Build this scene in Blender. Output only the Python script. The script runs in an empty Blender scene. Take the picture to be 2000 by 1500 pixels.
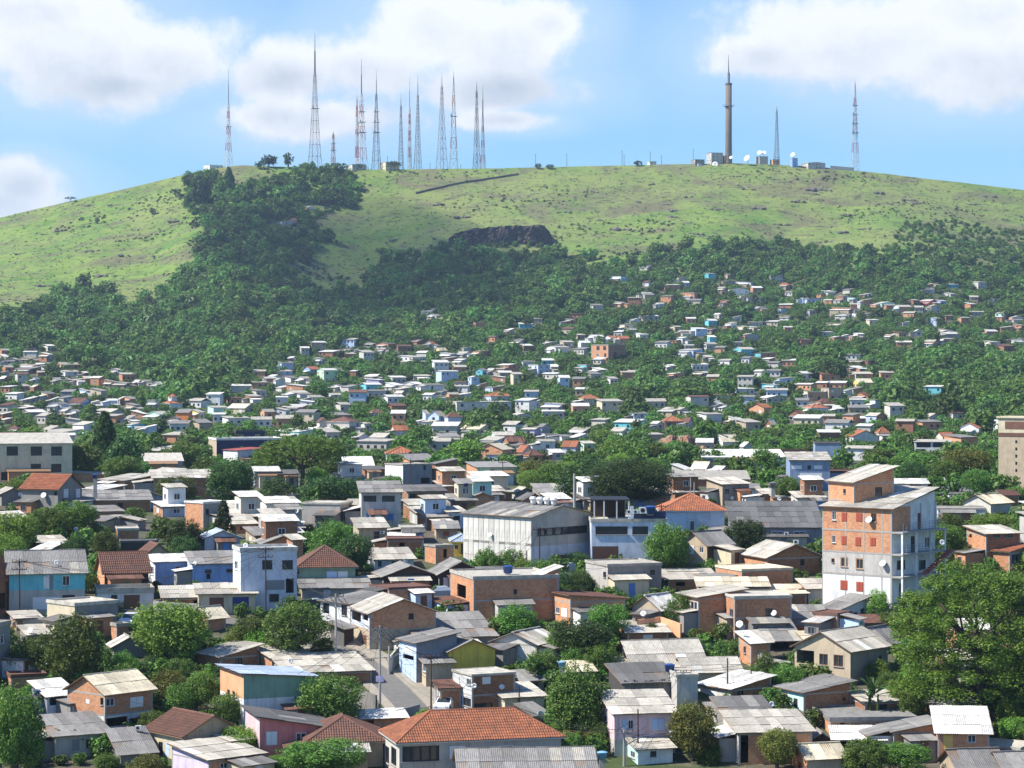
import bpy, math, random
import numpy as np
from mathutils import Vector, Matrix

# ---------------------------------------------------------------- camera, sky, sun, exposure
F = 5000.0            # focal length in pixels of the 2000 px wide photograph
YH = 700.0            # row of the horizon
ZC = 45.0             # camera height above the low ground
SC = bpy.context.scene
COL = SC.collection
cam_d = bpy.data.cameras.new('camera'); cam = bpy.data.objects.new('camera', cam_d); COL.objects.link(cam)
cam.location = (0, 0, ZC); cam.rotation_euler = (math.pi / 2, 0, 0)
cam_d.sensor_width = 36.0; cam_d.lens = 36.0 * F / 2000.0; cam_d.shift_y = (YH - 750.0) / 2000.0
cam_d.clip_start = 1.0; cam_d.clip_end = 20000.0
SC.camera = cam
SUN_EL = math.radians(48); SUN_AZ = math.radians(-99)     # azimuth from +Y, clockwise: sun stands to the left
SDIR = Vector((math.sin(SUN_AZ) * math.cos(SUN_EL), math.cos(SUN_AZ) * math.cos(SUN_EL), math.sin(SUN_EL)))
sun_d = bpy.data.lights.new('sun', 'SUN'); sun_d.energy = 5.0; sun_d.angle = math.radians(0.5); sun_d.color = (1.0, 0.95, 0.86)
sun = bpy.data.objects.new('sun', sun_d); COL.objects.link(sun); sun.location = (-200, 0, 400)
sun.rotation_euler = SDIR.to_track_quat('Z', 'Y').to_euler()
SC.view_settings.view_transform = 'Standard'; SC.view_settings.look = 'None'
SC.view_settings.exposure = 0.76; SC.view_settings.gamma = 1.0; SC.view_settings.use_curve_mapping = False
SC.render.engine = 'CYCLES'
cy = SC.cycles
cy.max_bounces = 5; cy.diffuse_bounces = 2; cy.glossy_bounces = 2; cy.transmission_bounces = 3; cy.volume_bounces = 0
cy.transparent_max_bounces = 4; cy.use_denoising = True; cy.caustics_reflective = False; cy.caustics_refractive = False

world = bpy.data.worlds.new('World'); SC.world = world; world.use_nodes = True

class NT:
    """small node-tree helper"""
    def __init__(s, tree): s.t = tree; s.n = tree.nodes; s.l = tree.links
    def new(s, typ, **kw):
        n = s.n.new(typ)
        for k, v in kw.items(): setattr(n, k, v)
        return n
    def put(s, sock, v):
        if hasattr(v, 'is_linked') or hasattr(v, 'links'): s.l.new(v, sock)
        else: sock.default_value = v
    def math(s, op, a, b=None, c=None, clamp=False):
        n = s.new('ShaderNodeMath', operation=op, use_clamp=clamp); s.put(n.inputs[0], a)
        if b is not None: s.put(n.inputs[1], b)
        if c is not None: s.put(n.inputs[2], c)
        return n.outputs[0]
    def vmath(s, op, a, b=None):
        n = s.new('ShaderNodeVectorMath', operation=op); s.put(n.inputs[0], a)
        if b is not None: s.put(n.inputs[1], b)
        return n.outputs['Value'] if op in ('LENGTH', 'DOT_PRODUCT') else n.outputs[0]
    def noise(s, vec, scale, detail=3.0, rough=0.5, dist=0.0):
        n = s.new('ShaderNodeTexNoise'); s.put(n.inputs['Vector'], vec); n.inputs['Scale'].default_value = scale
        n.inputs['Detail'].default_value = detail; n.inputs['Roughness'].default_value = rough; n.inputs['Distortion'].default_value = dist
        return n.outputs['Fac']
    def ramp(s, fac, a, b, lo=0.0, hi=1.0):
        n = s.new('ShaderNodeMapRange', clamp=True, interpolation_type='SMOOTHSTEP'); s.put(n.inputs['Value'], fac)
        n.inputs['From Min'].default_value = a; n.inputs['From Max'].default_value = b
        n.inputs['To Min'].default_value = lo; n.inputs['To Max'].default_value = hi
        return n.outputs[0]
    def mix(s, fac, a, b, mode='MIX'):
        n = s.new('ShaderNodeMix', data_type='RGBA', blend_type=mode)
        s.put(n.inputs['Factor'], fac); s.put(n.inputs['A'], a); s.put(n.inputs['B'], b)
        return [o for o in n.outputs if o.type == 'RGBA'][0]

def c4(c): return (c[0], c[1], c[2], 1.0)

def build_world():
    t = NT(world.node_tree); world.node_tree.nodes.clear()
    sky = t.new('ShaderNodeTexSky'); sky.sky_type = 'NISHITA'; sky.sun_disc = False
    sky.sun_elevation = SUN_EL; sky.sun_rotation = SUN_AZ; sky.altitude = 100
    sky.air_density = 1.0; sky.dust_density = 0.2; sky.ozone_density = 3.0
    tc = t.new('ShaderNodeTexCoord'); d = tc.outputs['Generated']
    skyc = t.mix(1.0, sky.outputs[0], (0.62, 0.91, 1.22, 1.0), 'MULTIPLY')
    # cumulus: ellipses of density in the sky, broken up by fractal noise
    wx = t.noise(d, 24.0, 9.0, 0.66); wf = t.noise(d, 9.0, 4.0, 0.5)
    def blob(px, py, rx, ry):
        c = Vector(((px - 1000) / F, 1.0, (YH - py) / F)).normalized()
        v = t.vmath('SUBTRACT', d, tuple(c)); v = t.vmath('MULTIPLY', v, (F / rx, 0.0, F / ry))
        return t.math('SUBTRACT', 1.0, t.vmath('LENGTH', v))
    def group(lst):
        r = None
        for b in lst:
            v = blob(*b); r = v if r is None else t.math('SMOOTH_MAX', r, v, 0.25)
        return r
    main = group([(850, 60, 190, 90), (1000, 90, 160, 90), (700, 130, 170, 80), (980, 170, 190, 60), (620, 235, 230, 60), (560, 150, 140, 70), (1080, 50, 110, 60)])
    left = group([(120, 90, 300, 110), (330, 110, 150, 90), (60, 30, 240, 80), (240, 165, 140, 40)])
    right = group([(1700, 90, 300, 100), (1900, 120, 260, 90), (1950, 20, 220, 90), (1480, 110, 130, 55)])
    low = group([(40, 365, 95, 60), (-20, 400, 160, 70), (560, 230, 150, 45), (1000, 235, 110, 26)])
    allc = t.math('MAX', t.math('MAX', main, left), t.math('MAX', right, low))
    allc = t.math('MAXIMUM', allc, -1.0) if False else allc
    n2 = t.math('MULTIPLY_ADD', wx, 2.0, -1.0); n1 = t.math('MULTIPLY_ADD', wf, 0.8, -0.4)
    nn = t.math('ADD', n1, n2)
    # elsewhere in the sky: the same fair-weather cumulus at random
    gen = t.math('MULTIPLY_ADD', t.noise(d, 3.2, 3.0, 0.5), 3.0, -1.95)
    sep = t.new('ShaderNodeSeparateXYZ'); t.put(sep.inputs[0], d)
    away = t.ramp(sep.outputs['Y'], 0.93, 0.86)
    gen = t.math('MULTIPLY_ADD', t.math('SUBTRACT', away, 1.0), 2.0, gen)
    field = t.math('ADD', t.math('MAXIMUM', allc, gen), nn)
    mask = t.ramp(field, -0.10, 0.40)
    thin = t.ramp(t.math('ADD', allc, t.math('MULTIPLY', n1, 2.0)), -1.2, 0.4, 0.0, 0.55)
    # lit tops, greyer bellies: density seen a little higher up towards the sun
    d2 = t.vmath('ADD', d, (-0.004, 0.0, 0.010))
    m2 = t.math('MULTIPLY_ADD', t.noise(d2, 24.0, 9.0, 0.66), 2.0, -1.0)
    lit = t.ramp(t.math('SUBTRACT', n2, m2), -0.30, 0.28)
    elev = t.ramp(t.math('ADD', sep.outputs['Z'], t.math('MULTIPLY', n1, 0.05)), 0.096, 0.130)
    dens = t.ramp(field, 0.25, 1.1)
    shade = t.math('MULTIPLY_ADD', lit, 0.35, t.math('MULTIPLY', elev, 0.7))
    shade = t.math('ADD', shade, t.math('MULTIPLY_ADD', dens, -0.45, 0.35), clamp=True)
    shade = t.math('ADD', shade, t.ramp(low, -0.4, 0.3, 0.0, 0.35), clamp=True)
    cloud = t.mix(shade, (3.8, 4.35, 5.2, 1), (7.2, 7.4, 7.7, 1))
    col = t.mix(thin, skyc, (5.2, 6.3, 8.0, 1))
    col = t.mix(mask, col, cloud)
    bg = t.new('ShaderNodeBackground'); t.put(bg.inputs[0], col); bg.inputs[1].default_value = 0.086
    out = t.new('ShaderNodeOutputWorld'); t.l.new(bg.outputs[0], out.inputs[0])

# 'MAX' is spelt MAXIMUM in math nodes
_om = NT.math
def _m(s, op, *a, **k): return _om(s, 'MAXIMUM' if op == 'MAX' else op, *a, **k)
NT.math = _m
build_world()

# ---------------------------------------------------------------- materials
MATS = {}
def mat_new(name):
    m = bpy.data.materials.new(name); m.use_nodes = True; t = NT(m.node_tree); m.node_tree.nodes.clear()
    p = t.new('ShaderNodeBsdfPrincipled'); o = t.new('ShaderNodeOutputMaterial'); t.l.new(p.outputs[0], o.inputs[0])
    p.inputs['Roughness'].default_value = 0.85; p.inputs['Specular IOR Level'].default_value = 0.25
    return m, t, p, o
def objvec(t): return t.new('ShaderNodeTexCoord').outputs['Object']
def obrand(t): return t.new('ShaderNodeObjectInfo').outputs['Random']
def valmul(t, col, fac):
    n = t.new('ShaderNodeHueSaturation'); t.put(n.inputs['Color'], col); t.put(n.inputs['Value'], fac); return n.outputs[0]
def bump(t, p, h, strength=0.3, dist=0.05):
    b = t.new('ShaderNodeBump'); b.inputs['Strength'].default_value = strength; b.inputs['Distance'].default_value = dist
    t.put(b.inputs['Height'], h); t.l.new(b.outputs[0], p.inputs['Normal'])

COLORS = dict(W=(.72, .72, .70), O=(.60, .57, .50), cr=(.66, .57, .40), E=(.46, .37, .26), G=(.29, .275, .255), Gl=(.50, .47, .43),
    bl=(.27, .42, .74), lb=(.52, .64, .80), tq=(.16, .56, .64), pk=(.72, .52, .54), sa=(.66, .22, .20), gr=(.24, .37, .27),
    mt=(.48, .74, .66), ye=(.85, .60, .10), lye=(.80, .62, .22), li=(.62, .54, .74), nv=(.025, .035, .10), sl=(.225, .24, .275), sb=(.26, .345, .48),
    gl=(.52, .70, .46), re=(.55, .04, .05), wb=(.60, .645, .74), org=(.74, .24, .06), ap=(.70, .36, .20), dk=(.07, .065, .06), pw=(.62, .59, .54))
WORDS = dict(W='white', O='off-white', cr='cream', E='beige', G='grey', Gl='light grey', bl='blue', lb='pale blue', tq='turquoise', pk='pale pink',
    sa='salmon', gr='dull green', mt='mint green', ye='mustard yellow', lye='yellow', li='lilac', nv='navy', sl='slate grey', sb='steel blue',
    gl='light green', re='red', wb='bluish white', org='orange', ap='apricot', dk='dark', B='raw brick', Bd='dark brick', wd='dark timber', wg='grey timber')

def M(key):
    if key in MATS: return MATS[key]
    m, t, p, o = mat_new(key); MATS[key] = m; v = objvec(t)
    if key in COLORS:
        c = c4(COLORS[key]); n = t.noise(v, 0.7, 4, .6); st = t.new('ShaderNodeMapping'); t.put(st.inputs[0], v); st.inputs['Scale'].default_value = (2.2, 2.2, .16)
        s = t.noise(st.outputs[0], 1.6, 4, .65)
        col = t.mix(t.ramp(n, .38, .72, 0, .55), c, c4([x * .55 + .03 for x in COLORS[key]]))
        col = t.mix(t.ramp(s, .52, .72, 0, .62), col, c4([x * .42 + .03 for x in COLORS[key]]))
        col = valmul(t, col, t.math('MULTIPLY_ADD', obrand(t), .24, .88)); t.put(p.inputs['Base Color'], col)
        bump(t, p, t.noise(v, 9, 3), .25, .03)
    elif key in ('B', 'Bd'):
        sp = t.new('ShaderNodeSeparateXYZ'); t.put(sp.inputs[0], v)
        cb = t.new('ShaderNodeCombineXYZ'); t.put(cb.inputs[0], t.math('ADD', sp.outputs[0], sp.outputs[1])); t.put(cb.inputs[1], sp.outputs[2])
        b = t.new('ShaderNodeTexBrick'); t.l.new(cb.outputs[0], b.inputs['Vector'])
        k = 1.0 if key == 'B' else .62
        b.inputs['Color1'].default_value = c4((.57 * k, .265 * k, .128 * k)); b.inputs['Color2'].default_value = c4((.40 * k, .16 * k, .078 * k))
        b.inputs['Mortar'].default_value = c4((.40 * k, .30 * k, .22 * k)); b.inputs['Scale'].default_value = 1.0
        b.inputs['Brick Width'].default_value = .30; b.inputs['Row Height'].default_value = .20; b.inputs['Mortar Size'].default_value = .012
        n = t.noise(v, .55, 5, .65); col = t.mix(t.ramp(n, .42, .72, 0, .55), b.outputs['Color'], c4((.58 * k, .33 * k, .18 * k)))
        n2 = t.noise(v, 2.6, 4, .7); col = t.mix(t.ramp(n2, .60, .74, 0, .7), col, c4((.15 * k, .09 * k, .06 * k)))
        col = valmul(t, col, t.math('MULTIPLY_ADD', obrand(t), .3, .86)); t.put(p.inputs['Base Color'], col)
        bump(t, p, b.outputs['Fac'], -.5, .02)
    elif key in ('wd', 'wg', 'wood'):
        st = t.new('ShaderNodeMapping'); t.put(st.inputs[0], v); st.inputs['Scale'].default_value = (7, 7, .5)
        s = t.noise(st.outputs[0], 1.5, 5, .6)
        a, b = {'wd': ((.035, .024, .02), (.10, .06, .045)), 'wg': ((.10, .095, .095), (.32, .30, .29)), 'wood': ((.16, .09, .05), (.30, .18, .10))}[key]
        col = t.mix(s, c4(a), c4(b)); col = valmul(t, col, t.math('MULTIPLY_ADD', obrand(t), .5, .75)); t.put(p.inputs['Base Color'], col)
    elif key.startswith('roof_'):
        base = dict(grey=(.25, .238, .222), pale=(.46, .425, .36), white=(.68, .66, .61), tile=(.34, .125, .062), tileold=(.155, .075, .052), red=(.42, .10, .08), dark=(.14, .135, .13), cream=(.66, .58, .42), blue=(.42, .50, .62))[key[5:]]
        n = t.noise(v, 1.1, 5, .65); n2 = t.noise(v, 4.5, 4, .7)
        col = t.mix(t.ramp(n, .36, .68, 0, .75), c4(base), c4([x * .5 + .02 for x in base]))
        col = t.mix(t.ramp(n2, .54, .72, 0, .7), col, c4([x * .35 + .02 for x in base]))
        lo, amp = (.72, .5) if 'tile' not in key else (.8, .4)
        col = valmul(t, col, t.math('MULTIPLY_ADD', obrand(t), amp, lo))
        if 'tile' in key:
            ri = t.new('ShaderNodeNewGeometry').outputs['Random Per Island']; col = valmul(t, col, t.math('MULTIPLY_ADD', ri, .35, .82))
        t.put(p.inputs['Base Color'], col); p.inputs['Roughness'].default_value = .8
    elif key.startswith('leaf'):
        cols = dict(leaf_dark=((.030, .068, .018), (.075, .135, .028)), leaf_mid=((.058, .13, .018), (.145, .24, .034)), leaf_bright=((.10, .21, .022), (.21, .34, .046)),
            leaf_yellow=((.09, .13, .02), (.22, .23, .04)), leaf_umb=((.062, .150, .014), (.165, .31, .034)), leaf_far=((.060, .125, .034), (.140, .235, .056)), leaf_pink=((.30, .05, .22), (.40, .10, .32)),
            leaf_banana=((.03, .09, .02), (.09, .17, .04)), leaf_shrub=((.05, .075, .022), (.11, .15, .045)))[key]
        g = t.new('ShaderNodeNewGeometry'); ri = g.outputs['Random Per Island']
        col = t.mix(ri, c4(cols[0]), c4(cols[1]))
        pos = t.noise(g.outputs['Position'], .03, 3, .6) if key in ('leaf_far', 'leaf_shrub') else obrand(t)
        if key == 'leaf_far':      # each crown of the wood has its own tone, drifting over the slope
            pos = t.math('ADD', t.math('MULTIPLY', t.ramp(pos, .3, .7), .45), t.math('MULTIPLY', obrand(t), .55))
        h = t.new('ShaderNodeHueSaturation'); t.put(h.inputs['Color'], col)
        t.put(h.inputs['Hue'], t.math('MULTIPLY_ADD', pos, .06, .462)); t.put(h.inputs['Value'], t.math('MULTIPLY_ADD', pos, 1.35, .40) if key == 'leaf_far' else t.ramp(pos, .3, .7, .55, 1.5) if key in ('leaf_far', 'leaf_shrub') else t.math('MULTIPLY_ADD', pos, .9, .6)); h.inputs['Saturation'].default_value = 1.1 if key == 'leaf_far' else .97
        col = h.outputs[0]; t.put(p.inputs['Base Color'], col); p.inputs['Roughness'].default_value = .5
        tr = t.new('ShaderNodeBsdfTranslucent'); t.put(tr.inputs[0], col); mx = t.new('ShaderNodeMixShader'); mx.inputs[0].default_value = .34
        t.l.new(p.outputs[0], mx.inputs[1]); t.l.new(tr.outputs[0], mx.inputs[2]); t.l.new(mx.outputs[0], o.inputs[0])
    elif key == 'bark':
        n = t.noise(v, 6, 4); t.put(p.inputs['Base Color'], t.mix(n, (.04, .03, .022, 1), (.10, .08, .06, 1)))
    elif key == 'glass':
        n = t.noise(v, 1.3, 2); t.put(p.inputs['Base Color'], t.mix(n, (.012, .015, .02, 1), (.05, .06, .07, 1))); p.inputs['Roughness'].default_value = .12; p.inputs['Specular IOR Level'].default_value = .5
    elif key == 'concrete':
        n = t.noise(v, 1.2, 5, .65); t.put(p.inputs['Base Color'], t.mix(n, (.26, .25, .24, 1), (.44, .42, .39, 1)))
    elif key == 'brickshaft':
        n = t.noise(v, .12, 5, .65); t.put(p.inputs['Base Color'], t.mix(n, (.115, .095, .08, 1), (.23, .185, .15, 1)))
    elif key == 'rock':
        n = t.noise(v, .35, 6, .7); t.put(p.inputs['Base Color'], t.mix(n, (.055, .046, .045, 1), (.20, .165, .15, 1))); bump(t, p, t.noise(v, .8, 5, .7), .8, .8)
    elif key == 'cliff':
        n = t.noise(v, .18, 6, .7); t.put(p.inputs['Base Color'], t.mix(t.ramp(n, .35, .75), (.032, .028, .028, 1), (.13, .098, .082, 1))); bump(t, p, t.noise(v, .5, 5, .7), .9, 1.5)
    elif key == 'redsoil':
        n = t.noise(v, .22, 6, .7); t.put(p.inputs['Base Color'], t.mix(t.ramp(n, .38, .62), (.22, .095, .06, 1), (.30, .235, .14, 1))); bump(t, p, t.noise(v, .6, 5, .7), .9, 1.0)
    elif key == 'hill':
        g = t.new('ShaderNodeNewGeometry'); q = g.outputs['Position']
        a = t.noise(q, .006, 5, .6, .6); b = t.noise(q, .03, 6, .68); c = t.noise(q, .16, 5, .7); e = t.noise(q, .013, 5, .62, 1.0)
        col = t.mix(t.ramp(b, .34, .62), (.088, .182, .026, 1), (.178, .250, .048, 1))
        col = t.mix(t.ramp(a, .42, .62, 0, .6), col, (.200, .215, .075, 1))
        col = t.mix(t.ramp(e, .48, .64, 0, .8), col, (.140, .122, .070, 1))
        f2 = t.noise(q, .055, 6, .72); col = t.mix(t.ramp(f2, .55, .67, 0, .75), col, (.115, .095, .065, 1))
        col = t.mix(t.ramp(c, .52, .65, 0, .85), col, (.046, .062, .024, 1))
        t.put(p.inputs['Base Color'], col); p.inputs['Roughness'].default_value = 1.0; bump(t, p, t.math('ADD', c, b), .9, 1.6)
    elif key == 'ground':
        g = t.new('ShaderNodeNewGeometry'); q = g.outputs['Position']
        a = t.noise(q, .07, 5, .65); b = t.noise(q, .5, 5, .7)
        col = t.mix(t.ramp(a, .40, .58), (.10, .085, .062, 1), (.05, .075, .022, 1)); col = t.mix(t.ramp(b, .5, .7, 0, .6), col, (.20, .17, .13, 1))
        t.put(p.inputs['Base Color'], col); bump(t, p, b, .6, .2)
    elif key == 'asphalt':
        n = t.noise(v, 1.4, 6, .7); t.put(p.inputs['Base Color'], t.mix(n, (.085, .082, .078, 1), (.21, .20, .185, 1)))
    elif key == 'pave':
        n = t.noise(v, .9, 6, .7); t.put(p.inputs['Base Color'], t.mix(n, (.18, .155, .12, 1), (.42, .38, .31, 1)))
    elif key == 'steel': t.put(p.inputs['Base Color'], (.22, .23, .25, 1)); p.inputs['Metallic'].default_value = .4; p.inputs['Roughness'].default_value = .5
    elif key == 'mastw': t.put(p.inputs['Base Color'], (.60, .58, .57, 1))
    elif key == 'mastr': t.put(p.inputs['Base Color'], (.42, .13, .09, 1))
    elif key == 'mastg': t.put(p.inputs['Base Color'], (.27, .27, .29, 1))
    elif key == 'mastk': t.put(p.inputs['Base Color'], (.14, .13, .13, 1))
    elif key == 'dish': t.put(p.inputs['Base Color'], (.70, .70, .68, 1)); p.inputs['Roughness'].default_value = .5
    elif key == 'tankblue': t.put(p.inputs['Base Color'], (.03, .07, .22, 1)); p.inputs['Roughness'].default_value = .4
    elif key == 'tanklight': t.put(p.inputs['Base Color'], (.22, .42, .68, 1)); p.inputs['Roughness'].default_value = .4
    elif key == 'tyre': t.put(p.inputs['Base Color'], (.02, .02, .02, 1))
    elif key == 'wire': t.put(p.inputs['Base Color'], (.03, .03, .035, 1))
    elif key.startswith('car_'):
        t.put(p.inputs['Base Color'], c4(dict(white=(.75, .76, .77), silver=(.45, .52, .62), black=(.02, .02, .025), blue=(.10, .22, .5), beige=(.5, .46, .38))[key[4:]])); p.inputs['Roughness'].default_value = .3; p.inputs['Coat Weight'].default_value = .5
    elif key.startswith('paint_'):
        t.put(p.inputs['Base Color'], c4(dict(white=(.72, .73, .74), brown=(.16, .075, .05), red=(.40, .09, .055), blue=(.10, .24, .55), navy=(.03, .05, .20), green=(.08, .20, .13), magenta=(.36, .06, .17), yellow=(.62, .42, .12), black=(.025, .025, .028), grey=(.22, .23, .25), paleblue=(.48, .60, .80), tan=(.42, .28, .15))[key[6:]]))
        p.inputs['Roughness'].default_value = .6
    else: raise KeyError(key)
    return m

# ---------------------------------------------------------------- mesh helpers
class MB:
    def __init__(s): s.v = []; s.f = []; s.m = []
    def quad(s, *pts, m=0):
        i = len(s.v); s.v += [tuple(p) for p in pts]; s.f.append(tuple(range(i, i + len(pts)))); s.m.append(m)
    def box(s, x0, y0, z0, x1, y1, z1, m=0):
        i = len(s.v); s.v += [(x0, y0, z0), (x1, y0, z0), (x1, y1, z0), (x0, y1, z0), (x0, y0, z1), (x1, y0, z1), (x1, y1, z1), (x0, y1, z1)]
        for f in ((0, 3, 2, 1), (4, 5, 6, 7), (0, 1, 5, 4), (1, 2, 6, 5), (2, 3, 7, 6), (3, 0, 4, 7)): s.f.append(tuple(i + k for k in f)); s.m.append(m)
    def slab(s, pts, th, m=0):
        """closed plate under a polygon"""
        n = len(pts); i = len(s.v); s.v += [tuple(p) for p in pts] + [(p[0], p[1], p[2] - th) for p in pts]
        s.f.append(tuple(range(i, i + n))); s.f.append(tuple(range(i + 2 * n - 1, i + n - 1, -1))); s.m += [m, m]
        for k in range(n): s.f.append((i + k, i + n + k, i + n + (k + 1) % n, i + (k + 1) % n)); s.m.append(m)
    def tube(s, p0, p1, r0, r1=None, n=6, m=0, cap=True):
        r1 = r0 if r1 is None else r1; p0 = Vector(p0); p1 = Vector(p1); d = (p1 - p0); q = d.to_track_quat('Z', 'Y') if d.length > 1e-6 else Matrix.Identity(3).to_quaternion()
        i = len(s.v)
        for k in range(n):
            a = 2 * math.pi * k / n; e = Vector((math.cos(a), math.sin(a), 0)); s.v.append(tuple(p0 + q @ (e * r0)))
        for k in range(n):
            a = 2 * math.pi * k / n; e = Vector((math.cos(a), math.sin(a), 0)); s.v.append(tuple(p1 + q @ (e * r1)))
        for k in range(n): s.f.append((i + k, i + (k + 1) % n, i + n + (k + 1) % n, i + n + k)); s.m.append(m)
        if cap: s.f.append(tuple(range(i + n - 1, i - 1, -1))); s.f.append(tuple(range(i + n, i + 2 * n))); s.m += [m, m]
    def lathe(s, prof, n=12, m=0, c=(0, 0, 0)):
        i = len(s.v)
        for r, z in prof:
            for k in range(n):
                a = 2 * math.pi * k / n; s.v.append((c[0] + r * math.cos(a), c[1] + r * math.sin(a), c[2] + z))
        for j in range(len(prof) - 1):
            for k in range(n): s.f.append((i + j * n + k, i + j * n + (k + 1) % n, i + (j + 1) * n + (k + 1) % n, i + (j + 1) * n + k)); s.m.append(m)
    def mesh(s, name, mats, smooth=False):
        me = bpy.data.meshes.new(name); me.from_pydata(s.v, [], s.f)
        for k in (mats if isinstance(mats, (list, tuple)) else [mats]): me.materials.append(M(k))
        if len(me.materials) > 1: me.polygons.foreach_set('material_index', s.m)
        if smooth: me.polygons.foreach_set('use_smooth', [True] * len(s.f))
        me.update(); return me
def link(name, data, parent=None, loc=None, rotz=None, scale=None):
    o = bpy.data.objects.new(name, data); COL.objects.link(o)
    if parent is not None: o.parent = parent
    if loc is not None: o.location = loc
    if rotz is not None: o.rotation_euler = (0, 0, rotz)
    if scale is not None: o.scale = scale
    return o
THINGS = []   # (object, px)
def tag(o, label, cat, group=None, px=0):
    o['label'] = label; o['category'] = cat
    if group: o['group'] = group
    THINGS.append((o, px)); return o
def root(name, loc, label, cat, group=None, rotz=0, px=0):
    o = link(name, None, None, loc, rotz); o.empty_display_size = .2
    return tag(o, label, cat, group, px)

# ---------------------------------------------------------------- terrain
TD = [0, 150, 225, 240, 250, 265, 280, 295, 315, 335, 360, 400, 450, 520, 600, 700, 850, 1000, 1200, 1350, 1500]
TR = [None, None, 1600, 1520, 1465, 1370, 1290, 1215, 1150, 1095, 1045, 1000, 965, 935, 910, 885, 845, 805, 745, 700, 650]
TZ = [ZC - 44, ZC - 43.5] + [ZC - (r - YH) / F * d for d, r in zip(TD[2:], TR[2:])]
_gd = np.arange(-400, 1561, 5.0); _gz = np.interp(_gd, TD + [1560], TZ + [TZ[-1] + 60 * .13])
_k = np.hanning(7); _k /= _k.sum(); _gz = np.convolve(np.pad(_gz, 3, mode='edge'), _k, 'valid')
CPX = [-6000, -2000, -700, 0, 200, 400, 470, 680, 760, 1000, 1250, 1430, 1600, 1700, 2000, 2700, 4000, 7000]
CRW = [720, 690, 560, 425, 378, 331, 322, 330, 331, 327, 322, 318, 325, 335, 371, 470, 640, 720]
HT = [0, 150 / 650, 300 / 650, 500 / 650, 1.0]; HG = [0, .185, .40, .715, 1.0]
def zt(x, y):
    x = np.asarray(x, float); y = np.asarray(y, float)
    px = 1000 + F * x / np.maximum(y, 150)
    z = np.interp(y, _gd, _gz)
    c = np.interp(px, CPX, CRW); t = np.clip((y - 1500) / 650, 0, 1); g = np.interp(t, HT, HG)
    g2 = (np.interp(np.clip(t - .03, 0, 1), HT, HG) + np.interp(np.clip(t + .03, 0, 1), HT, HG)) / 2; g = np.where((t > .04) & (t < .96), g2, g)
    rowh = 650 + (c - 650) * g; zh = ZC - (rowh - YH) / F * np.minimum(y, 2150)
    hw = np.clip((y - 1480) / 60, 0, 1); hw = hw * hw * (3 - 2 * hw)
    z = z * (1 - hw) + zh * hw
    bmp = np.clip((y - 1430) / 150, 0, 1) * np.clip((2120 - y) / 200, 0, 1)
    z = z - 20 * np.exp(-((px - 690) / 120) ** 2) * bmp + 9 * np.exp(-((px - 420) / 80) ** 2) * bmp - 8 * np.exp(-((px - 1540) / 110) ** 2) * bmp + 5 * np.exp(-((px - 1750) / 90) ** 2) * bmp
    w = np.clip((y - 1400) / 200, 0, 1) * np.clip((2135 - y) / 120, .12, 1)
    z = z + w * (2.0 * np.sin(x * .031 + y * .011) * np.sin(y * .027 - x * .009) + 1.2 * np.sin(x * .083 - y * .05 + 1) * np.sin(y * .071 + x * .02) + .6 * np.sin(x * .19 + 2) * np.sin(y * .17 + x * .11))
    back = np.clip((y - 2230) / 1000, 0, 1); back = back * back * (3 - 2 * back)
    return z * (1 - back) + (ZC - 40) * back
def ztf(x, y): return float(zt(x, y))
_sd = np.concatenate([np.arange(150, 500, 1.0), np.arange(500, 2230, 3.0)])
_cache = {}
def dinv(px, row):
    """distance at which the ground is seen at this pixel"""
    k = int(px // 10)
    if k not in _cache:
        r = YH - (zt((k * 10 + 5 - 1000) / F * _sd, _sd) - ZC) / _sd * F
        _cache[k] = np.minimum.accumulate(r)
    r = _cache[k]; i = int(np.searchsorted(-r, -row))
    if i <= 0: return float(_sd[0])
    if i >= len(_sd): return 2150.0
    f = (r[i - 1] - row) / max(1e-6, r[i - 1] - r[i]); return float(_sd[i - 1] + f * (_sd[i] - _sd[i - 1]))
def P(px, row, D): return Vector(((px - 1000) / F * D, D, ZC - (row - YH) / F * D))
def ground(px, row):
    D = dinv(px, row); x = (px - 1000) / F * D; return Vector((x, D, ztf(x, D)))
def proj(p): return 1000 + F * p[0] / p[1], YH - F * (p[2] - ZC) / p[1]
def gpoint(px, D): x = (px - 1000) / F * D; return Vector((x, D, ztf(x, D)))

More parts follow.
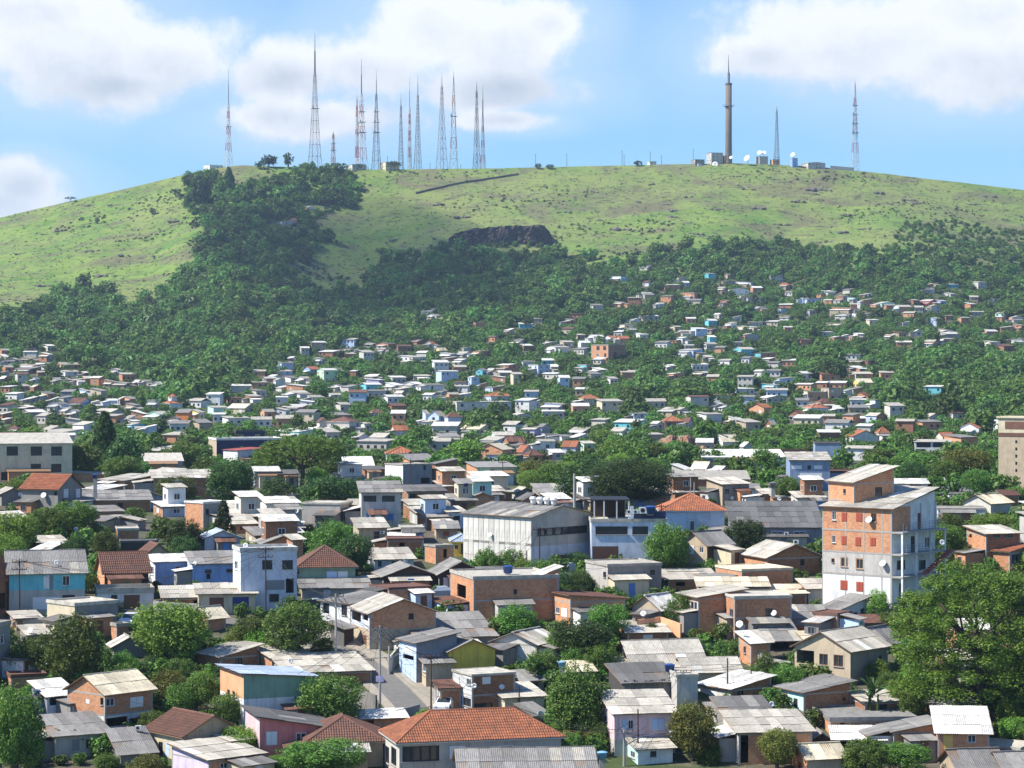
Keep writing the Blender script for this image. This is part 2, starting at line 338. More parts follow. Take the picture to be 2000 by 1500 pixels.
TOWN_TOP = [(-3000, 700), (0, 690), (110, 690), (330, 770), (470, 770), (560, 690), (700, 680), (850, 660), (1000, 645), (1150, 600), (1250, 560), (1400, 545), (1600, 545), (2000, 550), (5000, 600)]
def tt(px): return np.interp(px, [p[0] for p in TOWN_TOP], [p[1] for p in TOWN_TOP])
def isHill(X, Y, Z):
    x, y, z = X[:-1, :-1], Y[:-1, :-1], Z[:-1, :-1]; yy = np.maximum(y, 150); px = 1000 + F * x / yy; row = YH - (z - ZC) / yy * F
    return ((y > 1000) & (row < tt(px) - 12)).astype(int).reshape(-1).tolist()
def build_terrain():
    tx = np.concatenate([np.linspace(-2.2, -.32, 16)[:-1], np.linspace(-.32, -.215, 10)[:-1], np.linspace(-.215, .215, 150), np.linspace(.215, .32, 10)[1:], np.linspace(.32, 2.2, 16)[1:]])
    dd = np.concatenate([np.array([-300, -100, 60, 150, 190, 215]), np.arange(225, 420, 2.5), np.arange(420, 1400, 12), np.arange(1400, 2240, 7), np.array([2260, 2300, 2360, 2450, 2600, 2800, 3000, 3300, 4000, 5000, 6000])])
    X = np.outer(np.maximum(dd, 150), tx); Y = np.repeat(dd[:, None], len(tx), 1); Z = zt(X, Y)
    nv = np.stack([X, Y, Z], -1).reshape(-1, 3); ny, nx = X.shape
    i = (np.arange(ny - 1)[:, None] * nx + np.arange(nx - 1)[None]).reshape(-1); fc = np.stack([i, i + 1, i + nx + 1, i + nx], -1)
    me = bpy.data.meshes.new('terrain'); me.from_pydata(nv.tolist(), [], fc.tolist())
    me.materials.append(M('ground')); me.materials.append(M('hill'))
    me.polygons.foreach_set('material_index', isHill(X, Y, Z)); me.polygons.foreach_set('use_smooth', [True] * len(fc))
    o = link('terrain', me); o['kind'] = 'structure'
build_terrain()

def ribbon(name, pts, w0, w1, mat, dz, kerb=0):
    """strip on the ground along a ground path, between lateral offsets w0..w1 (right of travel positive)"""
    b = MB(); P2 = [Vector((p[0], p[1], 0)) for p in pts]; fine = []
    for a, c in zip(P2[:-1], P2[1:]):
        n = max(2, int((c - a).length / 1.2)); fine += [a.lerp(c, k / n) for k in range(n)]
    fine.append(P2[-1]); sm = fine[:]
    for _ in range(6): sm = [sm[0]] + [(sm[i - 1] + sm[i] * 2 + sm[i + 1]) / 4 for i in range(1, len(sm) - 1)] + [sm[-1]]
    L = []; R = []
    for i, p in enumerate(sm):
        d = (sm[min(i + 1, len(sm) - 1)] - sm[max(i - 1, 0)]).normalized(); n = Vector((d.y, -d.x, 0))
        z = ztf(p.x, p.y) + dz
        for lst, w in ((L, w0), (R, w1)): q = p + n * w; lst.append((q.x, q.y, max(ztf(q.x, q.y) + dz, z - .3)))
    for i in range(len(sm) - 1): b.quad(L[i], R[i], R[i + 1], L[i + 1])
    if kerb:
        for S in (L, R):
            for i in range(len(sm) - 1): b.quad((S[i][0], S[i][1], S[i][2] - kerb), S[i], S[i + 1], (S[i + 1][0], S[i + 1][1], S[i + 1][2] - kerb))
    o = link(name, b.mesh(name, mat)); o['kind'] = 'structure'; return o
street = [ground(*p) for p in ((560, 1240), (625, 1256), (672, 1278), (722, 1305), (768, 1345), (812, 1392), (850, 1440))]
ribbon('street', street, -1.6, 1.6, 'asphalt', .07)
ribbon('pavement', street, -3.9, -1.65, 'pave', .19, .2)
ribbon('pavement', street, 1.65, 2.6, 'pave', .17, .2)
ribbon('lane', [ground(*p) for p in ((0, 1212), (110, 1208), (260, 1210), (420, 1212), (560, 1238))], -2.2, 2.2, 'asphalt', .06)
ribbon('parking_yard', [ground(*p) for p in ((1050, 1165), (1100, 1128), (1160, 1118))], -4, 4, 'pave', .06)
ribbon('far_road', [ground(*p) for p in ((1835, 985), (1845, 965), (1850, 945), (1835, 925))], -5, 5, 'asphalt', .10)
# ---------------------------------------------------------------- houses
RNG = random.Random(7)
HOUSES = []            # dicts: rect in the photo, distance, short name (used as landmark)
SHARED = {}
def shared(key, fn):
    if key not in SHARED: SHARED[key] = fn()
    return SHARED[key]
def frame_mesh(mat, bars=1):
    def fn():
        b = MB(); t = .07
        b.box(-.5, -.04, -.5, -.5 + t, .04, .5); b.box(.5 - t, -.04, -.5, .5, .04, .5)
        b.box(-.5 + t, -.04, .5 - t, .5 - t, .04, .5); b.box(-.5 + t, -.04, -.5, .5 - t, .04, -.5 + t)
        for k in range(bars): x = -.5 + (k + 1) / (bars + 1); b.box(x - .025, -.03, -.5 + t, x + .025, .03, .5 - t)
        return b.mesh('window_frame', mat)
    return shared(('fr', mat, bars), fn)
def plate_mesh(mat, th=.02):
    def fn(): b = MB(); b.box(-.47, -th, -.47, .47, th, .47); return b.mesh('plate', mat)
    return shared(('pl', mat, th), fn)
def door_mesh(mat, n=1, horiz=False):
    def fn():
        b = MB(); b.box(-.5, -.02, -.5, .5, .03, .5)
        if horiz:
            for k in range(6): b.box(-.47, -.045, -.47 + k * .16, .47, -.02, -.47 + k * .16 + .12)
        else:
            for k in range(n):
                w = .94 / n; x = -.47 + k * w
                for z0, z1 in ((-.46, -.02), (.04, .46)): b.box(x + .02, -.045, z0, x + w - .02, -.02, z1)
        return b.mesh('door', mat)
    return shared(('dr', mat, n, horiz), fn)
def shutter_mesh(mat):
    def fn():
        b = MB()
        for sx in (-.5, .01): 
            b.box(sx, -.02, -.5, sx + .49, .02, .5)
            for k in range(5): b.box(sx + .04, -.04, -.45 + k * .19, sx + .45, -.02, -.45 + k * .19 + .12)
        return b.mesh('shutter', mat)
    return shared(('sh', mat), fn)

def corr_mesh(w, L, mat, pitch=.18, amp=.03):
    """one corrugated sheet, w wide (x), L long (y, up the slope)"""
    key = ('corr', round(w, 2), round(L, 2), mat)
    def fn():
        b = MB(); n = max(2, int(round(w / pitch))) * 2; xs = [w * k / n for k in range(n + 1)]; z = [amp if k % 2 else 0 for k in range(n + 1)]
        for k in range(n): b.quad((xs[k], 0, z[k]), (xs[k + 1], 0, z[k + 1]), (xs[k + 1], L, z[k + 1]), (xs[k], L, z[k]))
        return b.mesh('roof_sheet', mat)
    return shared(key, fn)

def roof_plane(part, o, ex, et, W, L, mat, near, tmax=None, tiles=False):
    """cover a roof plane: o = lower left corner, ex along the eave, et up the slope"""
    o = Vector(o); ex = Vector(ex).normalized(); et = Vector(et).normalized(); en = ex.cross(et).normalized()
    if tiles or tmax:
        b = MB(); pitch = .24 if tiles else .2; n = max(4, int(W / pitch)) ; rows = max(1, int(L / .40)) if tiles else 1
        if not near: n = max(4, n // 3); rows = 1
        tm = tmax or (lambda s: L)
        prof = [(0, 0), (.2, .055), (.5, .075), (.8, .055)] if tiles and near else [(0, 0), (.5, .05)]
        for i in range(n):
            xs = [W * (i + q[0]) / n for q in prof] + [W * (i + 1) / n]; zs = [q[1] for q in prof] + [0]
            for k in range(len(xs) - 1):
                ta, tb = tm(xs[k]), tm(xs[k + 1])
                for r in range(rows):
                    l0, l1 = L * r / rows, L * (r + 1) / rows
                    a0, a1, b0, b1 = min(l0, ta), min(l1, ta), min(l0, tb), min(l1, tb)
                    if a1 - a0 < 1e-4 and b1 - b0 < 1e-4: continue
                    lift = .035 if tiles and near else 0
                    f = lambda s, tt, z: o + ex * s + et * tt + en * (z + .015)
                    b.quad(f(xs[k], a0, zs[k] + lift), f(xs[k + 1], b0, zs[k + 1] + lift), f(xs[k + 1], b1, zs[k + 1]), f(xs[k], a1, zs[k]))
                    if tiles and near: b.quad(f(xs[k], a0, zs[k] - .01), f(xs[k + 1], b0, zs[k + 1] - .01), f(xs[k + 1], b0, zs[k + 1] + lift), f(xs[k], a0, zs[k] + lift))
        c = link('roof_tiles' if tiles else 'roof_sheeting', b.mesh('covering', mat), part); c['kind'] = 'stuff'
        return
    nx = max(1, int(round(W / 1.05))); w = W / nx; ny = max(1, int(math.ceil(L / 3.4))); l = L / ny
    R3 = Matrix((ex, et, en)).transposed().to_4x4()
    for j in range(ny):
        for i in range(nx):
            mm = mat
            if RNG.random() < .05: mm = {'roof_white': 'roof_pale', 'roof_pale': 'roof_white', 'roof_grey': 'roof_pale', 'roof_dark': 'roof_grey', 'roof_cream': 'roof_pale'}.get(mat, mat)
            me = corr_mesh(w * 1.04, l * 1.06, mm)
            p = o + ex * (i * w) + et * (j * l - .02) + en * (.012 + .014 * (i % 2) + .03 * j)
            s = bpy.data.objects.new('roof_sheet', me); COL.objects.link(s); s.parent = part
            s.matrix_local = Matrix.Translation(p) @ R3 @ Matrix.Rotation(RNG.uniform(-.006, .006), 4, 'Z') @ Matrix.Rotation(RNG.uniform(-.012, .006), 4, 'X')

def house(x0, xc, x1, yt, yb, roof, Lm, Rm, wins='', label='', short='', name='house', cat='house', group=None, dep=None, th=None, D=None,
          beams=None, over=.38, low=None, detail=None, auto=0, floors=None):
    D = dinv(xc, yb) if D is None else min(D, dinv(xc, yb))
    C = P(xc, yb, D); near = D < 470
    near = near if detail is None else detail
    tx = lambda px: (px - 1000) / F
    phi = math.atan(tx(xc))
    if th is None:
        if x0 is None: th = 87.0
        else: th = min(80, max(12, math.degrees(math.atan2(max(x1 - xc, .1), max(xc - x0, .1)))))
    thw = math.radians(th) + phi; cs, sn = math.cos(thw), math.sin(thw)
    u = Vector((-cs, sn)); v = Vector((sn, cs))
    solve = lambda px, d: (tx(px) * C.y - C.x) / (d.x - tx(px) * d.y)
    a = dep if dep else (solve(x0, u) if x0 is not None else 7.0)
    b_ = solve(x1, v)
    if x0 is not None and dep is None: a = max(1.0, min(a, 40))
    b_ = max(1.0, min(b_, 60)); h = (yb - yt) / F * D
    kind, rise, rm = roof.split(':'); rise = float(rise)
    rmat = 'roof_' + rm
    w2 = lambda x, y: (C.x + x * cs + y * sn, C.y - x * sn + y * cs)
    zlow = min(ztf(*w2(x, y)) for x in (-a, 0) for y in (0, b_)) - C.z - .4
    zb = min(zlow, -.3)
    if name == 'house':
        for w_ in ('shack', 'shed', 'garage', 'hut', 'bungalow', 'cottage', 'carport', 'shelter', 'lean-to', 'annex', 'building', 'block'):
            if w_ in label.split(): name = w_.replace('-', '_'); cat = w_; break
        else:
            if D > 620: name = 'hillside_house'
    r = root(name, C, label, cat, group, -thw, px=xc)
    # roof height over the plan
    def hz(x, y):
        if kind == 'mu': return h + rise * (-x / a)
        if kind == 'm-u': return h - rise * (-x / a)
        if kind == 'mv': return h + rise * (y / b_)
        if kind == 'm-v': return h - rise * (y / b_)
        if kind == 'gu': return h + rise * (1 - abs(y - b_ / 2) / (b_ / 2))
        if kind == 'gv': return h + rise * (1 - abs(x + a / 2) / (a / 2))
        return h
    parsed = []
    for q in wins.split(';'):
        q = q.split()
        if not q: continue
        face, wk = q[0], q[1]; px0, py0, px1, py1 = [float(k) for k in q[2:6]]
        d = u if face == 'L' else v; s0, s1 = sorted((solve(px0, d), solve(px1, d))); sm = (s0 + s1) / 2
        dist = C.y + sm * d.y; z1, z0 = ZC - (py0 - YH) / F * dist - C.z, ZC - (py1 - YH) / F * dist - C.z
        lim = a if face == 'L' else b_
        s0, s1 = max(s0, .12), min(s1, lim - .12); z1 = min(z1, (hz(-sm, 0) if face == 'L' else hz(0, sm)) - .12); z0 = max(z0, zb + .15)
        if s1 - s0 < .25 or z1 - z0 < .25: continue
        parsed.append((face, wk, s0, s1, z0, z1))
    if auto:
        rr = random.Random(int(xc * 7 + yb))
        for face, lim in (('L', a), ('R', b_)):
            nfl = max(1, int(round(h / 2.9))); nw = int(min(5, max(1, lim / 2.7))) if lim > 2.2 else 0
            for fl in range(nfl):
                for k in range(nw):
                    if rr.random() < .25: continue
                    s = lim * (k + .5) / nw; ww = min(1.1, lim / nw * .55); zc_ = h * (fl + .55) / nfl; hh = min(1.1, h / nfl * .42)
                    if fl == 0 and rr.random() < .25: parsed.append((face, rr.choice(('dbrown', 'dblack', 'dwhite')), s - .42, s + .42, .05, min(2.0, h * .8))); continue
                    parsed.append((face, rr.choice(('g', 'g', 'g', 'o', 'swhite', 'sbrown')), s - ww / 2, s + ww / 2, zc_ - hh / 2, zc_ + hh / 2))
    # walls with real openings
    mb = MB(); mats = [Lm, Rm, 'concrete']; dpt = .16
    def face(f, lim, pt, m, nrm):
        rs = [q[2:] for q in parsed if q[0] == f]
        tops = [(0, pt_h(f, 0)), (lim, pt_h(f, lim))]
        if (f == 'L' and kind == 'gv') or (f == 'R' and kind == 'gu'): tops.insert(1, (lim / 2, pt_h(f, lim / 2)))
        hm = min(q[1] for q in tops)
        hm2 = hm
        ss = sorted({0, lim, *[q[0] for q in rs], *[q[1] for q in rs]}); zs = sorted({zb, hm, *[q[2] for q in rs if q[2] < hm], *[q[3] for q in rs if q[3] < hm]})
        if low: zl = ZC - (low[0] - YH) / F * C.y - C.z; zs = sorted(set(zs) | {zl})
        for i in range(len(ss) - 1):
            for j in range(len(zs) - 1):
                sc, zc_ = (ss[i] + ss[i + 1]) / 2, (zs[j] + zs[j + 1]) / 2
                if any(q[0] < sc < q[1] and q[2] < zc_ < q[3] for q in rs): continue
                mm = m
                if low and zc_ < zl: mm = 3
                mb.quad(pt(ss[i], zs[j]), pt(ss[i + 1], zs[j]), pt(ss[i + 1], zs[j + 1]), pt(ss[i], zs[j + 1]), m=mm)
        if max(q[1] for q in tops) > hm + .01: mb.quad(*([pt(s_, z_) for s_, z_ in [(0, hm), (lim, hm)]] + [pt(s_, z_) for s_, z_ in reversed(tops)]), m=m)
        for s0, s1, z0, z1 in rs:
            for (sa, za), (sb, zb2) in (((s0, z0), (s1, z0)), ((s1, z0), (s1, z1)), ((s1, z1), (s0, z1)), ((s0, z1), (s0, z0))):
                pa, pb = Vector(pt(sa, za)), Vector(pt(sb, zb2)); mb.quad(pa, pb, pb - nrm * dpt, pa - nrm * dpt, m=m)
    pt_h = lambda f, s: hz(-s, 0) if f == 'L' else hz(0, s)
    face('L', a, lambda s, z: (-s, 0, z), 0, Vector((0, -1, 0)))
    face('R', b_, lambda s, z: (0, s, z), 1, Vector((1, 0, 0)))
    def back(p0, p1, pk=None):
        pts = [(*p0, zb), (*p1, zb), (*p1, hz(*p1))] + ([(*pk, hz(*pk))] if pk else []) + [(*p0, hz(*p0))]; mb.quad(*pts, m=1)
    back((-a, 0), (-a, b_), (-a, b_ / 2) if kind == 'gu' else None); back((-a, b_), (0, b_), (-a / 2, b_) if kind == 'gv' else None)
    if low: mats = mats + [low[1]]
    link('wall', mb.mesh('wall', mats), r)
    # concrete beams and corner posts on raw brick
    if near and (Lm in ('B', 'Bd') or Rm in ('B', 'Bd')) and beams != 0:
        fb = MB(); e = .012; wcol = .16
        for cx_, cy_ in ((0, 0),):
            fb.box(-wcol, -e, zb, e, wcol, hz(0, 0) - .06)
        if a > 2: fb.box(-a - e, -e, zb, -a + wcol, wcol, hz(-a, 0) - .06)
        if b_ > 2: fb.box(-wcol, b_ - wcol, zb, e, b_ + e, hz(0, b_) - .06)
        nf = floors or max(1, int(round(h / 2.8)))
        for k in range(1, nf + 1):
            z = h * k / nf - (.2 if k == nf else 0); z = min(z, min(hz(0, 0), hz(-a, 0), hz(0, b_)) - .25)
            hole = lambda f, s0, s1: any(q[0] == f and q[4] < z + .16 and q[5] > z for q in parsed)
            if a > 2 and not hole('L', 0, a): fb.box(-a + wcol + .01, -e * .8, z, -wcol - .01, .1, z + .16)
            if b_ > 2 and not hole('R', 0, b_): fb.box(-.1, wcol + .01, z, e * .8, b_ - wcol - .01, z + .16)
        link('concrete_frame', fb.mesh('concrete_frame', 'concrete'), r)
    # windows, doors, shutters
    for f, wk, s0, s1, z0, z1 in parsed:
        rz = 0 if f == 'L' else math.pi / 2; sm, zm = (s0 + s1) / 2, (z0 + z1) / 2; w, hh = s1 - s0, z1 - z0
        pos = lambda off: ((-sm, -off, zm) if f == 'L' else (off, sm, zm))
        k = wk[0]
        if k == 'g':
            fm = 'paint_' + (wk[1:] or 'white')
            wo = link('window', frame_mesh(fm, 1 if w < 2.2 else min(5, int(w / 1.1))), r, pos(-.06), rz, (w, 1, hh))
            link('pane', plate_mesh('glass'), wo, (0, .05, 0))
            if near and D < 330: link('sill', plate_mesh('concrete'), wo, (0, -.1, -.53), None, (1.15, 4, .06 / max(hh, .3)))
        elif k == 'o':
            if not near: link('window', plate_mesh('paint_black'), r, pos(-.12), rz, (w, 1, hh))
        elif k == 's': 
            if near: link('shutter', shutter_mesh('paint_' + wk[1:]), r, pos(.03), rz, (w, 1, hh))
            else: link('shutter', plate_mesh('paint_' + wk[1:]), r, pos(.03), rz, (w * 1.06, 1, hh * 1.06))
        elif k == 'd':
            do = link('door', door_mesh('paint_' + wk[1:], 1 if w < 1.3 else 2), r, pos(-.05), rz, (w, 1, hh))
            if near: link('handle', plate_mesh('steel'), do, (.38, -.06, 0), None, (.06, 1, .05))
        elif k == 'G': link('garage_door', door_mesh('paint_' + wk[1:], 1, True), r, pos(-.05), rz, (w, 1, hh))
        elif k == 'p': link('panel', plate_mesh('paint_' + wk[1:]), r, pos(.0), rz, (w * 1.06, 1, hh * 1.06))
    # roof
    ov = over if near else .3; sl = MB(); tiles = 'tile' in rm; cov = []
    th_ = .07
    if kind == 'flat':
        sl.box(-a - .1, -.1, h - .12, .1, b_ + .1, h + .06)
        pr = .35 if rise == 0 else rise
        for (xa, ya, xb, yb_) in ((-a - .1, -.1, .1, .06), (-a - .1, b_ - .06, .1, b_ + .1), (-a - .1, .06, -a + .06, b_ - .06), (-.06, .06, .1, b_ - .06)): sl.box(xa, ya, h + .06, xb, yb_, h + .06 + pr)
        rp = link('roof', sl.mesh('roof', 'roof_' + rm), r)
    elif kind[0] == 'm':
        pts = [(-a - ov, -ov), (ov, -ov), (ov, b_ + ov), (-a - ov, b_ + ov)]; q = [Vector((x, y, hz(x, y) + .07)) for x, y in pts]
        sl.slab(q, th_); rp = link('roof', sl.mesh('roof', 'wood' if near else rmat), r)
        lo = {'mu': (1, 2, 3), 'm-u': (3, 0, 1), 'mv': (0, 1, 2), 'm-v': (2, 3, 0)}[kind]
        o = q[lo[0]]; ex = q[lo[1]] - o; et = q[lo[2]] - q[lo[1]]; cov.append((o, ex, et, ex.length, et.length, None))
    elif kind in ('gu', 'gv'):
        if kind == 'gu':
            hx = lambda y: h + rise * (1 - abs(y - b_ / 2) / (b_ / 2)) + .07
            A = [(-a - ov, -ov), (ov, -ov), (ov, b_ / 2), (-a - ov, b_ / 2)]; B2 = [(ov, b_ + ov), (-a - ov, b_ + ov), (-a - ov, b_ / 2), (ov, b_ / 2)]; fz = lambda x, y: hx(y)
        else:
            hx = lambda x: h + rise * (1 - abs(x + a / 2) / (a / 2)) + .07
            A = [(ov, -ov), (ov, b_ + ov), (-a / 2, b_ + ov), (-a / 2, -ov)]; B2 = [(-a - ov, b_ + ov), (-a - ov, -ov), (-a / 2, -ov), (-a / 2, b_ + ov)]; fz = lambda x, y: hx(x)
        for poly in (A, B2):
            q = [Vector((x, y, fz(x, y))) for x, y in poly]; sl.slab(q, th_); cov.append((q[0], q[1] - q[0], q[3] - q[0], (q[1] - q[0]).length, (q[3] - q[0]).length, None))
        rp = link('roof', sl.mesh('roof', 'wood' if near else rmat), r)
        q = cov[0]; p0 = q[0] + q[2]; p1 = p0 + q[1]; cap = MB(); cap.tube(p0, p1, .11, n=6); link('ridge_cap', cap.mesh('ridge_cap', rmat), rp, (0, 0, .02))
    elif kind == 'hip':
        W1, W2 = a + 2 * ov, b_ + 2 * ov; m = min(W1, W2) / 2; z0 = h + .05; x_0, x_1, y_0, y_1 = -a - ov, ov, -ov, b_ + ov
        if W1 >= W2: r0, r1 = Vector((x_0 + m, (y_0 + y_1) / 2, z0 + rise)), Vector((x_1 - m, (y_0 + y_1) / 2, z0 + rise))
        else: r0, r1 = Vector(((x_0 + x_1) / 2, y_0 + m, z0 + rise)), Vector(((x_0 + x_1) / 2, y_1 - m, z0 + rise))
        c = [Vector((x_0, y_0, z0)), Vector((x_1, y_0, z0)), Vector((x_1, y_1, z0)), Vector((x_0, y_1, z0))]
        sl.slab(c, .12)
        for p, q in ((0, 1), (1, 2), (2, 3), (3, 0)):
            o = c[p]; ex = c[q] - o; W = ex.length; mid = [rr_ for rr_ in (r0, r1)]
            long_ = (W1 >= W2) == (p in (0, 2)); slp = math.hypot(m, rise); inn = Vector((-ex.y, ex.x, 0)).normalized()
            et = inn * m + Vector((0, 0, rise))
            cov.append((o, ex, et, W, slp, (lambda s, W=W, slp=slp: max(0, min(slp, s * slp / m, (W - s) * slp / m)))))
        rp = link('roof', sl.mesh('roof', Lm if Lm in COLORS else 'concrete'), r)
        cap = MB(); e = Vector((0, 0, .05))
        rl, rr2 = r0, r1
        cap.tube(r0 + e, r1 + e, .12); 
        ends = ((c[0], r0), (c[3], r0), (c[1], r1), (c[2], r1)) if W1 >= W2 else ((c[0], r0), (c[1], r0), (c[2], r1), (c[3], r1))
        for p, q in ends: cap.tube(p + e, q + e, .11)
        link('ridge_cap', cap.mesh('ridge_cap', rmat), rp)
    if near or kind == 'hip' or tiles:
        for o, ex, et, W, L, tm in cov: roof_plane(rp, o, ex, et, W, L, rmat, near, tm, tiles and (near or kind == 'hip'))
    pk = h + (rise if kind != 'flat' else .4)
    ax = proj((*w2(-a, 0), C.z))[0]; bx = proj((*w2(0, b_), C.z))[0]
    HOUSES.append(dict(x0=min(ax, bx, xc) - 3, x1=max(ax, bx, xc) + 3, y0=yb - (pk + .2) * F / D, y1=yb, D=D, short=short or '', px=(ax + bx) / 2, root=r, w2=w2, a=a, b=b_, h=h, C=C, hz=hz, thw=thw, holes=parsed))
    return HOUSES[-1]
# ---------------------------------------------------------------- near houses, one call each (photo pixels: left end, near corner, right end, eave row, ground row)
H = house
# bottom left
H(None, 18, 166, 1120, 1206, 'gv:2.2:grey', 'tq', 'tq', 'R swhite 85 1124 96 1150;R dgrey 97 1124 104 1152;R g 122 1124 136 1144;R Gwhite 64 1166 118 1190;R Gblack 122 1162 146 1190', 'turquoise two-storey house with long grey roof and white garage below', 'turquoise house', dep=9, low=(1154, 'Gl'))
H(-45, -6, 18, 1128, 1212, 'gv:2.0:tile', 'Bd', 'Bd', 'R o -2 1158 12 1190', 'dark brick house with red tile roof cut by the left edge', 'dark brick house at the left edge')
H(190, 204, 290, 1117, 1168, 'gv:2.1:tileold', 'ap', 'wd', 'R gbrown 225 1122 245 1142;R gbrown 255 1122 275 1142', 'dark timber house under a worn red tile roof above a white garage', 'dark timber house', low=(1152, 'Gl'))
H(None, 190, 300, 1158, 1194, 'flat:.5:pale', 'W', 'W', 'R gblack 217 1162 229 1180;R Gbrown 242 1162 273 1190', 'low white garage wall with dark door under the dark timber house', 'white garage wall', dep=5, D=312)
H(289, 303, 370, 1098, 1144, 'mu:.5:white', 'W', 'bl', 'R gblack 343 1107 351 1121;L gwhite 294 1106 300 1122', 'small plain blue house with white left side and thin white roof edge', 'plain blue house')
H(366, 376, 474, 1101, 1153, 'mu:1.0:grey', 'lb', 'bl', 'R gblack 400 1112 413 1119;R dblack 403 1120 411 1131;R gblack 442 1111 457 1118', 'faded blue house with low grey roof beside the white two-storey house', 'faded blue house')
H(455, 470, 580, 1076, 1196, 'flat:.3:white', 'W', 'wb', 'R gblack 512 1094 532 1112;R gblack 551 1094 572 1112;R pgrey 520 1133 556 1152;R oblack 558 1130 574 1158;L g 458 1095 464 1112;R gblack 526 1160 545 1175', 'tall white two-storey house with blue-shaded front and two dark upper windows', 'tall bluish white house')  # front wall tinted bluish: shade on the white put into its colour
H(92, 146, 230, 1182, 1247, 'flat:.2:pale', 'cr', 'G', '', 'blank grey block with cream left wall behind the big dark tree', 'blank grey block')
H(217, 228, 251, 1222, 1254, 'flat:.2:pale', 'B', 'Bd', '', 'tiny dark brick annex right of the blank grey block', 'tiny brick annex')
H(213, 222, 284, 1262, 1288, 'gu:.9:pale', 'G', 'sl', '', 'low slate grey shed between the dark tree and the bright tree', 'low slate shed')
H(-70, -12, 20, 1224, 1332, 'flat:.3:pale', 'W', 'G', 'R g -4 1240 8 1258', 'grey and white building cut off at the left edge', 'grey building at the left edge', low=(1278, 'sl'))
H(18, 22, 90, 1322, 1345, 'flat:.2:tileold', 'B', 'B', '', 'long low brick wall block left of the banana-green gap', 'low brick block', dep=3)
H(25, 55, 88, 1296, 1322, 'flat:.15:red', 'W', 'W', '', 'small white walled yard with red coping at the left', 'white walled yard')
H(62, 92, 147, 1360, 1414, 'mu:1.0:white', 'sl', 'wb', 'R oblack 97 1360 119 1377;R pred 120 1362 139 1376', 'white house with bright white sloping roof and dark upper opening', 'white-roofed house')
H(132, 205, 298, 1355, 1444, 'gv:1.5:cream', 'B', 'B', 'L gblack 196 1363 202 1377;R g 207 1363 224 1379;R swhite 254 1361 279 1381;R oblack 204 1401 249 1418;R oblack 252 1401 292 1416;L pwhite 168 1366 175 1374', 'orange brick house on open ground floor with cream gable roof and white shutter', 'orange brick house with cream roof', low=(1399, 'W'))
H(72, 108, 214, 1438, 1487, 'mu:1.1:grey', 'cr', 'Gl', 'L g 93 1445 100 1460;R dgrey 140 1444 155 1466;R gblack 168 1443 194 1460;R swhite 196 1444 208 1462', 'grey-roofed bungalow with cream side wall above the banana plant', 'grey-roofed bungalow')
H(286, 358, 472, 1438, 1492, 'gu:1.6:tileold', 'cr', 'E', 'L gblack 310 1449 318 1475;L dpaleblue 322 1449 331 1477;R g 388 1420 398 1427', 'cream house with worn red tile roof and cracked beige side wall', 'cracked beige house')
H(214, 236, 302, 1472, 1494, 'mu:1.6:grey', 'G', 'G', '', 'grey corrugated lean-to between bungalow and cracked beige house', 'grey lean-to')
H(336, 408, 514, 1484, 1530, 'mu:.7:pale', 'li', 'B', 'R g 430 1490 445 1500', 'low brick shed with long pale roof at the bottom edge', 'long pale-roofed shed')
H(430, 476, 616, 1317, 1426, 'm-v:.6:blue', 'ap', 'gr', 'L gblack 444 1347 449 1377;L gblack 454 1350 459 1381;L gblack 445 1410 450 1420;L gblack 455 1412 460 1422', 'tall house with apricot side wall and stained green front', 'stained green house', low=(1366, 'W'))
H(478, 484, 584, 1380, 1412, 'mu:.5:pale', 'W', 'W', '', 'white lean-to with pale roof under the stained green wall', 'white lean-to', D=258)
H(479, 507, 657, 1402, 1490, 'm-v:1.3:dark', 'pk', 'sa', 'R swhite 520 1429 541 1455;R g 578 1431 598 1453;L gblack 483 1428 488 1440', 'salmon pink house with dark sloping roof edge and white shutter', 'salmon pink house')
H(None, 602, 748, 1452, 1500, 'hip:1.9:tileold', 'E', 'E', '', 'house with broken old brown tile hip roof beside the pink house', 'old tile-roofed house', dep=9, D=243)
H(748, 780, 1096, 1452, 1532, 'hip:2.3:tile', 'O', 'Gl', 'L gblack 753 1458 760 1490;L gblack 764 1460 774 1494;R gblack 786 1457 858 1487;R swhite 878 1457 908 1482;R g 974 1456 1004 1482', 'big off-white house with orange tile hip roof at the bottom centre', 'orange tile-roofed house', th=78)
H(None, 900, 1162, 1512, 1546, 'gv:1.6:grey', 'E', 'Gl', '', 'ribbed grey corrugated roof in front of the orange tile-roofed house', 'ribbed grey roof', dep=8, D=229)
# street, left side
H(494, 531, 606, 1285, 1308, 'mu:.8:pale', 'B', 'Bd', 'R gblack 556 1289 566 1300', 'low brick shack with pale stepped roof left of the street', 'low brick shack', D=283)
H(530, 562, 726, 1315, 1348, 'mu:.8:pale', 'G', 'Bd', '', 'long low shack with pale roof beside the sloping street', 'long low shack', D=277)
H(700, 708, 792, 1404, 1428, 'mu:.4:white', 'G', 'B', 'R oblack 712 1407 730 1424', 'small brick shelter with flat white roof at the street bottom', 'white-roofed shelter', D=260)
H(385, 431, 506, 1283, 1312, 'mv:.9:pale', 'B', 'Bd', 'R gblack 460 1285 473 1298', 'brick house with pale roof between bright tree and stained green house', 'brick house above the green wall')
H(None, 388, 499, 1161, 1202, 'mu:.6:pale', 'cr', 'cr', 'R Gbrown 409 1167 437 1193;R Gnavy 454 1166 486 1197', 'cream garage block with a navy door below the tall white house', 'cream garage block', dep=6)
H(None, 320, 400, 1168, 1196, 'mu:.7:pale', 'B', 'Bd', 'R oblack 378 1172 398 1190', 'brick garage with pale roof behind the bright green tree', 'brick garage', dep=6, D=305)
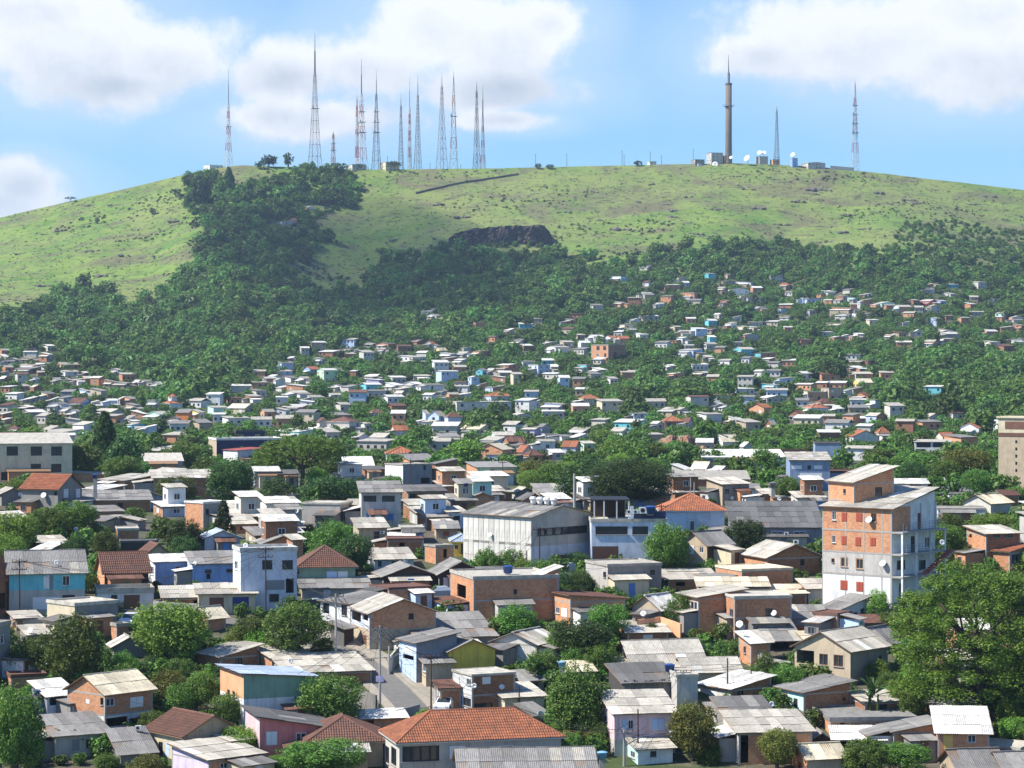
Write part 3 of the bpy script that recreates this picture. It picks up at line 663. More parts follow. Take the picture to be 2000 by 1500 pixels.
H(376, 406, 441, 1206, 1236, 'gv:1.0:cream', 'B', 'B', '', 'small brick hut with cream gable roof right of the bright tree', 'small brick hut')
H(626, 684, 762, 1180, 1228, 'mv:.6:grey', 'W', 'sl', 'L gblack 667 1181 678 1202;L oblack 630 1178 643 1198', 'white upper house with dark grey roof at the street corner', 'white corner house')
H(685, 722, 851, 1198, 1272, 'gu:1.4:pale', 'wb', 'B', 'L oblack 687 1195 705 1213;L oblack 708 1195 719 1212;R gblack 798 1198 808 1210;L dbrown 706 1240 716 1270', 'brick house with pale roof and white balcony front on the street', 'balcony brick house', low=(1230, 'E'))
H(646, 672, 691, 1228, 1264, 'mu:.5:grey', 'wg', 'wd', '', 'leaning grey timber shack below the white corner house', 'leaning timber shack')
H(723, 760, 841, 1150, 1197, 'flat:.1:tileold', 'B', 'B', '', 'plain brick box behind the balcony brick house', 'plain brick box')
H(880, 925, 1091, 1130, 1220, 'flat:.2:pale', 'B', 'B', 'L oblack 893 1142 910 1167;L dbrown 885 1186 891 1211;L dred 897 1190 908 1209;R gblack 1003 1151 1010 1161', 'three-level brick house with open veranda on its left side', 'veranda brick house', floors=2)
H(1032, 1046, 1093, 1128, 1206, 'mv:1.0:white', 'B', 'B', '', 'raised brick room with white sloped roof beside parked cars', 'raised brick room', D=303)
H(731, 749, 853, 1126, 1154, 'gu:1.2:grey', 'wg', 'wd', 'R gbrown 770 1132 782 1148', 'blackened timber shack with grey gable roof left of its twin', 'left blackened shack')
H(838, 858, 944, 1121, 1152, 'gu:1.4:grey', 'wg', 'wd', 'R swhite 866 1128 876 1146', 'blackened timber shack with grey gable roof above the veranda brick house', 'right blackened shack')
H(None, 584, 694, 1110, 1153, 'hip:2.4:tileold', 'gr', 'gr', 'R pwhite 660 1116 679 1136;R ppaleblue 638 1116 658 1134', 'green house under a dark pyramid tile roof', 'green pyramid-roofed house', dep=8)
H(None, 590, 722, 1150, 1172, 'mu:.6:grey', 'E', 'Gl', 'R swhite 632 1152 646 1168', 'row of low grey roofs with pale shutters below the pyramid roof', 'low grey roof row', dep=6, D=311)
H(718, 732, 808, 1093, 1114, 'mu:.9:pale', 'W', 'wb', 'R gpaleblue 738 1095 746 1108;R gblack 765 1096 778 1108', 'small white house with pale roof right of the dark round tree', 'small white house')
H(690, 701, 756, 1031, 1080, 'mu:.9:pale', 'E', 'E', 'R gblack 730 1038 741 1051', 'plain beige house with pale roof below the grey three-storey house', 'plain beige house')
H(590, 664, 687, 984, 1032, 'flat:.1:pale', 'Gl', 'G', '', 'windowless light concrete block above the dark round trees', 'windowless concrete block', D=368)
H(672, 703, 713, 986, 1024, 'mv:.5:pale', 'B', 'B', 'L oblack 680 992 686 998', 'narrow sunlit brick house left of the grey three-storey house', 'narrow brick house', D=372)
H(None, 706, 783, 962, 1030, 'mu:1.1:grey', 'Gl', 'Gl', 'R gblack 710 968 735 980;R gblack 746 968 771 980;R sblue 715 1002 728 1015;R obrown 738 1002 752 1018;R sblue 756 1003 769 1016', 'grey three-storey house with blue shutters and two wide upper windows', 'grey three-storey house', dep=7, D=366)
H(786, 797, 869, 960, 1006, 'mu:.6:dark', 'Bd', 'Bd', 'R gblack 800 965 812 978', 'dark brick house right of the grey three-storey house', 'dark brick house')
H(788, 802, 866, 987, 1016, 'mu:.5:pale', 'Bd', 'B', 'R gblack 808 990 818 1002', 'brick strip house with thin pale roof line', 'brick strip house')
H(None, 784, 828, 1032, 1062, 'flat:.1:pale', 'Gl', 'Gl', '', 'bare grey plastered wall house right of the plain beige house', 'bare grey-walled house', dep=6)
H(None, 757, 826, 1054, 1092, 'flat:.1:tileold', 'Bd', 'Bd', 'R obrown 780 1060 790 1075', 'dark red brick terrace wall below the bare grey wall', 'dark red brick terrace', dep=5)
H(None, 885, 922, 1059, 1086, 'hip:.8:blue', 'ye', 'ye', 'R gblack 900 1062 908 1082;R gwhite 888 1064 895 1073', 'tiny mustard yellow house beside the long concrete warehouse', 'tiny mustard house', dep=5)
H(830, 851, 886, 1067, 1102, 'flat:.1:pale', 'B', 'B', 'R oblack 866 1072 873 1090', 'broken brick walls left of the tiny mustard house', 'broken brick walls')
H(None, 852, 894, 1033, 1052, 'mu:.6:grey', 'E', 'E', 'R sred 866 1038 877 1046', 'small beige house with red window above the mustard house', 'small red-windowed house', dep=5)
W0 = H(905, 1038, 1154, 1010, 1118, 'gu:1.2:grey', 'pw', 'Gl', 'R gblack 1050 1029 1147 1044;R Gbrown 1117 1084 1141 1110;R Gbrown 1090 1084 1106 1106', 'long grey concrete panel warehouse with low dark gable roof', 'concrete warehouse', name='warehouse', cat='warehouse', th=44, low=(1068, 'wb'))
B0 = H(None, 1155, 1302, 1018, 1114, 'flat:.25:pale', 'wb', 'wb', 'R gblack 1163 1028 1226 1044;R gblack 1235 1028 1266 1044;R Gbrown 1157 1067 1208 1094', 'bluish white commercial building with strip windows and brown gate', 'bluish white building', dep=12, name='building', cat='building')
H(None, 1292, 1415, 999, 1052, 'hip:2.2:tile', 'lb', 'lb', 'R gwhite 1348 1016 1356 1042;R ppaleblue 1300 1000 1340 1042', 'sky blue house with red tile hip roof behind feathery tree', 'sky blue house', dep=9)
H(1172, 1206, 1309, 968, 992, 'mu:.7:pale', 'B', 'B', 'L gblack 1174 974 1180 982', 'brick house with flat pale roof in front of the huge dark tree', 'brick house by the huge tree')
H(1330, 1381, 1430, 1064, 1108, 'gv:1.5:grey', 'E', 'wd', 'L swhite 1346 1066 1356 1082;L gwhite 1366 1068 1374 1080', 'weathered timber house with grey gable roof between two round trees', 'weathered timber house')
H(1144, 1187, 1292, 1105, 1170, 'flat:.15:pale', 'Gl', 'G', 'L gblack 1178 1117 1184 1128;R gblack 1270 1113 1279 1123', 'bare concrete box house with one small window per side', 'bare concrete box')
H(1066, 1114, 1221, 1164, 1228, 'm-v:.6:tileold', 'B', 'B', 'L swhite 1073 1184 1080 1202;L swhite 1097 1188 1108 1205;L gwhite 1085 1186 1093 1198', 'sunlit orange brick house with white shutters below the concrete box', 'white-shuttered brick house')
H(1235, 1290, 1330, 1190, 1228, 'gv:1.4:white', 'E', 'Bd', 'L gblack 1244 1195 1253 1208;L gwhite 1268 1198 1275 1210;R oblack 1294 1192 1306 1222', 'beige house with bright white roof and satellite dish', 'beige white-roofed house')
H(1326, 1364, 1452, 1167, 1238, 'mv:.7:pale', 'B', 'B', 'L oblack 1334 1170 1346 1190;L gwhite 1348 1174 1362 1192', 'brick house with open corner porch and pale flat roof', 'corner porch brick house')
H(1403, 1435, 1546, 1167, 1252, 'flat:.1:pale', 'B', 'B', 'L gblack 1413 1187 1419 1203;L ggrey 1425 1189 1432 1206;R gblack 1495 1188 1509 1203', 'two-storey brick house with three dishes at its right side', 'dish brick house')
H(1398, 1449, 1548, 1114, 1162, 'flat:.1:cream', 'B', 'B', 'L swhite 1409 1122 1418 1138;L dwhite 1430 1124 1438 1142', 'flat-topped brick house with projecting cream slab left of the tower house', 'cream-slab brick house', over=.5)
H(1446, 1498, 1605, 1089, 1128, 'gu:1.5:pale', 'B', 'Bd', 'R gblack 1563 1092 1571 1105', 'dark brick house with pale gable roof left of the five-storey house', 'pale-gabled brick house')
H(None, 1366, 1500, 1146, 1166, 'mu:.5:cream', 'B', 'B', '', 'long cream roof sheet over brick between flat brick houses', 'long cream roof', dep=6, D=303)
H(None, 1432, 1606, 1030, 1078, 'mu:2.4:dark', 'sl', 'sl', 'R gpaleblue 1507 1037 1530 1062;R gpaleblue 1550 1037 1573 1062;R gpaleblue 1470 1038 1490 1060', 'slate blue commercial block with wide dark roof behind the five-storey house', 'slate commercial block', dep=15, name='building', cat='building')
H(1888, 1926, 1992, 1043, 1114, 'mu:.6:pale', 'B', 'Bd', 'L obrown 1893 1043 1898 1050;R gblack 1940 1041 1952 1050;R gblack 1962 1041 1978 1050', 'tall orange brick house with pale roof at the right edge', 'right-edge brick house')
H(1922, 1972, 2012, 1078, 1118, 'mv:.7:tile', 'B', 'B', 'R ggrey 1976 1082 1990 1100', 'brick annex with sagging red tile roof at the right edge', 'red-tiled annex', D=326)
H(1552, 1661, 1734, 1271, 1340, 'gv:1.7:pale', 'E', 'G', 'L oblack 1556 1270 1590 1296;L gbrown 1600 1277 1617 1299;L gbrown 1628 1279 1647 1302;R gblack 1717 1280 1722 1289', 'beige gabled house with balcony and two brown windows', 'beige gabled house')  # right wall grey instead of beige: its shade put into the colour
H(1588, 1635, 1662, 1200, 1248, 'flat:.1:tileold', 'B', 'B', 'L gblack 1615 1216 1619 1224', 'bright orange brick cube behind the beige gabled house', 'orange brick cube', D=286)
H(1668, 1728, 1758, 1256, 1278, 'gv:1.5:grey', 'B', 'G', '', 'brick house with grey gable roof left of the great spreading tree', 'grey-gabled brick house')
H(1604, 1640, 1693, 1191, 1218, 'mv:1.2:grey', 'W', 'W', 'R gblack 1666 1196 1675 1202;R gblack 1681 1186 1688 1199', 'white annex with grey roof at the foot of the five-storey house', 'white annex')
H(1488, 1510, 1626, 1222, 1243, 'mu:1.4:grey', 'E', 'Bd', '', 'long grey shed roof below the five-storey house', 'long grey shed')
H(1478, 1500, 1562, 1251, 1272, 'mu:1.6:grey', 'Gl', 'wd', 'R oblack 1508 1254 1540 1268', 'dark open shed with grey roof left of the beige gabled house', 'dark open shed')
H(1443, 1467, 1504, 1256, 1302, 'mu:.8:white', 'B', 'B', 'L ggrey 1452 1262 1457 1276', 'small orange brick house with white roof above the leafy pole', 'small orange brick house')
H(1200, 1238, 1379, 1303, 1322, 'gv:2.3:pale', 'wg', 'wd', 'L gbrown 1213 1288 1217 1304', 'grey timber house under a big ribbed pale roof', 'ribbed pale-roofed house')
SH = H(1189, 1219, 1323, 1334, 1374, 'mu:1.1:dark', 'dk', 'wg', '', 'shack walled with upright weathered grey planks', 'plank-walled shack')
H(1316, 1322, 1363, 1320, 1387, 'flat:.1:pale', 'Gl', 'Gl', '', 'bare light concrete wall beside the plank-walled shack', 'light concrete wall', dep=6, D=262)
H(1318, 1341, 1446, 1313, 1332, 'gv:1.1:pale', 'cr', 'cr', '', 'low cream house with ribbed pale gable roof behind the plank shack', 'low cream house')
H(1363, 1428, 1506, 1346, 1374, 'mv:.9:white', 'O', 'Bd', 'R gblack 1440 1349 1452 1358;L pwhite 1366 1346 1400 1362', 'brick house with broad bright white roof right of the plank shack', 'broad white-roofed house')
H(1174, 1200, 1319, 1394, 1477, 'mu:1.2:pale', 'pk', 'pk', 'R spaleblue 1216 1406 1226 1424;R g 1227 1406 1237 1424;R spaleblue 1273 1404 1298 1426;L gblack 1180 1398 1184 1408', 'pale pink two-storey house with blue shutters and pale roof', 'pale pink house', low=(1446, 'Gl'))
H(1224, 1246, 1314, 1463, 1494, 'mu:.6:pale', 'mt', 'W', 'L g 1231 1467 1240 1480;R gblack 1270 1467 1282 1478', 'mint green hut with pale roof in front of the pale pink house', 'mint green hut')
H(1513, 1570, 1663, 1353, 1390, 'mv:.8:grey', 'mt', 'Bd', 'L smagenta 1525 1354 1538 1381;L dblack 1550 1364 1558 1384;R gblack 1645 1362 1652 1370', 'mint green house with magenta door left of the banana clump', 'magenta-door house')
H(1584, 1622, 1790, 1406, 1438, 'flat:.2:grey', 'B', 'B', 'R oblack 1640 1412 1650 1420', 'long flat-topped brick house above the bottom right roofs', 'long flat brick house')
H(1412, 1443, 1586, 1431, 1494, 'mu:.9:pale', 'Gl', 'B', 'R oblack 1446 1436 1462 1490;R gbrown 1500 1440 1516 1460', 'brick house with columns under a long pale roof', 'columned brick house')
H(1394, 1421, 1513, 1402, 1424, 'mu:1.2:dark', 'G', 'G', '', 'dark grey roof with thin chimney pipe beyond the yellow-green tree', 'dark chimney roof', D=254)
H(1719, 1746, 1832, 1429, 1474, 'mv:.7:grey', 'B', 'B', 'R g 1790 1437 1806 1452', 'brick house with dark grey sloping roof beside the yellow-doored one', 'grey-sloped brick house')
H(None, 1832, 1932, 1432, 1494, 'mu:1.3:white', 'B', 'B', 'R dyellow 1842 1434 1862 1466;R g 1890 1432 1906 1450', 'brick house with yellow door and bright white roof', 'yellow-door house', dep=8)
H(1906, 1992, 2022, 1463, 1486, 'flat:.1:pale', 'B', 'B', '', 'low sunlit brick wall house in the bottom right corner', 'low corner brick house')
H(None, 1630, 1726, 1445, 1472, 'mu:.5:white', 'W', 'W', 'R oblack 1634 1448 1668 1468', 'white carport with dark opening between bottom right trees', 'white carport', dep=5)
H(1572, 1580, 1630, 1448, 1462, 'gu:.8:grey', 'wd', 'wd', '', 'dark timber gable between yellow tree and white carport', 'dark timber gable')
H(1547, 1578, 1649, 1481, 1514, 'gv:1.0:cream', 'ap', 'E', 'L gred 1558 1489 1566 1506', 'little apricot house with cream corrugated roof at the bottom edge', 'little apricot house')
H(1836, 1872, 1962, 1500, 1530, 'gv:1.3:grey', 'E', 'E', '', 'grey gable roof at the bottom edge beside cream gable', 'bottom grey gable')
H(1930, 1962, 2040, 1498, 1530, 'gv:1.0:grey', 'cr', 'cr', '', 'cream gable house in the very bottom right corner', 'bottom cream gable', D=240)
H(1848, 1870, 1936, 1230, 1292, 'mu:.6:white', 'B', 'B', '', 'brick house with white roof hidden inside the great spreading tree', 'hidden brick house')
H(1826, 1862, 1905, 1290, 1340, 'mu:.6:pale', 'B', 'Bd', '', 'lower brick house hidden behind the great spreading tree', 'lower hidden brick house')
H(843, 877, 967, 1272, 1332, 'gu:1.1:grey', 'ye', 'ye', 'L gbrown 864 1283 873 1300;L gwhite 850 1284 860 1296', 'mustard yellow house with grey gable roof beside the street', 'mustard street house')
H(780, 813, 892, 1256, 1337, 'mv:.8:grey', 'lb', 'sl', 'L pwhite 786 1262 806 1276;L dpaleblue 792 1297 802 1332;L oblack 787 1279 808 1288', 'light blue house front with balcony on the sloping street', 'light blue street house')
H(783, 816, 968, 1246, 1278, 'mu:1.6:grey', 'E', 'G', '', 'long grey corrugated roof with pale patches behind the light blue house', 'long patched grey roof', D=289)
H(962, 1048, 1094, 1258, 1298, 'gv:1.1:pale', 'O', 'Bd', 'L oblack 966 1262 985 1284;L oblack 992 1262 1004 1284;L dwhite 1012 1264 1024 1290', 'bungalow with pale gable roof and dark porch right of the mustard house', 'porch bungalow')
H(884, 922, 1006, 1319, 1402, 'flat:.05:pale', 'W', 'Bd', 'L gwhite 911 1325 920 1338;L gblack 890 1358 902 1373;L gblack 905 1363 920 1379;R gblack 926 1373 962 1396;R pwhite 942 1322 958 1336', 'two-storey white and brick house with glass shopfront by the street', 'glass-fronted house')
H(818, 832, 884, 1296, 1345, 'mu:.5:grey', 'E', 'E', 'L gpaleblue 826 1296 832 1312', 'narrow beige house between light blue and mustard houses', 'narrow beige house', D=273) 
H(955, 986, 1063, 1363, 1404, 'mu:.7:pale', 'cr', 'cr', 'L obrown 962 1368 972 1384', 'low cream house with pale roof right of the glass-fronted house', 'low pale-roofed house')
H(1014, 1041, 1069, 1397, 1422, 'mu:.7:grey', 'Gl', 'Gl', '', 'small light grey hut left of the feathery green tree', 'light grey hut')
H(848, 860, 900, 1345, 1392, 'mu:.4:tileold', 'Gl', 'Bd', 'L dred 854 1360 862 1390', 'narrow porch house with brown roof left of the white car', 'narrow porch house', D=268)
# upper left
H(42, 113, 160, 955, 1006, 'gu:2.0:tile', 'G', 'G', 'R swhite 124 955 133 972;R swhite 148 955 156 972;L gblack 106 960 112 968', 'grey gabled house with red tile roof and two white shutters', 'grey gabled house')
H(-10, 3, 46, 964, 988, 'gu:.8:pale', 'G', 'G', '', 'low grey house with pale roof left of the grey gabled house', 'low grey house')
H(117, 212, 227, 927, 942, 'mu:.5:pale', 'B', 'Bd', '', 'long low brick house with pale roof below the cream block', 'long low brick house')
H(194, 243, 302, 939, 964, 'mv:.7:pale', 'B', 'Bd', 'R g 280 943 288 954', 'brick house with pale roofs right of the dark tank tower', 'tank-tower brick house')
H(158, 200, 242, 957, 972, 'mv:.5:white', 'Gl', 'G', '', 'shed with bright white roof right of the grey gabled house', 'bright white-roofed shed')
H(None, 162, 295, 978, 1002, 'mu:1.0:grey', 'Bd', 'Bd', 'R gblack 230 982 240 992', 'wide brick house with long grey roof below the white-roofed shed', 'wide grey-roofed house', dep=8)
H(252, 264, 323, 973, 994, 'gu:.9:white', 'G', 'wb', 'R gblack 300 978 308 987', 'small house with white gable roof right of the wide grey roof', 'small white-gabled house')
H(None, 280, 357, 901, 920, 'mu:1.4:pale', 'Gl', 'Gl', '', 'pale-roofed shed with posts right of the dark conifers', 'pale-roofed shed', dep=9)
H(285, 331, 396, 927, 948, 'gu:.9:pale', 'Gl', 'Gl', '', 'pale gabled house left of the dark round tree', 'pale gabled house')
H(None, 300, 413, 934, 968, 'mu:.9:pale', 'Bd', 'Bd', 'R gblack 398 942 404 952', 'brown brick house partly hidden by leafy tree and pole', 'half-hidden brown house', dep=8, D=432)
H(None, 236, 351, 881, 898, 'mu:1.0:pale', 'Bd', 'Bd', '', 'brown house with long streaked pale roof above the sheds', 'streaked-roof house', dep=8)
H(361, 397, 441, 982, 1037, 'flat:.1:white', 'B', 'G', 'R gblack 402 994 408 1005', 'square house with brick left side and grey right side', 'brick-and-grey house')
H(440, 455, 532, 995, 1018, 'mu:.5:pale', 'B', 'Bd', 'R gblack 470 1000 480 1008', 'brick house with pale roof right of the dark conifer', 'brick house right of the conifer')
H(388, 400, 469, 1051, 1087, 'gu:.9:blue', 'wb', 'wb', 'R dgreen 419 1054 431 1082;R gblack 446 1053 458 1067', 'bluish white cottage with dark green door under the conifer', 'green-door cottage')
H(197, 232, 256, 1010, 1037, 'flat:.1:pale', 'Gl', 'B', 'L dwhite 212 1012 222 1026', 'unfinished grey and brick room with white door', 'unfinished room')
H(None, 230, 271, 1034, 1062, 'flat:.1:pale', 'Bd', 'Bd', '', 'dark red brick block below the unfinished room', 'dark red brick block', dep=5)
H(None, 236, 306, 1058, 1082, 'flat:.1:dark', 'dk', 'dk', '', 'dark retaining wall house below the red brick block', 'dark retaining wall', dep=3)
H(55, 82, 120, 1080, 1100, 'mv:1.0:white', 'Gl', 'G', '', 'grey shed with white lean-to roof above the turquoise house', 'white lean-to shed')
H(262, 276, 341, 1090, 1108, 'gu:1.7:tileold', 'E', 'E', '', 'beige gable with brown roof behind the plain blue house', 'beige gable')
H(None, -34, 141, 867, 944, 'mu:1.6:pale', 'cr', 'cr', 'R gblack 13 872 35 890;R gblack 60 872 82 890;R gblack 100 872 121 890;R gblack 60 906 80 924;R gblack 100 906 120 922;R oblack 2 922 18 938', 'long cream two-storey building with three dark square windows', 'long cream building', dep=14, name='building', cat='building')
H(407, 423, 552, 859, 906, 'flat:.3:white', 'E', 'nv', '', 'navy blue box building with beige left side', 'navy building', name='building', cat='building')
H(None, 461, 517, 843, 878, 'flat:.3:dark', 'nv', 'nv', 'R ptan 468 848 476 854;R ptan 498 848 508 853', 'raised navy block on top of the navy building', 'raised navy block', dep=7, name='building', cat='building', D=730)
H(436, 464, 516, 880, 914, 'mv:.4:red', 'W', 'wb', 'R gblue 486 888 499 910;L gblack 466 890 470 898', 'white house with pinkish red roof before the navy building', 'pink-red-roofed house')
# centre
H(None, 674, 730, 911, 930, 'mu:1.6:white', 'bl', 'bl', 'R gblack 691 914 697 920', 'bright blue house with broad white roof right of the umbrella tree', 'bright blue house', dep=10)
H(703, 713, 754, 917, 934, 'mu:.5:dark', 'Bd', 'Bd', 'R gblack 706 920 712 930', 'dark brick shed right of the bright blue house', 'dark brick shed')
H(752, 787, 844, 908, 958, 'flat:.1:pale', 'W', 'sl', 'R gblack 827 907 832 918;R oblack 822 933 840 944', 'white and blue-grey box house with thin poles in front', 'blue-grey box house')
H(759, 800, 853, 899, 910, 'gv:1.3:grey', 'ap', 'Bd', '', 'apricot gable with grey roof behind the box house', 'apricot gable')
H(841, 851, 894, 906, 932, 'mv:.9:grey', 'Bd', 'Bd', '', 'dark brick house with rising grey roof in the centre', 'rising-roof brick house')
H(840, 863, 900, 918, 957, 'm-v:.7:blue', 'E', 'bl', 'L gblack 858 928 861 934;R gblack 876 938 880 944', 'cornflower blue wedge-shaped house with beige left wall', 'blue wedge house')
H(911, 932, 1009, 913, 948, 'mu:.7:grey', 'B', 'gl', 'R gblack 935 921 940 929;R gblack 959 917 965 925;R dblack 970 921 977 935', 'pale green house with brick side wall behind a dark pole', 'pale green house')
H(None, 756, 814, 887, 900, 'hip:1.6:tile', 'wb', 'wb', 'R gblack 760 890 766 896', 'white house with twin red hip roof in the centre', 'red hip-roofed house', dep=9)
H(929, 981, 1001, 878, 907, 'gv:1.4:cream', 'ap', 'ap', 'L gred 948 878 955 890;L gbrown 968 882 976 890', 'salmon apricot house with red window left of the tiled roofs', 'salmon apricot house')
H(None, 498, 546, 921, 952, 'mu:.6:white', 'sl', 'sl', 'R gblack 525 930 532 940', 'slate grey house under the umbrella tree', 'slate house under the tree', dep=7)
H(None, 544, 582, 926, 952, 'mu:.5:dark', 'Bd', 'Bd', '', 'brown brick house in the shade of the umbrella tree', 'shaded brown house', dep=6)
# right of centre
H(None, 1322, 1463, 936, 950, 'mu:1.2:pale', 'B', 'Bd', '', 'wide brick house with broad grey roof right of the huge dark tree', 'broad grey-roofed house', dep=9)
H(1380, 1411, 1463, 946, 988, 'mu:.7:pale', 'E', 'G', 'R gblack 1416 955 1424 965', 'grey-brown house with bluish roof behind the street lamp', 'lamp-side grey house')
H(None, 1446, 1481, 954, 980, 'mu:.4:grey', 'W', 'Bd', 'R swhite 1449 955 1458 970;R swhite 1468 955 1479 970', 'brick house with two white shutters right of the lamp', 'twin-shutter house', dep=5)
H(None, 1426, 1492, 984, 1000, 'flat:.1:pale', 'wb', 'wb', 'R pgrey 1434 986 1440 998;R pgrey 1452 986 1458 998;R pgrey 1470 986 1476 998', 'low bluish white wall with grey panels below the shutters', 'low bluish wall', dep=3)
H(None, 1372, 1533, 893, 914, 'mu:1.2:white', 'cr', 'W', 'R ptan 1432 895 1456 910;R pgrey 1372 896 1400 912', 'long white warehouse beyond the huge dark tree', 'long white warehouse', dep=16, name='warehouse', cat='warehouse')
H(None, 1543, 1621, 899, 958, 'mu:.8:pale', 'sb', 'sb', 'R pwhite 1546 909 1566 916;R gblack 1577 909 1584 917;R pwhite 1590 909 1606 916;R pwhite 1562 924 1606 931;R pwhite 1574 938 1606 946', 'steel blue apartment house with white window bands', 'steel blue apartments', dep=14, name='building', cat='building')
H(None, 1592, 1642, 866, 905, 'flat:.2:dark', 'sb', 'sb', '', 'blank steel blue stair tower above the apartment house', 'steel blue stair tower', dep=9, name='building', cat='building', D=610)
H(None, 1575, 1606, 950, 974, 'flat:.1:pale', 'tq', 'tq', 'R gblack 1604 955 1608 965', 'turquoise base wall below the steel blue apartments', 'turquoise base', dep=4, D=480)
H(None, 1522, 1591, 879, 899, 'flat:.2:tileold', 'B', 'B', 'R gblack 1540 884 1550 886;R gblack 1556 884 1566 886', 'orange brick block left of the blank steel blue tower', 'orange brick block', dep=9)
H(None, 1617, 1700, 922, 952, 'flat:.2:tileold', 'W', 'sb', 'R gblack 1646 928 1656 934', 'blue-grey block behind the roof of the five-storey house', 'blue-grey block', dep=9)
T0 = H(1950, 2044, 2066, 852, 958, 'flat:.4:tileold', 'E', 'E', ';'.join('L gblack 1983 %d 1987 %d' % (860 + 14 * k, 866 + 14 * k) for k in range(7)), 'tall beige apartment tower cut by the right edge', 'beige apartment tower', name='apartment_tower', cat='building', th=22)
H(None, 1787, 1858, 863, 888, 'mu:.4:pale', 'W', 'W', 'R oblack 1790 864 1818 874;R oblack 1822 864 1852 874;R oblack 1786 877 1808 886', 'white open carport building left of the beige tower', 'open carport building', dep=8)
H(None, 1746, 1812, 945, 970, 'mu:.4:white', 'W', 'W', 'R gblack 1776 947 1800 956', 'white flat building just right of the five-storey house top', 'white flat building', dep=8)
H(None, 1832, 1925, 994, 1026, 'flat:.1:pale', 'wb', 'wb', 'R gblack 1842 1009 1849 1018', 'long bluish white wall house right of the five-storey house', 'long bluish house', dep=6)
H(1880, 1935, 1976, 983, 1004, 'gv:1.2:cream', 'O', 'Gl', '', 'off-white house with pale double gable near the right edge', 'off-white gabled house')
H(1950, 1960, 1990, 968, 988, 'mu:.6:tileold', 'W', 'Bd', '', 'small brown-roofed house at the right edge', 'small brown-roofed house')
# filler shacks of the crowded middle ground: (left, corner, right, eave, ground, roof, wall left, wall right)
MIDS = [(905, 925, 1000, 962, 980, 'mu:.8:pale', 'E', 'Bd'), (1000, 1012, 1040, 960, 975, 'gu:.6:pale', 'Gl', 'G'), (1040, 1055, 1122, 962, 982, 'mu:1:grey', 'G', 'G'), (1012, 1025, 1062, 975, 996, 'gu:.8:dark', 'Bd', 'Bd'),
    (1060, 1075, 1112, 975, 1000, 'mu:.6:white', 'B', 'Bd'), (905, 918, 965, 972, 992, 'gu:.7:grey', 'Bd', 'B'), (850, 865, 912, 950, 972, 'mu:.6:pale', 'B', 'B'), (868, 882, 930, 978, 1000, 'mu:.7:grey', 'G', 'Bd'),
    (925, 938, 985, 960, 985, 'mu:.6:pale', 'Bd', 'B'), (800, 815, 858, 1002, 1024, 'mu:.6:pale', 'Gl', 'wb'), (815, 832, 880, 1010, 1036, 'mu:.7:grey', 'B', 'Bd'), (860, 875, 908, 1000, 1034, 'mu:.5:pale', 'E', 'wb'),
    (440, 460, 520, 1010, 1028, 'mu:.7:pale', 'G', 'G'), (505, 522, 590, 1022, 1048, 'mu:.8:white', 'B', 'Bd'), (528, 540, 592, 1032, 1056, 'mu:.6:pale', 'Bd', 'Bd'), (480, 500, 566, 1046, 1066, 'mu:.7:grey', 'E', 'G'), (498, 514, 590, 1062, 1086, 'gu:.9:grey', 'G', 'B'),
    (440, 452, 500, 1024, 1042, 'mu:.6:pale', 'B', 'B'), (405, 420, 470, 990, 1010, 'mu:.5:white', 'Gl', 'Bd'), (560, 572, 592, 1054, 1092, 'mu:.4:pale', 'B', 'B'),
    (1120, 1140, 1172, 975, 996, 'mu:.7:dark', 'G', 'G'), (1300, 1318, 1370, 962, 985, 'mu:.7:grey', 'B', 'Bd'), (1480, 1492, 1545, 965, 990, 'mu:.5:pale', 'B', 'Bd'), (1500, 1512, 1552, 948, 972, 'gu:.6:dark', 'Gl', 'Gl'), (1545, 1558, 1612, 972, 996, 'mu:.6:pale', 'O', 'Gl'),
    (935, 950, 1010, 1128, 1150, 'mu:.8:dark', 'W', 'sl'), (640, 652, 712, 935, 956, 'mu:.7:grey', 'Bd', 'Bd'), (20, 32, 78, 1208, 1232, 'mu:.4:pale', 'B', 'Bd'), (40, 55, 108, 1240, 1262, 'mu:.6:pale', 'G', 'B'),
    (1095, 1108, 1160, 1312, 1336, 'mu:.6:cream', 'E', 'G'), (1000, 1020, 1062, 1330, 1352, 'mu:.6:grey', 'Gl', 'G'), (1180, 1196, 1262, 1302, 1322, 'mu:.5:cream', 'cr', 'E'), (1210, 1226, 1305, 1236, 1254, 'mu:.7:pale', 'B', 'Bd'), (1560, 1578, 1640, 1150, 1180, 'mu:.7:pale', 'E', 'Gl'),
    (1290, 1305, 1400, 1132, 1152, 'mu:.7:pale', 'G', 'Bd'), (1292, 1304, 1372, 1118, 1140, 'flat:.1:grey', 'Bd', 'G'), (1500, 1518, 1575, 1160, 1185, 'mu:.6:cream', 'B', 'Bd'), (745, 760, 810, 1048, 1066, 'mu:.5:white', 'Gl', 'B'),
    (1662, 1680, 1728, 1218, 1240, 'mu:.5:tileold', 'B', 'B'), (1560, 1575, 1620, 1250, 1275, 'mu:.5:cream', 'mt', 'E'), (1380, 1398, 1450, 1395, 1412, 'mu:.6:grey', 'Gl', 'G'), (1660, 1690, 1760, 1372, 1396, 'mu:.5:pale', 'Bd', 'Bd'), (1800, 1830, 1925, 1392, 1412, 'mu:.6:grey', 'B', 'Bd'),
    (60, 75, 130, 1060, 1078, 'mu:.5:pale', 'Gl', 'Bd'), (0, 14, 50, 1010, 1030, 'mu:.5:pale', 'G', 'G'), (160, 178, 240, 1000, 1022, 'mu:.5:grey', 'E', 'Bd'), (300, 318, 372, 990, 1010, 'mu:.5:white', 'B', 'wb')]
MIDREF = []
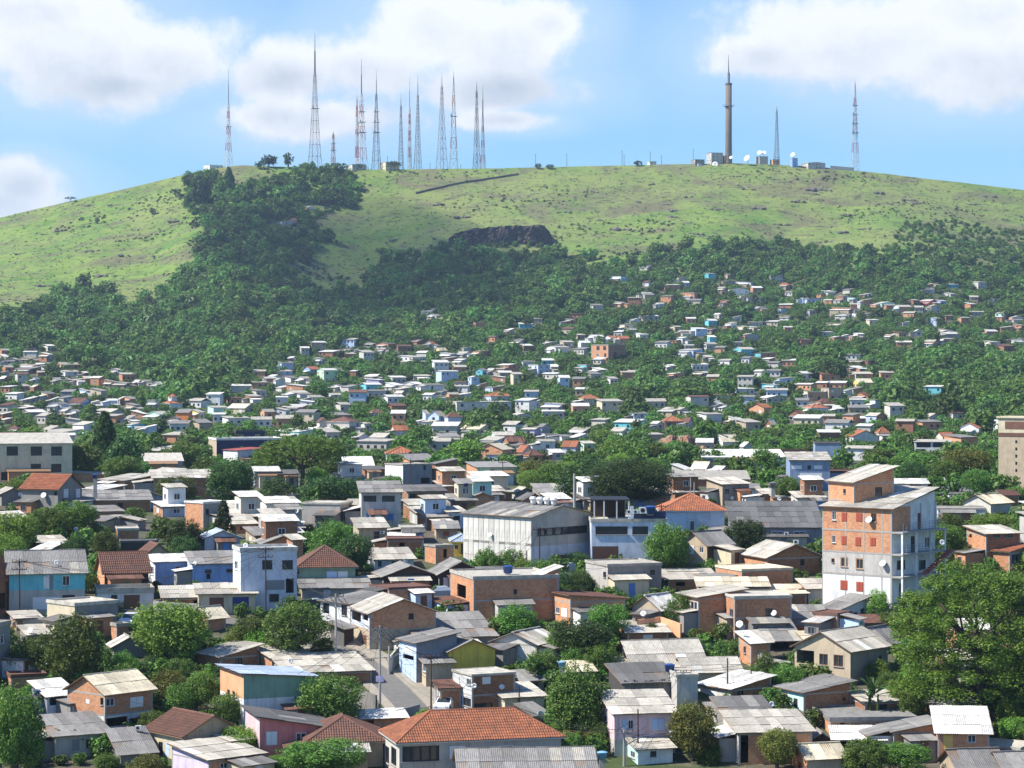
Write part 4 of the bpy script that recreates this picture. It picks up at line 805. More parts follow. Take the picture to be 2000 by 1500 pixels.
for q in MIDS:
    MIDREF.append(H(*q, wins='', label='?', short='', auto=1, name='shack', cat='shack')); MIDREF[-1]['spec'] = q
# ---------------------------------------------------------------- the five-storey brick house
FV = H(1606, 1742, 1826, 994, 1206, 'mv:1.9:pale', 'B', 'W', 'L gwhite 1625 998 1633 1016;L sred 1644 1001 1654 1018;L sred 1672 1002 1684 1018;L gbrown 1701 1003 1712 1019;L gwhite 1625 1045 1632 1060;L sred 1644 1047 1653 1064;L sred 1671 1049 1681 1066;L sred 1700 1050 1710 1066;'
    'L gtan 1642 1089 1656 1107;L gtan 1672 1091 1686 1111;L gbrown 1624 1091 1630 1099;L sred 1642 1134 1655 1152;L sred 1673 1137 1686 1155;R dbrown 1792 1002 1800 1036;R dblack 1779 1047 1787 1080;R gblack 1752 1094 1768 1112;R dblack 1756 1139 1764 1170;R gblack 1795 1094 1808 1112;R gwhite 1806 1048 1816 1070',
    'five-storey unfinished brick house with outside stair, white at the bottom', 'five-storey house', floors=4, beams=0)
r5 = FV['root']; a5, b5, h5 = FV['a'], FV['b'], FV['h']
def zrow(row): return (FV['C'].y * (YH - row) / F + ZC) - FV['C'].z
fl = [zrow(1127), zrow(1083), zrow(1040), zrow(994)]
sb = MB()
for k, z in enumerate(fl[:3]):
    s = MB(); s.box(-.1, -.02, z - .12, 1.5, b5 + .3, z + .08); link('gallery_slab', s.mesh('gallery_slab', 'concrete'), r5)
    s = MB(); s.box(-a5 - .03, -.03, z - .10, -.0, .12, z + .10); link('floor_beam', s.mesh('floor_beam', 'concrete'), r5)
for y in (0.15, b5 * .33, b5 * .66, b5):
    s = MB(); s.box(1.22, y - .11, -.8, 1.44, y + .11, fl[2] - .13); link('column', s.mesh('column', 'W'), r5)
for y in (b5 * .66, b5):
    s = MB(); s.box(.05, y - .08, fl[2] + .09, .2, y + .08, fl[3] + .4); link('column', s.mesh('column', 'W'), r5)
s = MB(); s.box(.004, .1, fl[2] + .09, .03, b5 * .42, fl[3] + .15); link('brick_infill', s.mesh('brick_infill', 'B'), r5)
for x in (-a5, -a5 * .66, -a5 * .40, -a5 * .14, -.12):
    s = MB(); s.box(x - (.0 if x == -a5 else .09), -.014, .0, x + .11, .08, h5 - .1); link('column', s.mesh('column', 'concrete'), r5)
for k in (1, 2):
    s = MB(); z = fl[k] + .08
    for hh in (.35, .7, 1.0): s.box(1.40, .2, z + hh, 1.43, b5, z + hh + .03)
    for q in range(14): s.box(1.40, .2 + q * (b5 - .3) / 13, z, 1.43, .23 + q * (b5 - .3) / 13, z + 1.0)
    link('railing', s.mesh('railing', 'paint_grey'), r5)
st = MB(); n = 13; z0, z1 = fl[0] + .1, fl[1] + .1; y0, y1 = b5 * .38, b5 * 1.05
st.slab([(1.6, y0, z0), (2.5, y0, z0), (2.5, y1, z1), (1.6, y1, z1)], .18); so = link('staircase', st.mesh('staircase', 'concrete'), r5)
for k in range(n):
    t_ = MB(); t_.box(1.62, -.16, 0, 2.48, .16, .17)
    link('stair_step', shared('stairstep', lambda: t_.mesh('stair_step', 'paint_red')), so, (0, y0 + (k + .5) / n * (y1 - y0), z0 + (k + .35) / n * (z1 - z0)))
# grey render on the third storey, white paint below: real coats, cut round the windows
def coat(row0, row1, mat, nm):
    zt_, zb_ = zrow(row0), zrow(row1); b = MB()
    hol = [q for q in FV['holes'] if q[0] == 'L' and q[2 + 2] < zt_ and q[2 + 3] > zb_]
    ss = sorted({.0, a5, *[q[2] - .05 for q in hol], *[q[3] + .05 for q in hol]}); zs = sorted({zb_, zt_, *[min(max(q[4] - .05, zb_), zt_) for q in hol], *[min(max(q[5] + .05, zb_), zt_) for q in hol]})
    for i in range(len(ss) - 1):
        for j in range(len(zs) - 1):
            sc, zc_ = (ss[i] + ss[i + 1]) / 2, (zs[j] + zs[j + 1]) / 2
            if any(q[2] - .05 < sc < q[3] + .05 and q[4] - .05 < zc_ < q[5] + .05 for q in hol): continue
            b.quad((-ss[i], -.009, zs[j]), (-ss[i + 1], -.009, zs[j]), (-ss[i + 1], -.009, zs[j + 1]), (-ss[i], -.009, zs[j + 1]))
    link(nm, b.mesh(nm, mat), r5)
coat(1085, 1125, 'Gl', 'render_coat'); coat(1129, 1212, 'W', 'paint_coat')
# room on the roof
H(1618, 1668, 1746, 942, 1000, 'mv:1.6:pale', 'B', 'B', 'L gblack 1647 955 1652 964;R gbrown 1709 951 1723 968', 'brick rooftop room with pale roof on top of the five-storey house', 'rooftop room', D=FV['C'].y + 5.0, cat='rooftop room', name='rooftop_room')

# rooms built on to the near houses
NOANNEX = {'turquoise house', 'orange tile-roofed house', 'ribbed grey roof', 'light blue street house', 'mustard street house', 'glass-fronted house', 'balcony brick house', 'white corner house', 'five-storey house', 'rooftop room', 'concrete warehouse', 'bluish white building', 'cream garage block', 'white garage wall', 'tall bluish white house', 'leaning timber shack', 'narrow porch house', 'narrow beige house', 'white-roofed shelter', 'yellow-door house', 'white carport', 'low bluish wall', 'turquoise base', 'pale pink house', 'plank-walled shack', 'beige apartment tower', 'orange brick house with cream roof', 'beige gabled house', 'magenta-door house', 'white walled yard', 'low brick block', 'long low shack', 'low brick shack', 'salmon pink house'}
ra = random.Random(77)
for hh in list(HOUSES):
    if hh['D'] > 620 or hh['short'] in NOANNEX: continue
    for k in (0, 1):
        if ra.random() < .42: continue
        A_, B_, Hh = hh['a'], hh['b'], hh['h']
        if (A_ if k == 0 else B_) < 3: continue
        m_ = ra.choice(('Gl', 'B', 'O', 'W', 'E', 'Bd', 'wg', 'G', 'cr', 'lb')); dp = ra.uniform(1.6, 3.2); zt_ = min(ra.uniform(1.9, 2.4), Hh - .5)
        if zt_ < 1.2: continue
        if k == 0: w_ = A_ * ra.uniform(.4, .75); x0_ = -A_ + ra.random() * (A_ - w_); x1_ = x0_ + w_; y0_, y1_ = -dp, -.02
        else: w_ = B_ * ra.uniform(.35, .7); y0_ = ra.random() * (B_ - w_); y1_ = y0_ + w_; x0_, x1_ = .02, dp
        ab = MB(); ab.box(x0_, y0_, -2.6, x1_, y1_, zt_); an = link('lean_to', ab.mesh('lean_to', m_), hh['root'])
        ab = MB(); o_ = .3; rz_ = zt_ + .06; hi = ra.uniform(.2, .55)
        pts_ = [Vector(p) for p in ([(x0_ - o_, y0_ - o_, rz_), (x1_ + o_, y0_ - o_, rz_), (x1_ + o_, y1_ - .02, rz_ + hi), (x0_ - o_, y1_ - .02, rz_ + hi)] if k == 0 else [(x1_ + o_, y0_ - o_, rz_), (x1_ + o_, y1_ + o_, rz_), (x0_ + .02, y1_ + o_, rz_ + hi), (x0_ + .02, y0_ - o_, rz_ + hi)])]
        ab.slab(pts_, .06); link('lean_to_roof', ab.mesh('lean_to_roof', 'wood'), an)
        rmt = ra.choice(('roof_grey', 'roof_pale', 'roof_white', 'roof_grey', 'roof_dark', 'roof_tileold'))
        if hh['D'] < 470: roof_plane(hh['root'], pts_[0], pts_[1] - pts_[0], pts_[3] - pts_[0], (pts_[1] - pts_[0]).length, (pts_[3] - pts_[0]).length, rmt, True)
        if k == 0: wo = link('window', frame_mesh('paint_' + ra.choice(('white', 'brown', 'grey'))), an, ((x0_ + x1_) / 2, y0_ - .04, zt_ * .58), 0, (.9, 1, .8)); link('pane', plate_mesh('glass'), wo, (0, .02, 0))
        else: link('door', door_mesh('paint_' + ra.choice(('brown', 'grey', 'white', 'blue', 'green'))), an, (x1_ + .03, (y0_ + y1_) / 2, 1.0), math.pi / 2, (.8, 1, min(2.0, zt_ - .1)))
# rooms stacked on top of some of the shacks
for hh in MIDREF:
    if ra.random() < .4 or hh['D'] < 322: continue
    A_, B_ = hh['a'], hh['b']
    if A_ < 3 or B_ < 3: continue
    x0_, x1_, y0_, y1_ = -A_ + .1, -A_ * ra.uniform(.2, .45), B_ * ra.uniform(0, .4) + .1, B_ - .1; zb_ = hh['h'] - .1; zt_ = zb_ + ra.uniform(2.5, 2.9)
    m_ = ra.choice(('B', 'B', 'Bd', 'W', 'Gl', 'lb', 'cr', 'mt', 'O'))
    ab = MB(); ab.box(x0_, y0_, zb_, x1_, y1_, zt_); an = link('upper_room', ab.mesh('upper_room', m_), hh['root'])
    o_ = .3; rs_ = ra.uniform(.3, .8); pts_ = [Vector(p) for p in ((x1_ + o_, y0_ - o_, zt_ + .06), (x1_ + o_, y1_ + o_, zt_ + .06), (x0_ - o_, y1_ + o_, zt_ + .06 + rs_), (x0_ - o_, y0_ - o_, zt_ + .06 + rs_))]
    ab = MB(); ab.slab(pts_, .06); link('upper_roof', ab.mesh('upper_roof', 'wood'), an)
    roof_plane(hh['root'], pts_[0], pts_[1] - pts_[0], pts_[3] - pts_[0], (pts_[1] - pts_[0]).length, (pts_[3] - pts_[0]).length, ra.choice(('roof_grey', 'roof_pale', 'roof_white')), True)
    for (lx, ly, rz_) in (((x0_ + x1_) / 2, y0_ - .04, 0), (x1_ + .04, (y0_ + y1_) / 2, math.pi / 2)): wo = link('window', frame_mesh('paint_white'), an, (lx, ly, zb_ + 1.5), rz_, (1.0, 1, .95)); link('pane', plate_mesh('glass'), wo, (0, .02, 0))
# warehouse panels, plank wall
r0, a0, b0, h0 = W0['root'], W0['a'], W0['b'], W0['h']
n = 13; pw = a0 / n
for k in range(n):
    me = shared('whpanel', lambda: (lambda b: (b.box(.03, -.03, -.2, pw - .03, .0, h0 * .52), b.mesh('wall_panel', 'pw'))[1])(MB()))
    link('wall_panel', me, r0, (-(k + 1) * pw, -.004, 0)); link('wall_panel', me, r0, (-(k + 1) * pw, -.004, h0 * .5 - .02), None, (1, 1, .9))
for k in range(4):
    vb = MB(); vb.lathe([(.0, .9), (.35, .85), (.5, .6), (.35, .35), (.3, .0)], 10); link('roof_vent', shared('vent', lambda: vb.mesh('roof_vent', 'dish')), r0, (-a0 * (.06 + .1 * k), b0 * .44, h0 + 1.4))
rS, aS, bS, hS = SH['root'], SH['a'], SH['b'], SH['h']
n = int(bS / .24)
for k in range(n):
    me = shared('plank', lambda: (lambda b: (b.box(.0, .0, 0, .03, .21, hS + .3), b.mesh('plank', 'wg'))[1])(MB()))
    link('plank', me, rS, (.01 + .012 * (k % 3), k * bS / n, RNG.uniform(-.15, .05)), None, (1, 1, RNG.uniform(.93, 1.0)))
# roof terrace of the bluish white building
rB, aB, bB, hB = B0['root'], B0['a'], B0['b'], B0['h']
pg = MB(); pg.box(-aB * .7, .2, hB + 2.6, -.3, bB * .52, hB + 2.75); link('pergola_roof', pg.mesh('pergola_roof', 'paint_black'), rB)
for x in (-aB * .68, -.4):
    for y in (.4, bB * .17, bB * .34, bB * .5):
        p_ = MB(); p_.box(x - .08, y - .08, hB, x + .08, y + .08, hB + 2.6); link('pergola_post', shared('ppost', lambda: (lambda b: (b.box(-.08, -.08, 0, .08, .08, 2.6), b.mesh('pergola_post', 'W'))[1])(MB())), rB, (x, y, hB))
pg = MB(); pg.box(-aB * .68, .3, hB + .06, -aB * .66, bB * .5, hB + 2.4); link('terrace_screen', pg.mesh('terrace_screen', 'wd'), rB)
pg = MB(); pg.box(-.3, bB * .52, hB - .2, .1, bB * .56, hB + 1.9); link('pilaster', pg.mesh('pilaster', 'wb'), rB)
pg = MB(); pg.box(-.28, bB * .565, hB + .32, .08, bB * .99, hB + 1.25); link('terrace_parapet', pg.mesh('terrace_parapet', 'nv'), rB)
# apartment tower crown
pt = MB(); pt.box(-T0['a'], 0, T0['h'] + .5, 0, T0['b'], T0['h'] + 3.2); pt.box(-T0['a'] - .3, -.3, T0['h'] + 3.2, .3, T0['b'] + .3, T0['h'] + 3.5)
link('roof_storey', pt.mesh('roof_storey', 'cr'), T0['root'])
pt = MB(); pt.box(-T0['a'] * .86, -.05, T0['h'] + 1.2, -T0['a'] * .2, .02, T0['h'] + 2.6); link('brown_band', pt.mesh('band', 'roof_tileold'), T0['root'])  # dark brown band along the front of the roof storey

# ---------------------------------------------------------------- far houses: left, right, eave row, ground row, wall, roof (w white, g grey, r red tile, c cream, f flat)
FAR = '''0 18 684 692 B w|0 16 696 702 B w|15 36 702 712 E w|48 72 678 686 B g|82 102 692 706 B w|48 70 700 707 Bd w|42 96 712 722 B w|0 14 706 714 W g|5 25 717 728 B w|32 78 720 730 Bd g|0 17 728 736 B g|0 17 739 748 W w|72 88 727 735 Bd w|62 76 740 748 lb w|112 152 712 722 B w|113 152 726 736 W w|160 174 728 736 Bd w|215 238 722 733 Gl w|105 140 742 752 G g|140 162 742 752 B w|163 183 739 750 B w|178 204 738 755 B w|204 226 745 756 ap w|227 255 748 758 G w|262 276 746 756 G w|278 296 745 756 cr g|297 318 750 760 O w|60 82 756 765 Bd w|42 58 754 762 B w|82 108 769 780 E g|120 147 765 777 sl g|156 178 763 773 lb w|178 208 763 774 cr w|50 73 779 787 G w|100 114 780 788 W w|114 142 777 787 Gl g|96 132 789 806 W g|137 175 786 798 bl r|176 207 786 798 cr w|208 228 782 798 lb w|230 243 780 792 O w|245 268 779 791 B g|290 318 782 800 W g|247 272 791 804 E g|40 75 795 803 G w|0 23 809 818 Bd w|0 22 820 828 G w|52 88 805 813 G w|118 140 803 815 E w|138 155 803 818 W w|187 212 802 813 B w|203 240 804 815 cr w|258 290 808 817 B w|290 330 809 819 mt w|130 160 820 832 O w|145 200 830 848 W w|250 284 830 843 tq w|284 305 834 850 lb w|240 262 818 826 G w|16 40 838 847 B r|85 128 839 849 Gl w|68 155 846 852 W w|345 374 806 827 org g|376 398 805 824 lye w|330 352 817 830 E g|408 445 796 809 mt w|448 495 797 810 cr c|510 535 804 819 ap w|540 565 801 813 W w|480 508 774 787 Bd w|512 540 739 746 G w|525 548 735 743 W w|535 556 743 756 W w|545 572 709 723 lb g|547 570 725 733 lb w|558 580 738 747 W g|581 605 739 749 W w|540 562 757 765 O w|562 605 754 766 B w|560 600 767 776 O w|595 622 721 733 bl r|622 668 723 749 gl w|614 634 700 711 Gl w|563 575 699 705 O w|645 690 754 764 W g|640 665 771 777 W w|602 632 776 784 O w|578 618 785 794 W w|553 600 795 806 ap w|665 705 682 688 G g|672 694 691 701 Bd w|717 733 671 678 G w|738 772 671 682 B g|742 757 682 690 B w|800 835 664 672 Bd g|830 850 671 681 O r|776 830 697 715 W w|850 872 684 690 lye c|862 890 691 699 W w|902 920 680 690 Gl w|893 918 690 697 W w|925 958 686 697 B w|888 910 703 712 O w|868 892 699 705 E w|972 1013 713 731 Bd w|930 950 723 733 tq g|952 968 723 732 B w|964 992 737 749 B w|915 935 737 757 lb w|803 840 734 743 O w|712 750 742 752 li w|714 745 735 741 cr w|668 697 756 766 Gl g|755 788 752 761 W w|788 825 750 758 W w|826 866 752 763 W g|770 803 760 767 G w|856 872 763 771 O w|873 895 770 784 B w|896 922 770 778 W w|935 950 751 760 B g|950 985 757 768 lb g|684 700 725 737 Bd w|772 792 768 776 E w|722 748 806 814 O r|620 642 824 850 W r|642 700 824 852 O r|540 622 843 858 mt w|765 795 840 854 O r|690 720 853 864 W w|725 768 854 866 li w|845 895 853 866 G g|826 838 808 836 lb w|838 868 812 838 lb c|870 900 815 840 wb r|878 992 786 812 O f|945 998 774 790 wb r|904 958 838 856 cr c|941 985 860 874 lb w|960 1000 850 866 mt w|985 1022 862 880 Bd r|1000 1025 665 674 E g|1064 1094 668 674 O w|1070 1110 678 690 W w|1095 1120 668 680 E w|1130 1152 669 682 W w|1034 1072 713 732 lb f|1072 1092 716 729 G w|1128 1155 713 731 tq f|1158 1185 722 733 O w|1133 1168 779 801 cr r|1066 1108 790 804 lb w|1040 1054 786 797 W g|998 1035 810 820 O w|1025 1072 834 852 li g|1060 1088 849 860 W f|1089 1106 850 860 G f|1115 1150 841 851 E w|1120 1155 852 860 W w|1195 1228 842 853 W w|1230 1264 808 830 wb g|1295 1342 800 814 cr w|1295 1330 823 838 Bd r|1333 1352 824 838 lye r|1272 1294 827 840 Gl w|1298 1320 714 724 O w|1305 1336 730 742 B w|1326 1370 684 700 lb w|1374 1392 697 706 G w|1435 1472 682 696 tq w|1477 1522 690 700 tq g|1488 1512 701 706 G w|1353 1388 728 735 E w|1512 1555 740 750 lb g|1490 1525 752 760 tq w|1483 1530 777 788 Gl w|1390 1412 789 800 O w|1413 1430 792 802 bl f|1465 1505 796 814 ap r|1424 1450 819 833 O w|1495 1515 828 838 Bd c|1572 1605 766 784 cr f|1606 1645 759 782 E f|1570 1615 797 814 W r|1542 1570 808 820 Bd r|1596 1625 786 798 ap r|1627 1648 798 806 W w|1655 1720 704 714 Bd w|1655 1690 718 725 G w|1660 1702 730 739 Gl w|1668 1702 747 759 lye c|1655 1683 760 771 W g|1665 1710 774 783 B r|1700 1718 782 804 lb f|1693 1725 812 827 lb w|1675 1692 817 825 W w|1806 1836 814 822 O w|1875 1922 836 850 W r|1828 1862 853 866 O r|1655 1712 852 870 W r|1712 1735 846 860 O r|1806 1830 667 678 B w|1838 1862 662 672 W w|1920 1952 668 677 O w|1965 2000 663 671 W g|1196 1225 540 551 lb f|1253 1275 519 529 G g|1298 1327 556 566 B w|1322 1342 542 552 cr w|1250 1272 572 582 W w|1331 1368 572 587 B w|1405 1435 550 560 E g|1437 1478 551 560 W g|1402 1417 562 574 cr w|1418 1460 565 577 W g|1465 1488 562 574 B w|1523 1545 556 565 ap r|1420 1490 578 590 cr w|1403 1425 587 602 B w|1280 1296 593 603 W w|1203 1222 591 600 ap w|1248 1285 617 627 Gl w|1225 1247 624 632 W w|1212 1243 634 652 cr g|1150 1178 657 671 W w|1180 1203 660 671 W r|1205 1228 661 672 ap r|1243 1265 653 664 W w|1325 1350 647 657 E w|1351 1380 642 657 lb w|1381 1400 642 652 Bd g|1316 1348 660 671 W w|1382 1398 658 674 tq w|1395 1410 614 623 O w|1430 1448 619 629 O w|1417 1438 632 643 W w|1434 1488 639 651 cr w|1445 1480 654 669 B w|1475 1495 600 608 lb w|1522 1548 617 625 E w|1563 1580 583 592 lb w|1603 1632 569 580 tq w|1634 1655 578 594 Bd w|1656 1675 581 592 mt g|1605 1632 584 594 E g|1572 1600 584 593 lb w|1681 1700 574 582 lb w|1681 1703 586 600 B w|1711 1746 592 605 mt w|1628 1675 602 614 B w|1635 1663 614 622 O w|1667 1712 613 619 W w|1747 1778 599 610 lb w|1797 1828 588 597 re w|1829 1850 588 597 bl w|1768 1795 586 595 Bd w|1812 1835 598 612 E w|1810 1838 622 637 lb w|1805 1825 565 573 O w|1817 1832 553 560 lye w|1835 1868 574 580 O w|1930 1955 584 591 W w|1945 1968 612 627 mt w|1972 2000 620 632 ap w|1950 1978 640 649 B w|1980 2000 635 650 B w|1918 1947 647 657 B w|1785 1800 647 657 B w|1834 1860 644 652 O w|1840 1885 652 662 Gl w|1728 1748 655 663 ap w|1645 1665 655 663 O w|1668 1690 652 666 O w|1620 1650 659 670 Bd w|1616 1665 632 638 E w|1760 1776 630 637 O w|1104 1122 625 632 B g|926 946 630 640 B w|828 852 605 614 Gl g|835 862 616 622 W w|1095 1114 628 634 B w|985 1003 645 652 cr w|600 612 403 409 W w|614 650 404 408 Gl w|534 572 432 440 Gl w|566 582 428 438 ap r|1310 1350 858 868 G w|1400 1440 862 880 W c|1445 1470 872 886 O w|1314 1350 917 927 O w|1352 1390 917 927 cr c|1392 1422 918 928 O w|1000 1030 866 880 W r|1048 1082 862 884 W w|1100 1132 872 888 wb r|1135 1160 866 884 gl w|1010 1040 882 898 W r|1072 1100 884 898 Gl w|1022 1058 890 904 ap r'''
SLOPE = [(600, 'highest slope'), (660, 'upper slope'), (715, 'middle slope'), (770, 'lower slope'), (820, 'foot of hill'), (880, 'valley floor'), (940, 'crowded middle ground'), (1010, 'behind near houses'), (1120, 'among near houses'), (1300, 'among nearest roofs'), (3000, 'bottom edge')]
COLS = [(70, 'far left edge'), (170, 'far left of masts'), (270, 'left of leftmost mast'), (350, 'near left of leftmost mast'), (500, 'below leftmost mast'), (640, 'below tallest mast'), (740, 'below mast cluster'), (830, 'below slim middle masts'), (910, 'below twin masts'), (1000, "below quarry's left half"), (1080, "below quarry's right half"), (1200, 'right of quarry'), (1330, 'left of concrete tower'), (1470, 'below concrete tower'), (1590, 'below short grey mast'), (1720, 'below rightmost mast'), (1850, 'right of all masts'), (9999, 'far right edge')]
def where(px, row): return next(s for y, s in SLOPE if row <= y) + ', ' + next(s for x, s in COLS if px <= x)
RW = dict(w='white', g='grey', r='red tile', c='cream', f='flat')
rf = random.Random(3)
for q in FAR.split('|'):
    p = q.split(); xa, xb, yt, yb = [float(k) for k in p[:4]]; wall, rk = p[4], p[5]
    D = dinv((xa + xb) / 2, yb); w = xb - xa; fr = rf.uniform(.12, .45)
    if rf.random() < .45: fr = rf.uniform(.5, .8)
    rm = {'w': rf.choice(('white', 'white', 'pale', 'pale')), 'g': 'grey', 'r': 'tile', 'c': 'cream', 'f': 'pale'}[rk]
    if rk == 'f': roof = 'flat:.2:pale'
    elif rk in 'rc': roof = '%s:%.1f:%s' % ('hip' if rf.random() < .5 and rk == 'r' else rf.choice(('gu', 'gv')), rf.uniform(1.2, 1.8), rm)
    else: roof = '%s:%.1f:%s' % (rf.choice(('mu', 'mu', 'mv', 'gu', 'gv')), rf.uniform(.5, 1.1), rm)
    hgt = 'two-storey ' if (yb - yt) / F * D > 4.6 else ''
    lab = '%s %shouse with %s roof, %s' % (WORDS[wall], hgt, RW[rk], where((xa + xb) / 2, yb))
    side = wall if rf.random() < .6 else rf.choice(('B', 'Gl', wall))
    if rm == 'tile' and rf.random() < .5: roof = roof.replace('tile', 'tileold')
    hh = H(xa - w * .06, xa + w * fr, xb + w * .06, yt, yb, roof, wall, side, '', lab, '', auto=1, D=D, group='far houses on the hillside')
    for k in range(rf.choice((0, 1, 1, 2))):      # lean-to rooms built on to the house
        A_, B_, Hh = hh['a'], hh['b'], hh['h']; m_ = rf.choice((wall, 'Gl', 'B', 'O', 'W', 'E')); dp = rf.uniform(2, 3.6); zt_ = Hh * rf.uniform(.45, .78)
        if k == 0: x0_, x1_, y0_, y1_ = -A_ * rf.uniform(.6, 1.1), -A_ * rf.uniform(0, .25), -dp, -.02
        else: x0_, x1_, y0_, y1_ = .02, dp, B_ * rf.uniform(0, .2), B_ * rf.uniform(.7, 1.1)
        ab = MB(); ab.box(x0_, y0_, -2.2, x1_, y1_, zt_); an = link('lean_to', ab.mesh('lean_to', m_), hh['root'])
        ab = MB(); o_ = .35; rz_ = zt_ + .06; hi = .5
        pts_ = [(x0_ - o_, y0_ - o_, rz_), (x1_ + o_, y0_ - o_, rz_), (x1_ + o_, y1_, rz_ + hi), (x0_ - o_, y1_, rz_ + hi)] if k == 0 else [(x0_, y0_ - o_, rz_ + hi), (x1_ + o_, y0_ - o_, rz_), (x1_ + o_, y1_ + o_, rz_), (x0_, y1_ + o_, rz_ + hi)]
        ab.slab(pts_, .1); link('lean_to_roof', ab.mesh('lean_to_roof', rf.choice(('roof_white', 'roof_pale', 'roof_grey', 'roof_white'))), an)
        if k == 0: link('window', plate_mesh('glass'), an, ((x0_ + x1_) / 2, y0_ - .015, zt_ * .55), 0, (1.0, 1, .9))
# the pagoda-roofed house and the brick ruin
H(318, 332, 356, 788, 807, 'hip:1.5:tile', 'W', 'W', '', 'white house with stacked red pagoda roof left of the orange house', 'pagoda-roofed house', auto=1)
pr_ = HOUSES[-1]; pb = MB(); x_, y_ = -pr_['a'] / 2, pr_['b'] / 2
pb.box(x_ - 1.2, y_ - 1.2, pr_['h'] + .3, x_ + 1.2, y_ + 1.2, pr_['h'] + 2.6, 0); pb.lathe([(2.2, pr_['h'] + 2.6), (.05, pr_['h'] + 3.8)], 4, 1, (x_, y_, 0)); link('roof_lantern', pb.mesh('roof_lantern', ['W', 'roof_tile']), pr_['root'])
H(1155, 1188, 1222, 674, 710, 'flat:.3:pale', 'B', 'Bd', 'L gbrown 1165 676 1171 684;L gbrown 1178 676 1184 684;L gbrown 1180 690 1184 699;L gwhite 1164 691 1170 696;R gbrown 1198 688 1204 700', 'three-storey brick ruin standing alone halfway up the slope', 'three-storey brick ruin', detail=True)
# buildings on the crest
for q in ((398, 436, 322, 332, 'W', 'mu:.6:white', 'white low building at the foot of the leftmost mast'), (676, 716, 321, 334, 'O', 'gu:.8:white', 'off-white bunker below the mast cluster'), (742, 780, 317, 334, 'cr', 'flat:.4:pale', 'cream flat block right of the mast cluster'),
          (1380, 1412, 298, 322, 'Gl', 'mu:.3:grey', 'grey three-storey control building beside the concrete tower'), (1350, 1376, 312, 324, 'G', 'flat:.3:grey', 'low grey hut left of the control building'), (1476, 1500, 306, 320, 'Gl', 'flat:.3:pale', 'light grey equipment block under two white dishes'),
          (1504, 1522, 312, 320, 'ap', 'flat:.3:pale', 'pinkish equipment hut at the foot of the short grey mast'), (1543, 1558, 309, 327, 'bl', 'flat:.2:pale', 'upright blue equipment box with a white dish on top'), (1564, 1612, 318, 330, 'O', 'gu:.8:white', 'long off-white shed on the crest with white roof'),
          (1412, 1426, 304, 320, 'Bd', 'flat:.2:grey', 'dark brick base block of the concrete tower'), (1264, 1282, 315, 321, 'W', 'mu:.3:white', 'tiny white hut on the bare crest')):
    H(q[0], q[0] + (q[1] - q[0]) * .3, q[1], q[2], q[3], q[5], q[4], q[4], '', q[6], '', auto=1, D=2150, name='hilltop_building', cat='building')
# the many more houses of the hillside beyond the three hundred largest: one mass
rm_ = random.Random(41); mass = MB(); MM = ['W', 'O', 'cr', 'B', 'Gl', 'E', 'lb', 'Bd', 'tq', 'ap', 'roof_white', 'roof_pale', 'roof_grey', 'roof_tileold', 'glass']
farh = [h for h in HOUSES if 600 < h['D'] < 1800]; ex_ = [(h['x0'], h['y0'], h['x1'], h['y1']) for h in HOUSES]; cnt = 0
for k in range(9000):
    if cnt >= 170: break
    h = rm_.choice(farh); px = (h['x0'] + h['x1']) / 2 + rm_.gauss(0, 42); row = h['y1'] + rm_.gauss(0, 11)
    if not (-10 < px < 2010) or row > 900 or row < tt(px) - 4: continue
    if row < 735 and rm_.random() < .72: continue
    D = dinv(px, row); w, dpt_, hg = rm_.uniform(4, 9), rm_.uniform(4, 7), rm_.choice((2.6, 2.8, 3.0, 5.2)); hw = w * F / D / 2 + 2; top = row - hg * F / D
    if any(min(px + hw, q[2]) - max(px - hw, q[0]) > 2 and min(row, q[3]) - max(top - 3, q[1]) > (q[3] - q[1]) * .35 for q in ex_): continue
    ex_.append((px - hw, top, px + hw, row)); cnt += 1
    C = gpoint(px, D); rot = Matrix.Rotation(rm_.uniform(-.7, .7), 3, 'Z'); sub_ = MB(); wm = rm_.choice((0, 0, 0, 1, 1, 2, 3, 3, 4, 5, 6, 7, 8, 9)); rfm = rm_.choice((10, 10, 11, 11, 12, 13))
    sub_.box(-w / 2, 0, -3, w / 2, dpt_, hg, wm)
    o_ = .4; r_ = rm_.uniform(.4, 1.2)
    if rm_.random() < .6: sub_.slab([(-w / 2 - o_, -o_, hg + .1), (w / 2 + o_, -o_, hg + .1), (w / 2 + o_, dpt_ + o_, hg + .1 + r_), (-w / 2 - o_, dpt_ + o_, hg + .1 + r_)], .15, rfm)
    else:
        sub_.slab([(-w / 2 - o_, -o_, hg + .05), (w / 2 + o_, -o_, hg + .05), (w / 2 + o_, dpt_ / 2, hg + .05 + r_), (-w / 2 - o_, dpt_ / 2, hg + .05 + r_)], .12, rfm); sub_.slab([(-w / 2 - o_, dpt_ / 2, hg + .05 + r_), (w / 2 + o_, dpt_ / 2, hg + .05 + r_), (w / 2 + o_, dpt_ + o_, hg + .05), (-w / 2 - o_, dpt_ + o_, hg + .05)], .12, rfm)
    for j in range(int(w / 2)):
        for z_ in ([1.3] if hg < 4 else [1.3, 4.0]):
            if rm_.random() < .7: x_ = -w / 2 + (j + .6) * w / int(w / 2) - .3; sub_.box(x_ - .45, -.05, z_ - .45, x_ + .45, .02, z_ + .45, 14)
    i0 = len(mass.v); mass.v += [tuple(C + rot @ Vector(v_)) for v_ in sub_.v]; mass.f += [tuple(i0 + q for q in f_) for f_ in sub_.f]; mass.m += sub_.m
    cs2 = math.cos(0); HOUSES.append(dict(x0=px - hw, x1=px + hw, y0=top - 2, y1=row, D=D, short='', px=px, root=None, a=w, b=dpt_, h=hg, C=C, thw=0.0))
